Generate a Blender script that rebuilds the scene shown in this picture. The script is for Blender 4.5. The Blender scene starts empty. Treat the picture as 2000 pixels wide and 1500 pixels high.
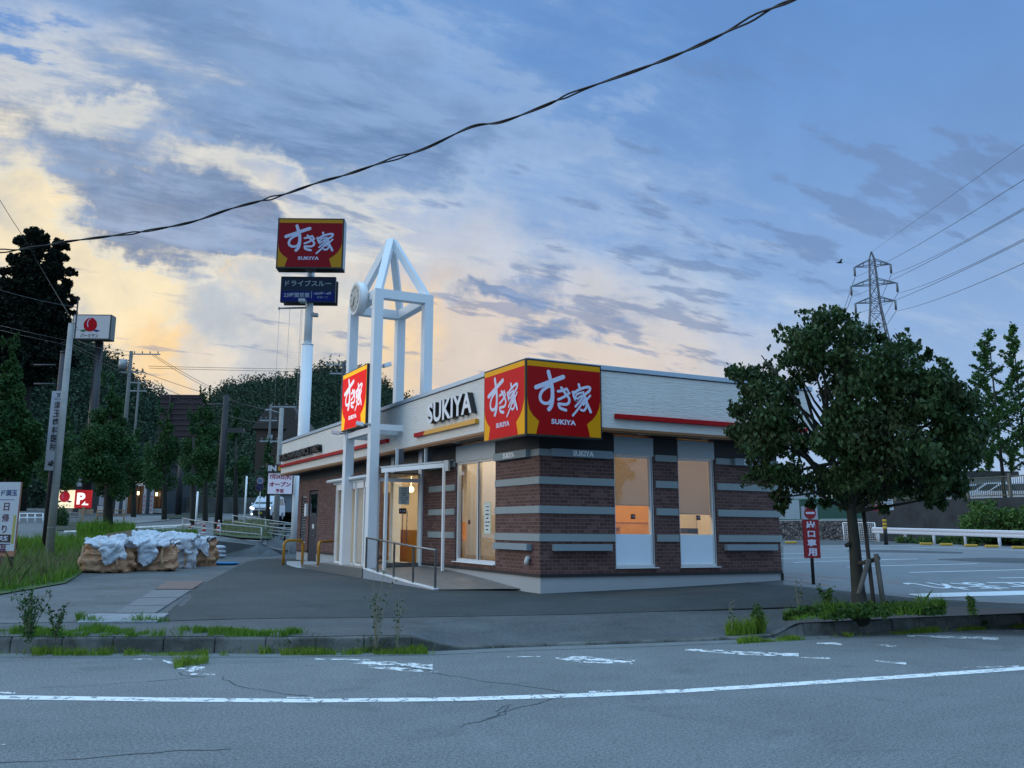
import bpy, bmesh, math, random
import numpy as np
from mathutils import Vector, Matrix
random.seed(7); RNG=np.random.default_rng(7)
S=bpy.context.scene
# ---------------------------------------------------------------- camera
F=1722.6341; TH=0.4458; PI_=0.1874; RO=0.0099; CX,CY=1000-76.28,750-45.67
def _toB(v):
    c,s=math.cos(TH),math.sin(TH); return Vector((c*v[0]+s*v[1],-s*v[0]+c*v[1],v[2]))
_cp,_sp,_cr,_sr=math.cos(PI_),math.sin(PI_),math.cos(RO),math.sin(RO)
_f=Vector((0,_cp,_sp)); _r=Vector((1,0,0)); _u=_r.cross(_f)
RX=_toB(_cr*_r+_sr*_u); UX=_toB(-_sr*_r+_cr*_u); WX=_toB(_f)
CAM=Vector((-8.97596597,-15.60230864,1.58193109))
cd=bpy.data.cameras.new("Camera"); co=bpy.data.objects.new("Camera",cd); S.collection.objects.link(co)
co.matrix_world=Matrix(((RX.x,UX.x,-WX.x,CAM.x),(RX.y,UX.y,-WX.y,CAM.y),(RX.z,UX.z,-WX.z,CAM.z),(0,0,0,1)))
cd.sensor_width=36; cd.lens=F/2000*36; cd.shift_x=76.28/2000; cd.shift_y=-45.67/2000
cd.clip_start=.1; cd.clip_end=5000; S.camera=co
def ray(px,py): return RX*((px-CX)/F)-UX*((py-CY)/F)+WX
def P(px,py,u=None,v=None,z=None):
    d=ray(px,py)
    i,val=(0,u) if u is not None else ((1,v) if v is not None else (2,z))
    return CAM+d*((val-CAM[i])/d[i])
def at(px,py,D):
    d=ray(px,py); return CAM+d*(D/math.hypot(d.x,d.y))
def W(n,D): return n*D/F
# ---------------------------------------------------------------- world
wd=bpy.data.worlds.new("World"); S.world=wd; wd.use_nodes=True
NT=wd.node_tree; NT.nodes.clear()
class N:
    def __init__(s,o): s.o=o
    def __add__(s,b): return mth('ADD',s,b)
    def __sub__(s,b): return mth('SUBTRACT',s,b)
    def __mul__(s,b): return mth('MULTIPLY',s,b)
    __radd__=__add__; __rmul__=__mul__
    def __rsub__(s,b): return mth('SUBTRACT',b,s)
    def __truediv__(s,b): return mth('DIVIDE',s,b)
CUR=[NT]
def nn(t): return CUR[0].nodes.new(t)
def setin(sock,v):
    if isinstance(v,N): CUR[0].links.new(v.o,sock)
    else: sock.default_value=v
def mth(op,a,b=0.0,c=None,clamp=False):
    n=nn('ShaderNodeMath'); n.operation=op; n.use_clamp=clamp
    setin(n.inputs[0],a); setin(n.inputs[1],b)
    if c is not None: setin(n.inputs[2],c)
    return N(n.outputs[0])
def sstep(x,a,b):
    n=nn('ShaderNodeMapRange'); n.interpolation_type='SMOOTHSTEP'
    setin(n.inputs[0],x); setin(n.inputs[1],a); setin(n.inputs[2],b); return N(n.outputs[0])
def mixc(f,a,b,mode='MIX'):
    n=nn('ShaderNodeMix'); n.data_type='RGBA'; n.blend_type=mode
    setin(n.inputs[0],f)
    for s_,v in ((n.inputs[6],a),(n.inputs[7],b)):
        if isinstance(v,tuple): s_.default_value=(*v,1) if len(v)==3 else v
        else: setin(s_,v)
    return N(n.outputs[2])
def noise(vec,scale,det=6,rough=.55,dist=0,lac=2.0):
    n=nn('ShaderNodeTexNoise'); setin(n.inputs['Vector'],vec); n.inputs['Scale'].default_value=scale
    n.inputs['Detail'].default_value=det; n.inputs['Roughness'].default_value=rough; n.inputs['Distortion'].default_value=dist
    n.inputs['Lacunarity'].default_value=lac
    return N(n.outputs['Fac'])
def comb(x,y,z):
    n=nn('ShaderNodeCombineXYZ'); setin(n.inputs[0],x); setin(n.inputs[1],y); setin(n.inputs[2],z); return N(n.outputs[0])
def sep(v):
    n=nn('ShaderNodeSeparateXYZ'); setin(n.inputs[0],v); return [N(o) for o in n.outputs]
def dot(v,w):
    n=nn('ShaderNodeVectorMath'); n.operation='DOT_PRODUCT'; setin(n.inputs[0],v)
    if isinstance(w,N): setin(n.inputs[1],w)
    else: n.inputs[1].default_value=tuple(w)
    return N(n.outputs['Value'])
def srgb(r,g,b):
    f=lambda c:((c/255+.055)/1.055)**2.4 if c>10 else c/255/12.92
    return (f(r),f(g),f(b))
tc=nn('ShaderNodeTexCoord'); dirv=N(tc.outputs['Generated'])
dx,dy,dz=sep(dirv)
SUN_AZ=at(330,700,10)-CAM; SUN_EL=math.radians(6)
sd=Vector((SUN_AZ.x,SUN_AZ.y,0)).normalized()
sun_rot=math.atan2(sd.x,sd.y)
sky=nn('ShaderNodeTexSky'); sky.sky_type='NISHITA'; sky.sun_disc=False; sky.sun_elevation=SUN_EL; sky.sun_rotation=sun_rot
sky.air_density=1.0; sky.dust_density=1.0; sky.ozone_density=2.0
skyc=N(sky.outputs[0])
def blob(px,py,rad,pw=1.0):
    """soft disc of sky round a direction; rad in degrees"""
    d=ray(px,py).normalized(); c=math.cos(math.radians(rad))
    return sstep(dot(dirv,d),c,1.0)
def ell(px,py,ax,ay,rot=0):
    """elliptic soft patch: semi-axes in degrees, long axis tilted rot degrees from the horizontal"""
    d=ray(px,py).normalized(); e1=Vector((d.y,-d.x,0)).normalized(); e2=e1.cross(d)*1.0
    if e2.z<0: e2=-e2
    r=math.radians(rot); a=e1*math.cos(r)+e2*math.sin(r); b=-e1*math.sin(r)+e2*math.cos(r)
    A=math.sin(math.radians(ax)); B=math.sin(math.radians(ay))
    q=dot(dirv,a)/A; w=dot(dirv,b)/B
    fr=sstep(dot(dirv,d),0.0,0.2)
    return mth('MULTIPLY',1.0-sstep(q*q+w*w,0.0,1.0),fr)
# cloud-plane coordinates, stretched along the wind
hz=mth('MAXIMUM',dz,0.0)+0.22
e1=_toB(Vector((1,0,0))); e2=_toB(Vector((0,1,0)))
cx=dot(dirv,e1)/hz; cy=dot(dirv,e2)/hz
ca,sa=math.cos(math.radians(24)),math.sin(math.radians(24))
cu=(cx*ca+cy*sa); cv=(cy*ca-cx*sa)
n1=noise(comb(cu*0.70,cv*1.35,0.0),3.0,10,.62,.2)
n2=noise(comb(cu*0.55,cv*1.45,7.3),6.5,9,.66,.25)
n3=noise(dirv,9,9,.60,.25); n4=noise(dirv,21,7,.62,.3)
# ragged edges for every patch: the direction is jittered by noise
def nvec(v,sc,det):
    n=nn('ShaderNodeTexNoise'); setin(n.inputs['Vector'],v); n.inputs['Scale'].default_value=sc; n.inputs['Detail'].default_value=det
    n.inputs['Roughness'].default_value=.6; return N(n.outputs['Color'])
def vm(op,a,b):
    n=nn('ShaderNodeVectorMath'); n.operation=op; setin(n.inputs[0],a)
    if isinstance(b,N): setin(n.inputs[1],b)
    else: n.inputs[1].default_value=b
    return N(n.outputs[0])
RAW=dirv
dirv=vm('ADD',vm('ADD',RAW,vm('MULTIPLY',vm('SUBTRACT',nvec(RAW,5.5,9),(.5,.5,.5)),(.24,.24,.15))),vm('MULTIPLY',vm('SUBTRACT',nvec(RAW,26,6),(.5,.5,.5)),(.07,.07,.05)))
el=dz
base=mixc(sstep(el,0.02,0.55),srgb(158,190,232),srgb(104,150,212))
base=mixc(0.10,base,mixc(1.0,skyc,(0.10,0.10,0.10),'MULTIPLY'))
# soft pale veil over the left and middle
vr=ell(800,470,34,16,-8)*.9+ell(450,130,36,12,0)*.45+ell(1450,600,16,7,6)*.3
veil=sstep(n2*.55+n1*.45+vr*.20-ell(1650,250,26,16,8)*.10,.46,.78)
base=mixc(mth('MINIMUM',veil*.85,.78),base,mixc(sstep(el,.20,.48),srgb(192,208,228),srgb(146,180,222)))
# warm glow low on the left and behind the shop
g1=ell(210,560,23,12,-12); g2=ell(930,750,22,10,-4); g3=ell(60,420,13,6,-32); g5=ell(980,620,22,8,-14)
base=mixc(mth('MINIMUM',g5*.8,.55),base,srgb(214,214,218))
base=mixc(mth('MINIMUM',g1*1.2,.78),base,srgb(218,213,202))
base=mixc(g2*.66,base,srgb(234,210,184))
cum=sstep(n3*.6+n4*.4+g3*.30,.56,.80)
base=mixc(cum*mth('MINIMUM',g3*1.8,.8),base,srgb(252,234,194))
base=mixc(sstep(n3*.6+n4*.4,.46,.60)*mth('MINIMUM',g1*1.3,1.0)*.55,base,srgb(250,230,192))
base=mixc(sstep(n3,.50,.62)*ell(400,640,9,6,40)*.8,base,srgb(255,216,158))
g4=ell(700,690,8,5,30)
base=mixc(mth('MINIMUM',g4*1.4,.65)*sstep(n3*.5+n4*.5,.36,.60),base,srgb(250,216,162))
cbr=ell(540,640,8,6,15)
cb=sstep(n3*.45+n4*.25+cbr*.7,.56,.80)
base=mixc(cb*.6,base,mixc(sstep(n3,.4,.6),srgb(178,194,212),srgb(208,214,220)))
# dark blue-grey stratus, broken into many small streaks
reg=ell(1050,520,20,8,8)*.26+ell(230,330,22,6,-6)*.62+ell(640,200,24,8,-10)*.50+ell(150,120,26,9,0)*.45+ell(330,430,8,3.4,0)*.95+ell(480,492,5,2.2,0)*1.0+ell(930,240,16,6,-8)*.45+ell(1150,450,7,3.4,12)*.85+ell(1030,565,4.5,1.8,0)*.95+ell(930,585,4,1.5,0)*.85+ell(1330,600,13,4.5,14)*.75+ell(1660,395,9,3.6,8)*.85+ell(1470,482,5,2,0)*.85+ell(1900,330,10,4,14)*.5+ell(1250,250,8,4.5,0)*.6+ell(1080,650,3,1.4,0)*.85+ell(320,530,3.5,1.4,-20)*.8+ell(1500,700,12,3,0)*.3
clear=ell(1650,230,26,17,8)*1.25+ell(1800,600,20,10,0)*1.2+ell(1350,330,12,7,0)*.5+ell(850,710,26,5,0)*.9+ell(60,400,8,3.5,-32)*1.3+ell(210,240,6,1.8,0)*.9+ell(480,372,7,2.0,-10)*1.0+ell(250,570,16,5,0)*.8+ell(1050,400,8,4,0)*.7
q=n1*.5+n2*.5+reg*.19-clear*.13
dk=sstep(q,.555,.73)
rim=sstep(q,.50,.575)*(1.0-dk)
lit=mth('MINIMUM',ell(300,380,24,12,-8)*1.6,1.0)
base=mixc(rim*(lit*.50+.16),base,mixc(lit,srgb(186,204,228),srgb(228,226,216)))
dcol=mixc(sstep(n2,.38,.66),srgb(94,126,170),srgb(136,166,208))
dcol=mixc(ell(1700,350,30,20,0)*.5,dcol,srgb(122,154,202))
base=mixc(dk*.84,base,dcol)
n5=noise(comb(cu*.9,cv*2.4,3.1),5.0,7,.56,.15)
R2=ell(1640,400,10,5,8)+ell(1900,330,11,5,12)*.9+ell(1330,610,13,5.5,10)+ell(1240,260,8,4,0)*.8+ell(1150,450,8,4,10)*.9+ell(1470,490,6,3,0)*.8+ell(960,570,8,3.5,0)*.7
pf=sstep(n5+n4*.12+R2*.075,.645,.75)*mth('MINIMUM',ell(1000,520,38,15,4)*1.4+ell(300,420,16,9,0)*1.0+R2*1.8,1.0)
base=mixc(pf*.58,base,srgb(110,136,178))
tex=1.0+(n4-.5)*.34*mth('MINIMUM',g1*1.6+g5*.8+cbr,1.0)+(n3-.5)*.22
base=mixc(1.0,base,comb(tex,tex,tex),'MULTIPLY')
dirv=RAW
# dome outside the picture: fill brightness added overhead and behind, blue-white, and at left
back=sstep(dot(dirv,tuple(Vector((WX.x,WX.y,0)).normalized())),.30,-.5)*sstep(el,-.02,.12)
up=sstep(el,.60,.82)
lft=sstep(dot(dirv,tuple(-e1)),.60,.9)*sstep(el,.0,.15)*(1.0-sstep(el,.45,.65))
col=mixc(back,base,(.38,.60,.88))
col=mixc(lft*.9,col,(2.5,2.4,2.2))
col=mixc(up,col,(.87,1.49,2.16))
below=sstep(el,-.02,.0)
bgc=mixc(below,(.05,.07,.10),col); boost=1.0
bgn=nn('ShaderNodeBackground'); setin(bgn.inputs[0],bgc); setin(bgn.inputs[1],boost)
ow=nn('ShaderNodeOutputWorld'); NT.links.new(bgn.outputs[0],ow.inputs[0])
# ---------------------------------------------------------------- sun (behind the cloud bank)
sl=bpy.data.lights.new("Sun",'SUN'); sl.energy=.5; sl.angle=math.radians(25); sl.color=(1,.80,.58)
so=bpy.data.objects.new("Sun",sl); S.collection.objects.link(so)
sv=Vector((sd.x*math.cos(SUN_EL),sd.y*math.cos(SUN_EL),math.sin(SUN_EL)))
so.rotation_euler=sv.to_track_quat('Z','Y').to_euler()
S.view_settings.view_transform='Standard'; S.view_settings.look='None'; S.view_settings.exposure=0; S.view_settings.gamma=1
S.render.engine='CYCLES'
S.render.resolution_x=1024; S.render.resolution_y=768
S.cycles.max_bounces=6; S.cycles.transparent_max_bounces=16
# ---------------------------------------------------------------- helpers
COL=S.collection
def obj(name,data,parent=None):
    o=bpy.data.objects.new(name,data); COL.objects.link(o)
    if parent: o.parent=parent
    return o
def tag(o,label=None,cat=None,group=None,kind=None):
    if label: o['label']=label
    if cat: o['category']=cat
    if group: o['group']=group
    if kind: o['kind']=kind
    return o
def thing(name,label,cat,loc=(0,0,0),group=None):
    o=obj(name,None); o.location=loc; o.empty_display_size=.2
    bpy.context.view_layer.update()
    return tag(o,label,cat,group)
class MB:
    def __init__(s): s.v=[]; s.f=[]; s.m=[]; s.sm=[]
    def add(s,vs,fs,mi=0,smooth=False):
        k=len(s.v); s.v+= [tuple(v) for v in vs]; s.f+=[tuple(i+k for i in f) for f in fs]; s.m+=[mi]*len(fs); s.sm+=[smooth]*len(fs)
        return s
    def box(s,a,b,mi=0):
        x0,y0,z0=a; x1,y1,z1=b
        if x0>x1:x0,x1=x1,x0
        if y0>y1:y0,y1=y1,y0
        if z0>z1:z0,z1=z1,z0
        return s.add([(x0,y0,z0),(x1,y0,z0),(x1,y1,z0),(x0,y1,z0),(x0,y0,z1),(x1,y0,z1),(x1,y1,z1),(x0,y1,z1)],
          [(0,3,2,1),(4,5,6,7),(0,1,5,4),(1,2,6,5),(2,3,7,6),(3,0,4,7)],mi)
    def obox(s,o,ex,ey,ez,a,b,mi=0):
        """box in a local frame: o + x*ex + y*ey + z*ez"""
        k=[]
        for z in (a[2],b[2]):
            for x,y in ((a[0],a[1]),(b[0],a[1]),(b[0],b[1]),(a[0],b[1])):
                k.append(Vector(o)+ex*x+ey*y+ez*z)
        return s.add(k,[(0,3,2,1),(4,5,6,7),(0,1,5,4),(1,2,6,5),(2,3,7,6),(3,0,4,7)],mi)
    def beam(s,p,q,w,h=None,mi=0,up=(0,0,1)):
        h=h or w; p=Vector(p);q=Vector(q);d=(q-p); L=d.length; d.normalize(); up=Vector(up)
        if abs(d.dot(up))>.98: up=Vector((1,0,0))
        x=d.cross(up).normalized(); y=x.cross(d).normalized()
        return s.obox(p,x,y,d,(-w/2,-h/2,0),(w/2,h/2,L),mi)
    def tube(s,pts,r,n=8,mi=0,cap=True,smooth=True):
        pts=[Vector(p) for p in pts]; rs=r if isinstance(r,(list,tuple)) else [r]*len(pts)
        k=len(s.v); ref=None
        for i,p in enumerate(pts):
            a=pts[max(i-1,0)]; b=pts[min(i+1,len(pts)-1)]; d=(b-a).normalized()
            if ref is None:
                ref=Vector((0,0,1)) if abs(d.z)<.9 else Vector((1,0,0))
            x=d.cross(ref).normalized(); y=x.cross(d).normalized(); ref=y if abs(d.dot(y))<.9 else ref
            for j in range(n):
                t=2*math.pi*j/n; s.v.append(tuple(p+x*(rs[i]*math.cos(t))+y*(rs[i]*math.sin(t))))
        for i in range(len(pts)-1):
            for j in range(n):
                a=k+i*n+j; b=k+i*n+(j+1)%n; s.f.append((a,b,b+n,a+n)); s.m.append(mi); s.sm.append(smooth)
        if cap:
            s.f.append(tuple(k+j for j in range(n))[::-1]); s.m.append(mi); s.sm.append(False)
            s.f.append(tuple(k+(len(pts)-1)*n+j for j in range(n))); s.m.append(mi); s.sm.append(False)
        return s
    def sphere(s,c,r,n=10,mi=0,sc=(1,1,1)):
        c=Vector(c);k=len(s.v);m=n//2
        for i in range(m+1):
            a=math.pi*i/m
            for j in range(n):
                t=2*math.pi*j/n; s.v.append((c.x+r*sc[0]*math.sin(a)*math.cos(t),c.y+r*sc[1]*math.sin(a)*math.sin(t),c.z+r*sc[2]*math.cos(a)))
        for i in range(m):
            for j in range(n):
                a=k+i*n+j;b=k+i*n+(j+1)%n; s.f.append((a,a+n,b+n,b)); s.m.append(mi); s.sm.append(True)
        return s
    def disc(s,c,ex,ey,r,n=24,mi=0,ry=None):
        c=Vector(c); vs=[c+ex*(r*math.cos(2*math.pi*j/n))+ey*((ry or r)*math.sin(2*math.pi*j/n)) for j in range(n)]
        return s.add(vs,[tuple(range(n))],mi)
    def prism(s,poly,n,d,mi=0):
        """polygon (list of Vectors) pushed along n by d"""
        k=len(poly); n=Vector(n); vs=[Vector(p) for p in poly]+[Vector(p)+n*d for p in poly]
        return s.add(vs,[tuple(range(k))[::-1],tuple(range(k,2*k))]+[(i,(i+1)%k,(i+1)%k+k,i+k) for i in range(k)],mi)
    def build(s,name,mats,parent=None,bevel=0):
        me=bpy.data.meshes.new(name); me.from_pydata(s.v,[],s.f)
        if not isinstance(mats,(list,tuple)): mats=[mats]
        for m in mats: me.materials.append(m)
        me.polygons.foreach_set('material_index',s.m); me.polygons.foreach_set('use_smooth',s.sm); me.update()
        o=obj(name,me)
        if parent:
            o.parent=parent; o.matrix_parent_inverse=parent.matrix_world.inverted()
        if bevel:
            b=o.modifiers.new('b','BEVEL'); b.width=bevel; b.segments=2; b.limit_method='ANGLE'
        return o
def solo(name,mb,mats,label,cat,group=None,bevel=0,kind=None):
    return tag(mb.build(name,mats,None,bevel),label,cat,group,kind)
def struct(name,mb,mats,label=None): return tag(mb.build(name,mats),label,None,None,'structure')
def npmesh(name,verts,nq,mat,parent=None,tri=False):
    """mesh from a numpy array of separate faces of nq vertices each"""
    n=len(verts); me=bpy.data.meshes.new(name); me.vertices.add(n); me.vertices.foreach_set('co',verts.astype(np.float32).ravel())
    nf=n//nq; me.loops.add(n); me.loops.foreach_set('vertex_index',np.arange(n,dtype=np.int32))
    me.polygons.add(nf); me.polygons.foreach_set('loop_start',np.arange(0,n,nq,dtype=np.int32))
    me.materials.append(mat); me.update(calc_edges=True)
    o=obj(name,me)
    if parent: o.parent=parent; o.matrix_parent_inverse=parent.matrix_world.inverted()
    return o
# text and outlines -------------------------------------------------
def text_mb(s,size=1.0,extrude=0.0,bold=0.0,spacing=1.0,align='CENTER',sx=1.0):
    c=bpy.data.curves.new('t','FONT'); c.body=s; c.size=size; c.extrude=extrude; c.offset=bold; c.space_character=spacing
    c.align_x=align; c.align_y='CENTER'; c.resolution_u=3
    o=bpy.data.objects.new('t',c); COL.objects.link(o); bpy.context.view_layer.update()
    me=bpy.data.meshes.new_from_object(o.evaluated_get(bpy.context.evaluated_depsgraph_get()))
    vs=[(v.co.x*sx,v.co.y,v.co.z) for v in me.vertices]; fs=[tuple(p.vertices) for p in me.polygons]
    bpy.data.objects.remove(o); bpy.data.curves.remove(c); bpy.data.meshes.remove(me)
    return vs,fs
def put_text(mb,s,o,ex,ey,n,height,extrude=.002,bold=0.0,mi=0,width=None,spacing=1.0,align='CENTER'):
    """writes s centred at o; height = cap height; fitted to width when given"""
    vs,fs=text_mb(s,1.0,extrude/height*.7 if height else 0,bold,spacing,align)
    if not vs: return
    xs=[v[0] for v in vs]; ys=[v[1] for v in vs]; h=max(ys)-min(ys); w=max(xs)-min(xs); k=height/h; kx=(width/w) if width else k
    mx=(max(xs)+min(xs))/2 if align=='CENTER' else min(xs); my=(max(ys)+min(ys))/2
    o=Vector(o)
    mb.add([o+ex*((v[0]-mx)*kx)+ey*((v[1]-my)*k)+n*(v[2]*k*1.43+extrude) for v in vs],fs,mi)
def stroke(mb,pts,w,o,ex,ey,n,off,mi=0,smooth=True):
    """brush stroke with round ends in the plane o,ex,ey"""
    P2=[Vector((p[0],p[1])) for p in pts]
    if smooth and len(P2)>2:
        Q=[]
        for i in range(len(P2)-1):
            p0=P2[max(i-1,0)];p1=P2[i];p2=P2[i+1];p3=P2[min(i+2,len(P2)-1)]
            for k in range(6):
                t=k/6; Q.append(.5*((2*p1)+(p2-p0)*t+(2*p0-5*p1+4*p2-p3)*t*t+(3*p1-p0-3*p2+p3)*t**3))
        Q.append(P2[-1]); P2=Q
    L=[];R=[]
    for i,p in enumerate(P2):
        d=(P2[min(i+1,len(P2)-1)]-P2[max(i-1,0)]).normalized(); nn_=Vector((-d.y,d.x))
        L.append(p+nn_*w/2); R.append(p-nn_*w/2)
    o=Vector(o); T=lambda q:o+ex*q.x+ey*q.y+n*off
    m=len(P2); mb.add([T(q) for q in L]+[T(q) for q in R],[(i,i+1,m+i+1,m+i) for i in range(m-1)],mi)
    for e in (0,-1):
        c=P2[e]; mb.add([T(c+Vector((math.cos(t),math.sin(t)))*w/2)+n*.0006 for t in [2*math.pi*j/14 for j in range(14)]],[tuple(range(14))],mi)
# ---------------------------------------------------------------- materials
MATS={}
def newmat(name):
    m=bpy.data.materials.new(name); m.use_nodes=True; CUR[0]=m.node_tree; m.node_tree.nodes.clear()
    out=nn('ShaderNodeOutputMaterial'); b=nn('ShaderNodeBsdfPrincipled'); m.node_tree.links.new(b.outputs[0],out.inputs[0])
    return m,b,out
def wpos():
    return N(nn('ShaderNodeNewGeometry').outputs['Position'])
def bump(h,strength,dist=.02):
    n=nn('ShaderNodeBump'); n.inputs['Strength'].default_value=strength; n.inputs['Distance'].default_value=dist; setin(n.inputs['Height'],h); return N(n.outputs[0])
def mat(name,col,rough=.7,var=.12,scale=3.0,metal=0.0,emit=0.0,bmp=0.0,bscale=40,spec=.5,ecol=None,alpha=None):
    if name in MATS: return MATS[name]
    m,b,out=newmat(name)
    if var or bmp: p=wpos()
    if var:
        f=noise(p,scale,5,.6); f2=noise(p,scale*9,3,.6)
        k=(f-.5)*2.0*var+(f2-.5)*var+1.0
        c=mixc(1.0,tuple(col),comb(k,k,k),'MULTIPLY'); setin(b.inputs['Base Color'],c)
        setin(b.inputs['Roughness'],mth('ADD',(f2-.5)*.25,rough,clamp=True))
    else:
        b.inputs['Base Color'].default_value=(*col,1); b.inputs['Roughness'].default_value=rough
    b.inputs['Metallic'].default_value=metal; b.inputs['Specular IOR Level'].default_value=spec
    if emit:
        b.inputs['Emission Color'].default_value=(*(ecol or col),1); b.inputs['Emission Strength'].default_value=emit
    if bmp: setin(b.inputs['Normal'],bump(noise(p,bscale,4,.6),bmp,.01))
    MATS[name]=m; return m
def mat_asphalt(name,col,speck=.5,blot=.25,cracks=0.0,scale=1.0,tint=None):
    m,b,out=newmat(name); p=wpos()
    f=noise(p,85,2,.7); g=noise(p,34,3,.65); bl=noise(p,.45,5,.6,.6); b2=noise(p,2.3,5,.65)
    px,py,pz=sep(p); st=noise(comb(px*.25,py*1.6,0.0),1.2,4,.6)
    gr=sstep(f,.36,.64)-.5; g2=sstep(g,.34,.66)-.5
    k=1.0+gr*speck*.62+g2*speck*.42+(bl-.5)*blot*2.4+(b2-.5)*blot*1.2+(st-.5)*blot
    k=k*(1.0-sstep(noise(p,.9,5,.7,.8),.56,.66)*.16*(1+0*blot))*(1.0+sstep(noise(p,1.7,5,.7,.5),.60,.70)*.12)
    c=mixc(1.0,tuple(col),comb(k,k,k),'MULTIPLY')
    if tint: c=mixc(sstep(bl,.52,.68)*.6,c,tint)
    h=g*.4+f*.6
    if cracks:
        v=nn('ShaderNodeTexVoronoi'); v.feature='DISTANCE_TO_EDGE'; v.inputs['Scale'].default_value=.33
        wn=nn('ShaderNodeTexNoise'); setin(wn.inputs['Vector'],p); wn.inputs['Scale'].default_value=1.7; wn.inputs['Detail'].default_value=8; wn.inputs['Roughness'].default_value=.65
        vv=nn('ShaderNodeVectorMath'); vv.operation='MULTIPLY_ADD'; setin(vv.inputs[0],N(wn.outputs['Color'])); vv.inputs[1].default_value=(1.4,1.4,1.4); setin(vv.inputs[2],p)
        setin(v.inputs['Vector'],N(vv.outputs[0])); d=N(v.outputs['Distance'])
        cr=(1.0-sstep(d,.0,.008))*sstep(noise(p,.35,2,.5),.50,.60)*cracks
        c=mixc(cr,c,(.012,.012,.013)); h=h-cr*1.5
    setin(b.inputs['Base Color'],c); b.inputs['Roughness'].default_value=.88; b.inputs['Specular IOR Level'].default_value=.35
    setin(b.inputs['Normal'],bump(h,.55,.008)); MATS[name]=m; return m
def mat_paint(name,col,wear=.5,scale=9):
    """road paint, worn through to what lies below"""
    m,b,out=newmat(name); p=wpos(); k=1.0+(noise(p,30,3,.6)-.5)*.4
    setin(b.inputs['Base Color'],mixc(1.0,tuple(col),comb(k,k,k),'MULTIPLY')); b.inputs['Roughness'].default_value=.75
    a=sstep(noise(p,scale,8,.72,.5)+(noise(p,scale*7,2,.6)-.5)*.25,wear-.04,wear+.03)
    t=nn('ShaderNodeBsdfTransparent'); mx=nn('ShaderNodeMixShader'); setin(mx.inputs[0],a)
    l=m.node_tree.links; l.new(t.outputs[0],mx.inputs[1]); l.new(b.outputs[0],mx.inputs[2]); l.new(mx.outputs[0],out.inputs[0])
    MATS[name]=m; return m
def mat_brick(name,c1,c2,c3,mort,bw=.19,bh=.074):
    m,b,out=newmat(name); p=wpos(); x,y,z=sep(p)
    br=nn('ShaderNodeTexBrick'); setin(br.inputs['Vector'],comb(x-y,z-.018,0.0))
    br.inputs['Scale'].default_value=1; br.inputs['Brick Width'].default_value=bw; br.inputs['Row Height'].default_value=bh
    br.inputs['Mortar Size'].default_value=.0062; br.inputs['Mortar Smooth'].default_value=.25; br.inputs['Bias'].default_value=0
    br.inputs['Color1'].default_value=(0,0,0,1); br.inputs['Color2'].default_value=(1,1,1,1); br.inputs['Mortar'].default_value=(.5,.5,.5,1)
    br.offset=.5
    r=sep(N(br.outputs['Color']))[0]; mo=N(br.outputs['Fac'])
    c=mixc(sstep(r,.15,.6),c1,c2); c=mixc(sstep(r,.72,.95),c,c3)
    k=1.0+(noise(p,26,4,.65)-.5)*.5+(noise(p,.8,3,.6)-.5)*.3
    c=mixc(1.0,c,comb(k,k,k),'MULTIPLY'); c=mixc(mo*.8,c,mort)
    setin(b.inputs['Base Color'],c); b.inputs['Roughness'].default_value=.72
    setin(b.inputs['Normal'],bump(noise(p,60,4,.6)*.35-mo*1.1+r*.35,.7,.008)); MATS[name]=m; return m
def mat_leaf(name,c1,c2,c3,trans=.25,rough=.6):
    m,b,out=newmat(name); g=nn('ShaderNodeNewGeometry'); r=N(g.outputs['Random Per Island']); p=N(g.outputs['Position'])
    f=noise(p,1.1,3,.6)
    c=mixc(r,c1,c2); c=mixc(sstep(f,.45,.65)*.6,c,c3)
    k=.75+r*.5; c=mixc(1.0,c,comb(k,k,k),'MULTIPLY')
    setin(b.inputs['Base Color'],c); b.inputs['Roughness'].default_value=rough; b.inputs['Specular IOR Level'].default_value=.22
    t=nn('ShaderNodeBsdfTranslucent'); setin(t.inputs[0],c); mx=nn('ShaderNodeMixShader'); mx.inputs[0].default_value=trans
    l=m.node_tree.links; l.new(b.outputs[0],mx.inputs[1]); l.new(t.outputs[0],mx.inputs[2]); l.new(mx.outputs[0],out.inputs[0])
    MATS[name]=m; return m
def mat_glass(name,tint=(.8,.9,.9),clear=.82,rough=.02):
    m,b,out=newmat(name); t=nn('ShaderNodeBsdfTransparent'); t.inputs[0].default_value=(*tint,1)
    g=nn('ShaderNodeBsdfGlossy'); g.inputs['Roughness'].default_value=rough; g.inputs['Color'].default_value=(.9,.95,1,1)
    fr=nn('ShaderNodeLayerWeight'); fr.inputs[0].default_value=.5
    mx=nn('ShaderNodeMixShader'); setin(mx.inputs[0],mth('MULTIPLY_ADD',mth('POWER',N(fr.outputs['Facing']),4.0),.7,1-clear))
    l=m.node_tree.links; l.new(t.outputs[0],mx.inputs[1]); l.new(g.outputs[0],mx.inputs[2]); l.new(mx.outputs[0],out.inputs[0])
    MATS[name]=m; return m
white=mat('white_paint',(.80,.82,.84),.35,.04,2)
steelw=mat('white_steel',(.78,.81,.84),.4,.07,1.5)
polem=mat('far_pole',(.13,.135,.13),.8,.2,3)
frame=mat('silver_frame',(.62,.65,.68),.35,.04,2)
grey=mat('grey_panel',(.26,.31,.325),.55,.06,1)
black=mat('black',(.012,.012,.014),.5,.1)
darkm=mat('dark_metal',(.03,.032,.038),.45,.15)
conc=mat('concrete',(.30,.30,.29),.85,.35,2.0,bmp=.4,bscale=25)
concd=mat('old_concrete',(.105,.11,.105),.9,.75,1.8,bmp=.5,bscale=22)
plinthm=mat('plinth_render',(.36,.38,.40),.8,.08,1.2,bmp=.15)
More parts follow.
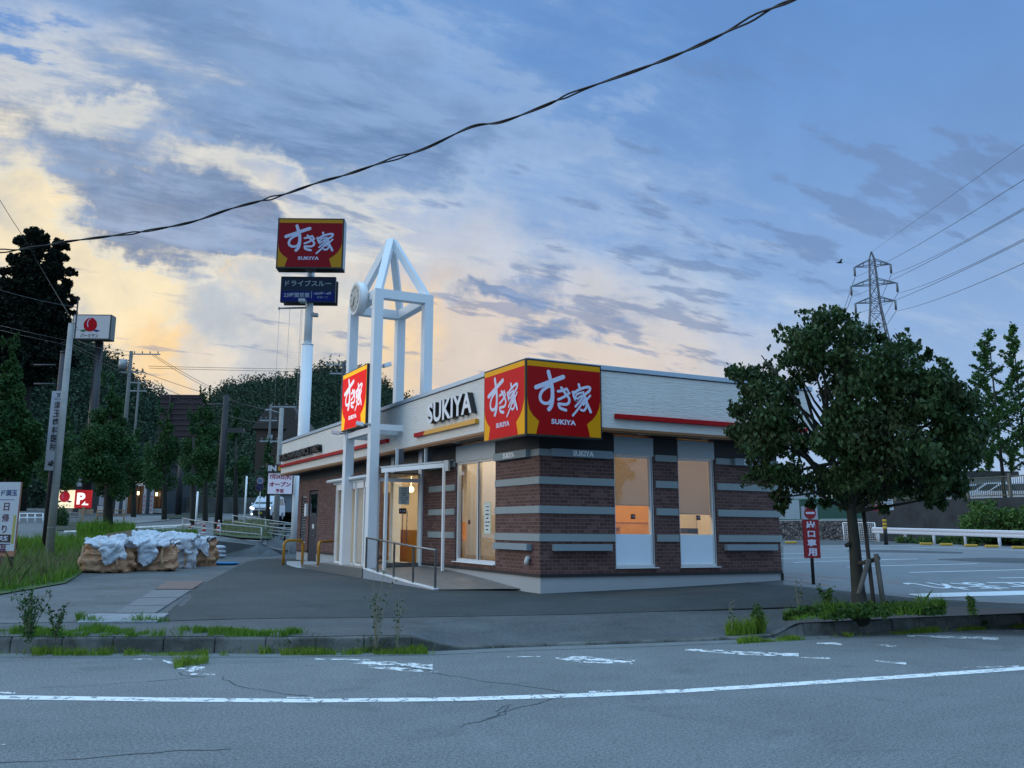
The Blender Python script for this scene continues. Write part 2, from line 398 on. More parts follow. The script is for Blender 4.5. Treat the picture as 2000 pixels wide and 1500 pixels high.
red=mat('sign_red',(.36,.004,.006),.5,.04,spec=.12); yel=mat('sign_yellow',(.72,.30,.004),.5,.04,spec=.12); wht=mat('sign_white',(.62,.64,.80),.5,.03,spec=.2)
brick=mat_brick('brick',(.074,.030,.027),(.098,.042,.037),(.140,.070,.060),(.20,.14,.13))
glass=mat_glass('glass',(.86,.9,.9),.95); glassd=mat_glass('dark_glass',(.35,.4,.42),.75)
bark=mat('bark',(.030,.033,.026),.9,.5,6,bmp=.9,bscale=18)
steel=mat('stainless',(.25,.25,.25),.3,.1,2,metal=.8)
galv=mat('galvanised',(.33,.36,.37),.5,.2,3,metal=.3)
# ---------------------------------------------------------------- terrain height
def col_of(x,y):
    """column (photo px, at eye level) of a ground point"""
    dx=x-CAM.x; dy=y-CAM.y; w=dx*WX.x+dy*WX.y; r=dx*RX.x+dy*RX.y
    return CX+F*r/max(w,.05)
def sm(x,a,b):
    t=min(max((x-a)/(b-a),0),1); return t*t*(3-2*t)
kerbpx=[(-900,1262),(-400,1276),(0,1277),(300,1277),(600,1277),(850,1273),(1000,1266),(1250,1258),(1480,1249),(1632,1240),(1772,1232),(2000,1221),(2300,1206),(2900,1186)]
KB=[P(a,b,z=0.0) for a,b in kerbpx]
_KC=None
def kerbD(c):
    global _KC
    if _KC is None: _KC=([col_of(q.x,q.y) for q in KB],[math.hypot(q.x-CAM.x,q.y-CAM.y) for q in KB])
    return float(np.interp(c,*_KC))
def hgt(x,y,kerb=True):
    D=math.hypot(x-CAM.x,y-CAM.y); c=col_of(x,y)
    drv=sm(c,800,880)*(1-sm(c,1490,1570))
    base=.20+.11*sm(D,12.6,17.3)
    if kerb: base-=drv*(base-.035)*(1-sm(D-kerbD(c),.1,1.7))
    # right: rises gently towards the back of the lot
    rr=min(max((c-1055)/473,0),1.4)
    zr=base+.11*rr*sm(D,14,18.5)+ (.0195*min(max(D-19,0),32))*min(max((c-1200)/300,0),1)
    zm=base+.02*max(D-38,0)*.5
    D0=26 if c<330 else 26+13.3*sm(c,330,392)
    if D>=40: zl=.95+.042*(min(D,86)-40)
    elif D>D0: zl=.31+.64*(D-D0)/(40-D0)
    else: zl=base
    wl=1-sm(c,512,548)
    wr=sm(c,1000,1060)
    z=zl*wl+(1-wl)*(zr*wr+zm*(1-wr))
    return z
def hit(px,py,off=0.0,zf=None):
    """where the sight line through a photo pixel meets the ground"""
    zf=zf or hgt
    d=ray(px,py); k=math.hypot(d.x,d.y); lo=3.0
    t=lo/k; prev=t
    while t*k<420:
        p=CAM+d*t
        if p.z<zf(p.x,p.y)+off:
            a,b=prev,t
            for _ in range(30):
                m=(a+b)/2; q=CAM+d*m
                if q.z<zf(q.x,q.y)+off: b=m
                else: a=m
            return CAM+d*b
        prev=t; t+=.25/k
    return CAM+d*t
def gpt(px,D,off=0.0):
    """ground point on the column px at distance D"""
    d=RX*((px-CX)/F); w=Vector((WX.x,WX.y,0)); v=Vector((d.x,d.y,0))+w*1.0
    v=Vector((RX.x,RX.y,0))*((px-CX)/F)*1.0+w
    v.normalize(); p=Vector((CAM.x+v.x*D,CAM.y+v.y*D,0)); p.z=hgt(p.x,p.y)+off; return p
def strip(mb,cols,off,n=24,m=10,mi=0,zf=None):
    """sheet laid on the ground between two rows of photo points [(px,y_near,y_far)...]"""
    xs=[c[0] for c in cols]
    k=len(mb.v); g=[]
    for i in range(n+1):
        px=xs[0]+(xs[-1]-xs[0])*i/n
        yn=float(np.interp(px,xs,[c[1] for c in cols])); yf=float(np.interp(px,xs,[c[2] for c in cols]))
        a=hit(px,yn,off,zf); b=hit(px,yf,off,zf)
        for j in range(m+1):
            q=a.lerp(b,j/m); q.z=(zf or hgt)(q.x,q.y)+off; g.append(q)
    fs=[(i*(m+1)+j,(i+1)*(m+1)+j,(i+1)*(m+1)+j+1,i*(m+1)+j+1) for i in range(n) for j in range(m)]
    mb.add(g,fs,mi)
road_z=lambda x,y:0.0
A_road=mat_asphalt('road_asphalt',(.152,.166,.172),1.2,.22,0)
A_dark=mat_asphalt('new_asphalt',(.046,.055,.058),.9,.40,0)
A_old=mat_asphalt('old_asphalt',(.105,.115,.12),.8,.5,0)
A_lot=mat_asphalt('lot_asphalt',(.17,.185,.20),.5,.22,0)
A_walk=mat_asphalt('pavement_asphalt',(.080,.089,.094),.8,.45,0)
A_st=mat_asphalt('street_asphalt',(.13,.14,.145),.3,.2,0)
# road: one flat sheet from behind the viewer to under the kerb
mb=MB(); far=[]; 
w0=Vector((WX.x,WX.y,0)).normalized(); r0=Vector((RX.x,RX.y,0)).normalized()
n=len(KB); vs=[]
for q in KB: vs.append(q+w0*1.6)
for q in KB:
    c=q-CAM; vs.append(Vector((CAM.x,CAM.y,0))+r0*(c.dot(r0))*1.6-w0*30)
mb.add(vs,[(i,n+i,n+i+1,i+1) for i in range(n-1)])
struct('road',mb,A_road)
# ground sheet: polar grid from the kerb line out to the horizon
mb=MB(); cols=[]; c=-1500
while c<=3600: cols.append(c); c+=22
Ds=[0,.25,.7,1.2,1.8,2.6,3.6,4.8,6,7.2]+list(np.arange(8.4,32,1.3))+list(np.arange(32,90,2.5))+[95,110,140,180,230,300,420,700,1500]
vs=[]
for c in cols:
    k=kerbD(c)+.12
    for d in Ds: vs.append(gpt(c,k+d))
m=len(Ds); mb.add(vs,[(i*m+j,(i+1)*m+j,(i+1)*m+j+1,i*m+j+1) for i in range(len(cols)-1) for j in range(m-1)])
struct('ground',mb,A_walk)
# kerbs: concrete blocks with joints, two runs either side of the dropped entrance
def mat_kerb():
    m,b,out=newmat('kerb_concrete'); p=wpos(); f=noise(p,1.6,6,.65); g=noise(p,9,6,.7,.5); h=noise(p,38,4,.7)
    c=mixc(sstep(f,.38,.62),(.055,.058,.054),(.15,.155,.15)); c=mixc(sstep(g,.54,.66)*.7,c,(.035,.055,.022)); c=mixc(sstep(h*.6+g*.4,.58,.64)*.6,c,(.24,.25,.25))
    setin(b.inputs['Base Color'],c); b.inputs['Roughness'].default_value=.93; setin(b.inputs['Normal'],bump(g*.6+h*.4,.9,.02)); return m
kerbm=mat_kerb()
def kerb(name,pts,label):
    mb=MB(); L=[]
    for a,b in zip(pts[:-1],pts[1:]):
        s=max(1,int((b-a).length/.1)); L+=[a.lerp(b,i/s) for i in range(s)]
    L.append(pts[-1]); acc=0; st=L[0]; tot=sum((b-a).length for a,b in zip(L[:-1],L[1:])); run=0
    prev=L[0]
    for q in L[1:]:
        run+=(q-prev).length; acc+=(q-prev).length; prev=q
        if acc>=.6 or q is L[-1]:
            d=(q-st).normalized(); nrm=Vector((-d.y,d.x,0)); 
            if nrm.dot(w0)<0: nrm=-nrm
            e=.003; a=st+d*e; b=q-d*e
            def hh(p):
                c=col_of(p.x,p.y); return .19-.15*(sm(c,815,890)*(1-sm(c,1480,1560)))
            ha,hb=hh(a),hh(b)
            v=[a,b,b+nrm*.15,a+nrm*.15]
            top=[a+nrm*.025+Vector((0,0,ha)),b+nrm*.025+Vector((0,0,hb)),b+nrm*.15+Vector((0,0,hb)),a+nrm*.15+Vector((0,0,ha))]
            mb.add([p-Vector((0,0,.05)) for p in v]+top,[(0,1,5,4),(1,2,6,5),(2,3,7,6),(3,0,4,7),(4,5,6,7)])
            st=q; acc=0
    o=mb.build(name,kerbm,None,.022); return tag(o,label,None,None,'structure')
kerb('kerb',KB,'weathered concrete kerb blocks dropped at the entrance')
# gutter strip
mb=MB(); vs=[]
for q in KB[1:-1]:
    vs+= [q-w0*.30+Vector((0,0,.004)),q+w0*.02+Vector((0,0,.006))]
mb.add(vs,[(2*i,2*i+2,2*i+3,2*i+1) for i in range(len(KB)-3)])
struct('gutter',mb,mat('gutter_concrete',(.15,.165,.17),.85,.35,3,bmp=.3))
# asphalt areas
mb=MB(); strip(mb,[(312,1213,1212),(345,1212,1181),(378,1211,1150),(402,1210,1137),(455,1209,1110),(495,1208,1092),(560,1207,1090),(760,1206,1096),(1100,1200,1100),(1530,1186,1144),(1800,1183,1172),(2020,1190,1182),(2300,1190,1186)],.006,60,26)
struct('forecourt',mb,A_dark)
mb=MB(); strip(mb,[(-200,1215,1172),(0,1217,1160),(130,1215,1140),(200,1213,1122),(312,1211,1112),(378,1150,1100),(402,1137,1096),(455,1110,1091),(495,1092,1088.5),(540,1090.5,1087)],.006,40,16)
struct('apron',mb,A_old)
mb=MB(); strip(mb,[(1530,1142,1066),(1800,1170,1063),(2020,1180,1064),(2400,1185,1064)],.006,40,30)
struct('parking_lot',mb,A_lot)
# street climbing away on the left, verge, far pavement
mb=MB(); strip(mb,[(-400,1060,1026),(0,1058,1024),(130,1048,1020),(250,1040,1013),(350,1046,1008),(420,1030,1003),(500,1014,999)],.012,40,8)
struct('street',mb,A_st)
mb=MB(); strip(mb,[(330,1060,1036),(395,1052,1028),(520,1064,1040)],.015,14,6); struct('footpath',mb,mat_asphalt('footpath_asphalt',(.13,.145,.155),.2,.1))
mb=MB(); strip(mb,[(125,1040,1036),(240,1033,1029.5),(350,1027,1024.5),(440,1018,1016)],.024,14,1)
for cols_ in ([(300,1033,1031.5),(345,1029.5,1028)],):
    strip(mb,cols_,.024,6,1)
struct('lane_line',mb,mat('lane_paint',(.5,.5,.48),.7,.2))
mb=MB(); strip(mb,[(110,1036,1019),(160,1034,1019),(215,1030,1018)],.05,8,4); strip(mb,[(318,1013.5,1007),(360,1012,1004),(430,1008,1001)],.05,8,4)
struct('planting_strip',mb,mat('strip_soil',(.02,.032,.018),.95,.5,1.2))
mb=MB(); strip(mb,[(200,1024,1010),(260,1022,1008),(330,1016,1007)],.045,10,4); struct('far_pavement',mb,mat('far_paving',(.20,.215,.22),.85,.2,1))
# painted lines on the road in front
PW=mat_paint('worn_paint',(.72,.74,.75),.50,6); PW2=mat_paint('very_worn_paint',(.62,.65,.68),.52,6); PN=mat('fresh_paint',(.66,.69,.72),.6,.08,8)
mb=MB(); strip(mb,[(-300,1362,1354),(0,1365.5,1357.5),(300,1370,1362),(600,1372,1365),(900,1369,1361.5),(1150,1361,1353.5),(1330,1353,1346),(1500,1342.5,1335.5),(1750,1326,1319),(2000,1308.5,1302),(2300,1284,1278)],.004,90,1,0,road_z)
struct('edge_line',mb,mat_paint('edge_paint',(.74,.76,.77),.43,9))
mb=MB()
for q in ([(615,1288,1286),(725,1290,1287.5)],[(690,1296,1291),(760,1300,1292),(845,1311,1297)],[(720,1304,1298),(790,1311,1301),(855,1313,1309)],[(1085,1286,1284),(1130,1294,1281),(1235,1297,1289)],[(1338,1271,1268),(1372,1273,1267),(1450,1279,1272),(1560,1283,1276)],[(1565,1285,1283),(1622,1287,1284)],[(990,1283.5,1282.5),(1055,1283,1281)],
  [(1595,1257,1254.5),(1645,1260,1255)],[(1710,1261,1258.5),(1750,1264,1260)],[(1772,1243,1240),(1850,1246,1241),(1950,1250,1245)],[(1705,1291,1289),(1770,1298,1294)],[(345,1306,1299),(372,1312,1297),(400,1309,1302)],[(372,1318,1315),(420,1319,1316)],[(262,1288,1286),(297,1289.5,1287)],[(0,1354,1351),(30,1355,1352)],[(560,1363,1361),(612,1364,1362)],[(1150,1352.5,1350),(1195,1352,1348),(1230,1351,1349)],[(1165,1285,1283.5),(1240,1292,1289)],[(318,1291,1288.5),(345,1302,1295)],[(1965,1233,1230.5),(2010,1233,1230.5)],[(0,1454,1451),(12,1455,1452)],[(1880,1304.5,1303),(1990,1302,1300)]):
    strip(mb,q,.004,10,2,0,road_z)
struct('worn_markings',mb,PW)
# lot markings
mb=MB()
def gline(pts,w,off=.012):
    """painted line through photo points, w metres wide"""
    Q=[hit(a,b,off) for a,b in pts]
    for p,q in zip(Q[:-1],Q[1:]):
        n_=max(2,int((q-p).length/1.0)); d=(q-p); d.z=0; d.normalize(); s_=Vector((-d.y,d.x,0))*w/2; vs=[]
        for i in range(n_+1):
            c=p.lerp(q,i/n_)
            for t in (c-s_,c+s_): t=t.copy(); t.z=hgt(t.x,t.y)+off; vs.append(t)
        mb.add(vs,[(2*i,2*i+2,2*i+3,2*i+1) for i in range(n_)])
for a in ([(1520,1082),(1601,1081)],[(1520,1090.5),(1690,1087)],[(1550,1098.6),(1792,1091.8)],[(1655,1107.5),(1908,1101)],[(1776,1118),(2060,1111)],[(1951,1128.8),(2100,1127)],[(1645,1070.5),(1808,1074)],[(1872,1071.5),(2030,1075.5)],[(1968,1074.6),(2060,1076)],[(1520,1064.8),(1800,1066.2)],[(1780,1069.3),(1990,1070)]):
    gline(a,.14)
strip(mb,[(1775,1161,1160),(1806,1167,1158.8),(2060,1160,1152)],.012,14,2)
# the word on the ground, facing drivers who leave the lot: 止まれ
vs,fs=text_mb('止まれ',1.0,0,.012); xs=[v[0] for v in vs]; ys=[v[1] for v in vs]
A=hit(1765,1136,.012); B=hit(2018,1157,.012)
c00=hit(1752,1138,.012); c10=hit(2000,1137,.012); c01=hit(1840,1153,.012); c11=hit(2085,1151,.012)
nv=[]
for v in vs:
    a=1-(v[0]-min(xs))/(max(xs)-min(xs)); b=(v[1]-min(ys))/(max(ys)-min(ys))
    q=c00*(1-a)*(1-b)+c10*a*(1-b)+c01*(1-a)*b+c11*a*b; q.z=hgt(q.x,q.y)+.013; nv.append(q)
mb.add(nv,fs)
struct('lot_markings',mb,PN)
mb=MB()
for a in ([(1530,1119),(1760,1139)],[(1530,1126),(1622,1134)],[(1536,1133),(1620,1143)]): gline(a,.05)
struct('orange_lines',mb,mat('orange_paint',(.5,.18,.09),.7,.3,6))
mb=MB(); strip(mb,[(1655,1077,1074.5),(1740,1079,1074),(1880,1081,1078)],.010,10,2); strip(mb,[(1832,1093,1091.5),(1930,1098,1089),(2060,1102,1091)],.010,10,3)
struct('dark_lot_patch',mb,mat_asphalt('darker_asphalt',(.07,.08,.09),.3,.15))  # two strips in a darker tone than the lot
# drain covers and channel on the apron
def cover(name,px4,m,label,off=.014,th=.012,ribs=0):
    Q=[hit(a,b,off) for a,b in px4]; mb=MB(); n_=Vector((0,0,1)); c=sum(Q,Vector())/4
    mb.prism([q-n_*.02 for q in Q],n_,.02+th)
    o=mb.build(name,m,None,.004); return tag(o,label,'drain cover')
cover('drain_cover',[(150,1216),(306,1215),(330,1199),(176,1200)],mat('pale_cover',(.22,.24,.27),.8,.5,5,bmp=.4),'wide pale stained concrete drain cover nearest the kerb')
cover('drain_cover',[(303,1151),(376,1151),(399,1136),(327,1136)],mat('rusty_cover',(.12,.085,.075),.7,.3,4),'rust brown steel drain cover in the channel across the apron')
lab=['grey concrete drain cover just behind the kerbside pale one','grey concrete drain cover halfway along the channel','grey concrete drain cover directly in front of the rusty one']
for i,(a,b) in enumerate(((1198,1184),(1183,1169),(1168,1153))):
    l=lambda y:303-(y-1151)*1.68; r=lambda y:376-(y-1151)*1.55
    cover('drain_cover',[(l(a),a),(r(a),a),(r(b),b),(l(b),b)],mat('grey_cover',(.14,.15,.16),.85,.3,3,bmp=.3),lab[i])
mb=MB(); strip(mb,[(560,1102.5,1096),(575,1108,1096),(622,1113,1096),(640,1112,1100),(655,1106,1101)],.016,10,3)
struct('concrete_slab',mb,mat('pale_slab',(.42,.43,.43),.8,.15,3))
# hairline cracks on the road as thin dark strips
mb=MB()
def crack(pts,w=.012,seed=1):
    rr=random.Random(seed); Q=[P(a,b,z=.003) for a,b in pts]; L=[]
    for p,q in zip(Q[:-1],Q[1:]):
        m_=max(2,int((q-p).length/.12))
        for i in range(m_): 
            c=p.lerp(q,i/m_); L.append(c+Vector((rr.uniform(-.03,.03),rr.uniform(-.03,.03),0)))
    L.append(Q[-1]); vs=[]
    for i,p in enumerate(L):
        d=(L[min(i+1,len(L)-1)]-L[max(i-1,0)]).normalized(); s_=Vector((-d.y,d.x,0))*w*rr.uniform(.25,1)
        vs+=[p-s_,p+s_]
    mb.add(vs,[(2*i,2*i+2,2*i+3,2*i+1) for i in range(len(L)-1)])
crack([(30,1345),(150,1340),(300,1330),(388,1322)],.008,1); crack([(432,1322),(458,1338),(520,1350),(600,1358)],.012,2)
crack([(0,1489),(120,1484),(300,1469),(450,1462)],.010,3); crack([(845,1313),(930,1328),(1040,1342),(1100,1352)],.010,4)
crack([(1135,1356),(1092,1362),(1010,1382),(900,1420)],.009,5); crack([(960,1392),(1000,1375),(985,1395),(940,1405)],.007,6)
crack([(350,1312),(352,1318),(400,1322)],.02,7)
struct('road_cracks',mb,mat('crack_tar',(.065,.072,.078),.9,.1))
# ---------------------------------------------------------------- the restaurant
X=Vector((1,0,0)); Y=Vector((0,1,0)); Z=Vector((0,0,1))
G='dark brick and white-topped single-storey diner with wide eaves'
bd=thing('restaurant','single-storey diner of purple-brown brick with grey bands and a white eaves fascia','restaurant',(0,0,.3))
FZ=.58
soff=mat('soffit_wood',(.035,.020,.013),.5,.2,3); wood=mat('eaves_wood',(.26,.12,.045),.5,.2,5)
def mat_fascia():
    m,b,out=newmat('fascia_panel'); p=wpos(); x,y,z=sep(p)
    h=noise(comb((x-y)*2.2,z*16,0.0),1.6,3,.55,1.2)
    jx=sstep(mth('ABSOLUTE',mth('FRACT',(x-y)*.33)-.5),.4985,.4995); k=(1.0+(noise(p,1.0,4,.6)-.5)*.10+(h-.5)*.30+(noise(comb((x-y)*3.0,z*.35,0.0),1.5,4,.6)-.5)*.10)*(1.0-jx*.3)
    setin(b.inputs['Base Color'],mixc(1.0,(.70,.69,.66),comb(k,k,k),'MULTIPLY')); b.inputs['Roughness'].default_value=.65
    setin(b.inputs['Normal'],bump(h,.8,.02)); return m
fas=mat_fascia(); inwall=mat('interior_wall',(.66,.58,.45),.8,.05); inwood=mat('interior_wood',(.55,.23,.012),.45,.2,4); infl=mat('interior_floor',(.22,.17,.13),.5,.2,3)
# brick walls round the openings
for nm,a,b in (('v',0,1.81),('v',2.83,3.49),('v',4.51,6.36)):
    m=MB().box((a if a else 0,0,.69),(b,.18,3.56)); m.build('brick_wall',brick,bd)
for a,b in ((1.81,2.83),(3.49,4.51)):
    MB().box((a,.0,.69),(b,.18,.80)).build('brick_wall',brick,bd)
MB().box((0,.18,.69),(.18,1.96,3.56)).build('brick_wall',brick,bd)
MB().box((0,1.96,.69),(.18,4.06,.79)).build('brick_wall',brick,bd)
MB().box((0,4.06,.69),(.18,6.28,3.56)).build('brick_wall',brick,bd)
MB().box((0,9.7,.69),(.18,16.16,3.56)).box((0,16.16,2.9),(.18,17.34,3.56)).box((0,17.34,.69),(.18,17.74,3.56)).box((0,17.74,2.72),(.18,18.46,3.56)).box((0,17.74,.69),(.18,18.46,.95)).box((0,18.46,.69),(.18,18.95,3.56)).build('brick_wall',brick,bd)
MB().box((6.18,.18,.69),(6.36,18.95,3.56)).box((.18,18.77,.69),(6.18,18.95,3.56)).build('brick_wall',brick,bd)
m=MB().box((.02,.02,.15),(6.34,.2,.63)).box((.02,.2,.15),(.2,16.16,.63)).box((.02,17.34,.15),(.2,18.95,.63)).box((6.14,.2,.15),(6.34,18.95,.63)).box((.2,18.7,.15),(6.14,18.9,.63)); m.build('plinth',plinthm,bd)
m=MB().box((-.012,-.012,.63),(6.375,.1,.69)).box((-.012,.1,.63),(.1,6.2,.69)); m.build('drip_flashing',black,bd)
MB().box((-.012,9.7,.63),(.1,16.16,.69)).build('drip_flashing',black,bd); MB().box((-.012,17.34,.63),(.1,18.96,.69)).build('drip_flashing',black,bd)
MB().box((6.345,-.03,.3),(6.385,.02,.629)).build('corner_strip',black,bd)
# eaves: fascia, cap, wood edge, soffit
f=.60; E0,E1=-f,6.36+f; V0,V1=-f,19.55
MB().box((E0,V0,3.62),(E1,V0+.06,4.79)).box((E0,V0+.06,3.62),(E0+.06,V1,4.79)).box((E1-.06,V0+.06,3.62),(E1,V1,4.79)).box((E0+.06,V1-.06,3.62),(E1-.06,V1,4.79)).build('fascia',fas,bd)
MB().box((E0-.015,V0-.015,4.79),(E1+.015,V0+.12,4.805)).box((E0-.015,V0+.12,4.79),(E0+.12,V1,4.805)).build('shade_strip',black,bd)  # solid black strip stands in for the shade line under the cap
capm=mat('roof_cap_metal',(.40,.50,.60),.35,.06,1.5,metal=.3)
m=MB().box((E0-.035,V0-.035,4.805),(E1+.035,V0+.16,4.905)).box((E0-.035,V0+.16,4.805),(E0+.16,V1+.03,4.905)).box((E1-.16,V0+.16,4.805),(E1+.035,V1+.03,4.905)).box((E0+.16,V1-.16,4.805),(E1-.16,V1+.03,4.905)); m.build('roof_cap',capm,bd,.008)
MB().box((E0+.06,V0+.06,4.3),(E1-.06,V1-.06,4.36)).build('roof',mat('roof_sheet',(.2,.2,.2),.8,.2),bd)
m=MB().box((E0-.01,V0-.01,3.565),(E1+.01,V0+.09,3.62)).box((E0-.01,V0+.09,3.565),(E0+.09,V1+.01,3.62)).box((E1-.09,V0+.09,3.565),(E1+.01,V1+.01,3.62)).box((E0+.09,V1-.09,3.565),(E1-.09,V1+.01,3.62)).box((E0+.02,V0+.02,3.535),(E1-.02,V0+.06,3.562)).box((E0+.02,V0+.06,3.535),(E0+.06,V1-.02,3.562)); m.build('eaves_trim',wood,bd)
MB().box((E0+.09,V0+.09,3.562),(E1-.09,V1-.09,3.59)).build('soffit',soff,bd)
dl=mat('downlight',(.5,.5,.5),.4,0)
for (x,y) in ((-.33,3.4),(-.33,8.9),(-.33,11.5),(2.3,-.33),(4.0,-.33),(5.6,-.33),(-.3,15.2)):
    MB().tube([(x,y,3.556),(x,y,3.563)],.09,20).build('downlight',dl,bd)
# grey bands
rows=[(1.33,1.48),(1.885,2.035),(2.47,2.62)]
for a,b in rows+[(3.04,3.18)]:
    m=MB(); k=.032
    m.box((-k,-k,a),(1.79,.0,b)).box((-k,.0,a),(0,1.94,b)); m.build('band',grey,bd,.004)
    MB().box((2.87,-k,a),(3.45,0,b)).build('band',grey,bd,.004)
    MB().box((4.55,-k,a),(6.40,0,b)).build('band',grey,bd,.004)
    MB().box((-k,4.10,a),(0,5.70,b)).build('band',grey,bd,.004)
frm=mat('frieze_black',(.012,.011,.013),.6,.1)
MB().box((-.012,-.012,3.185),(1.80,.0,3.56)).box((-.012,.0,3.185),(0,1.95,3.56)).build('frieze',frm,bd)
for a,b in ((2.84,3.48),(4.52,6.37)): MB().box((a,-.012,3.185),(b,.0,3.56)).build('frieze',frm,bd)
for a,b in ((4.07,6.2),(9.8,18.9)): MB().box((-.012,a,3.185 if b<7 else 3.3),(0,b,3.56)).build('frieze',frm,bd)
# projecting light boxes: lettered on top, plain below
lbm=mat('light_box',(.24,.30,.34),.5,.05,spec=.3); lbw=mat('light_box_white',(.9,.92,.95),.5,0)
def lbox(u0,u1,z0,z1,face,txt=False):
    m=MB(); d=.13; t=MB()
    if face=='x':
        m.box((u0,-d,z0),(u1,-.034 if txt else -.001,z1)); o=m.build('light_box',lbm,bd,.005)
        if txt: put_text(t,'SUKIYA',((u0+u1)/2,-d-.001,(z0+z1)/2),X,Z,-Y,.112,.003,.035,width=.50)
    else:
        m.box((-d,u0,z0),(-.034 if txt else -.001,u1,z1)); o=m.build('light_box',lbm,bd,.005)
        if txt: put_text(t,'SUKIYA',(-d-.001,(u0+u1)/2,(z0+z1)/2),-Y,Z,-X,.112,.003,.035,width=.50)
    if txt: t.build('lettering',lbw,o)
uL=P(1080,885,v=-.13).x; uR=P(1197,890,v=-.13).x
lbox(uL,uR,3.03,3.19,'x',True); lbox(P(1433,905,v=-.13).x+.05,P(1502,900,v=-.13).x,3.03,3.19,'x',True)
lbox(P(1027,880,u=-.13).y,P(963,880,u=-.13).y,3.03,3.19,'y',True)
zb,zt=1.145,1.275
lbox(P(1084,1070,v=-.13).x,P(1197,1070,v=-.13).x,zb,zt,'x'); lbox(P(1422,1070,v=-.13).x,P(1520,1070,v=-.13).x,zb,zt,'x'); lbox(P(1028,1070,u=-.13).y,P(962,1070,u=-.13).y,zb,zt,'y')
# trim on the fascia
m=MB().box((1.42,-f-.09,3.81),(6.7,-f,3.91)); m.build('red_strip',mat('strip_red',(.40,.006,.008),.5,.04,spec=.15),bd,.006)
MB().box((-f-.09,7.2,3.86),(-f,19.5,3.96)).build('red_strip',MATS['strip_red'],bd,.006)
m=MB(); a=P(808,848,u=-.69).y; b=P(826,846,u=-.69).y; c=P(928,822,u=-.69).y
m.prism([Vector((-f-.09,a,3.82)),Vector((-f-.09,b,3.82)),Vector((-f-.09,b-.12,3.92)),Vector((-f-.09,a,3.92))],X,.09,1)
m.prism([Vector((-f-.09,b-.003,3.82)),Vector((-f-.09,c,3.82)),Vector((-f-.09,c,3.92)),Vector((-f-.09,b-.123,3.92))],X,.09,0)
m.build('yellow_strip',[mat('strip_yellow',(.72,.34,.01),.35,.05),MATS['strip_red']],bd)
# raised letters
blk=black; lw=mat('letter_white',(.72,.74,.78),.4,.03)
def letters(s,v_left,v_right,z0,z1,front,mface,mside,off=.09):
    vs,fs=text_mb(s,1.0,.5,.03,1.04); xs=[v[0] for v in vs]; ys=[v[1] for v in vs]
    t=MB(); nv=[]; kx=(v_right-v_left)/(max(xs)-min(xs)); ky=(z1-z0)/(max(ys)-min(ys))
    x1=-f-.012; x0=-f-front
    for v in vs: nv.append((x0+(x1-x0)*(.5-v[2]) if True else 0,v_left+(v[0]-min(xs))*kx,z0+(v[1]-min(ys))*ky))
    for fc in fs:
        zz=[vs[i][2] for i in fc]; t.f.append(fc); t.m.append(0 if min(zz)>.49 else 1); t.sm.append(False)
    t.v=nv; o=t.build('lettering',[mface,mside],bd); return o
letters('SUKIYA',4.15,1.66,4.05,4.54,.15,lw,blk)
letters('YOKOHAMA SINCE 1982',19.4,13.75,4.08,4.34,.16,blk,blk)
t=MB(); put_text(t,'JAPANESE BEEF BOWL DINER SINCE 1982' if False else 'すき家',(-f-.003,10,5),-Y,Z,-X,.01) if False else None
# windows on the right-hand face
blind=mat('roller_blind',(.50,.42,.32),.8,.06,3); bt=MATS['roller_blind']
def mat_blind():
    m,b,out=newmat('blind_cloth'); p=wpos(); k=1.0+(noise(p,.8,2,.5)-.5)*.1+(noise(comb(0.0,0.0,sep(p)[2]*40),1,1,.5)-.5)*.05
    c=mixc(1.0,(.62,.52,.40),comb(k,k,k),'MULTIPLY'); t=nn('ShaderNodeBsdfTranslucent'); setin(t.inputs[0],c); d=nn('ShaderNodeBsdfDiffuse'); setin(d.inputs[0],c)
    mx=nn('ShaderNodeMixShader'); mx.inputs[0].default_value=.5; l=m.node_tree.links; l.new(d.outputs[0],mx.inputs[1]); l.new(t.outputs[0],mx.inputs[2]); l.new(mx.outputs[0],out.inputs[0]); return m
bcl=mat_blind(); film=mat('frosted_film',(.74,.84,.94),.5,.03)
def window_x(a,b,zblind,st):
    w=MB(); w.box((a,.03,.80),(a+.035,.12,3.13)).box((b-.075,.03,.80),(b,.12,3.13)).box((a+.035,.03,.80),(b-.075,.12,.86)).box((a+.035,.03,3.09),(b-.075,.12,3.13))
    o=w.build('window',frame,bd,.003)
    MB().box((b-.045,.024,.86),(b-.035,.03,3.1)).build('seal',black,o)
    MB().box((a-.02,-.05,.782),(b+.05,.13,.80)).build('sill',white,o,.003)
    MB().box((a+.035,.065,.86),(b-.075,.071,3.09)).build('pane',glass,o)
    MB().box((a+.035,.056,.862),(b-.075,.062,1.485)).build('frosted_panel',film,o)
    MB().box((a+.04,.14,zblind),(b-.06,.144,3.1)).tube([(a+.04,.142,zblind),(b-.06,.142,zblind)],.012,6).build('blind',bcl,o)
    MB().box((a,-.018,3.135),(b,.05,3.53)).build('head_panel',mat('head_panel',(.42,.47,.50),.4,.05),o,.003)
    lg=MB().box((st-.055,.058,1.80),(st+.055,.064,1.90)); q=lg.build('sticker',mat('sticker_red',(.05,.008,.012),.6,0),o)
    t=MB(); put_text(t,'すき家',(st,.057,1.855),X,Z,-Y,.035,.001,.01,width=.085); t.build('lettering',wht,q)
    return o
window_x(1.81,2.83,2.09,2.31); window_x(3.49,4.51,1.93,4.06)
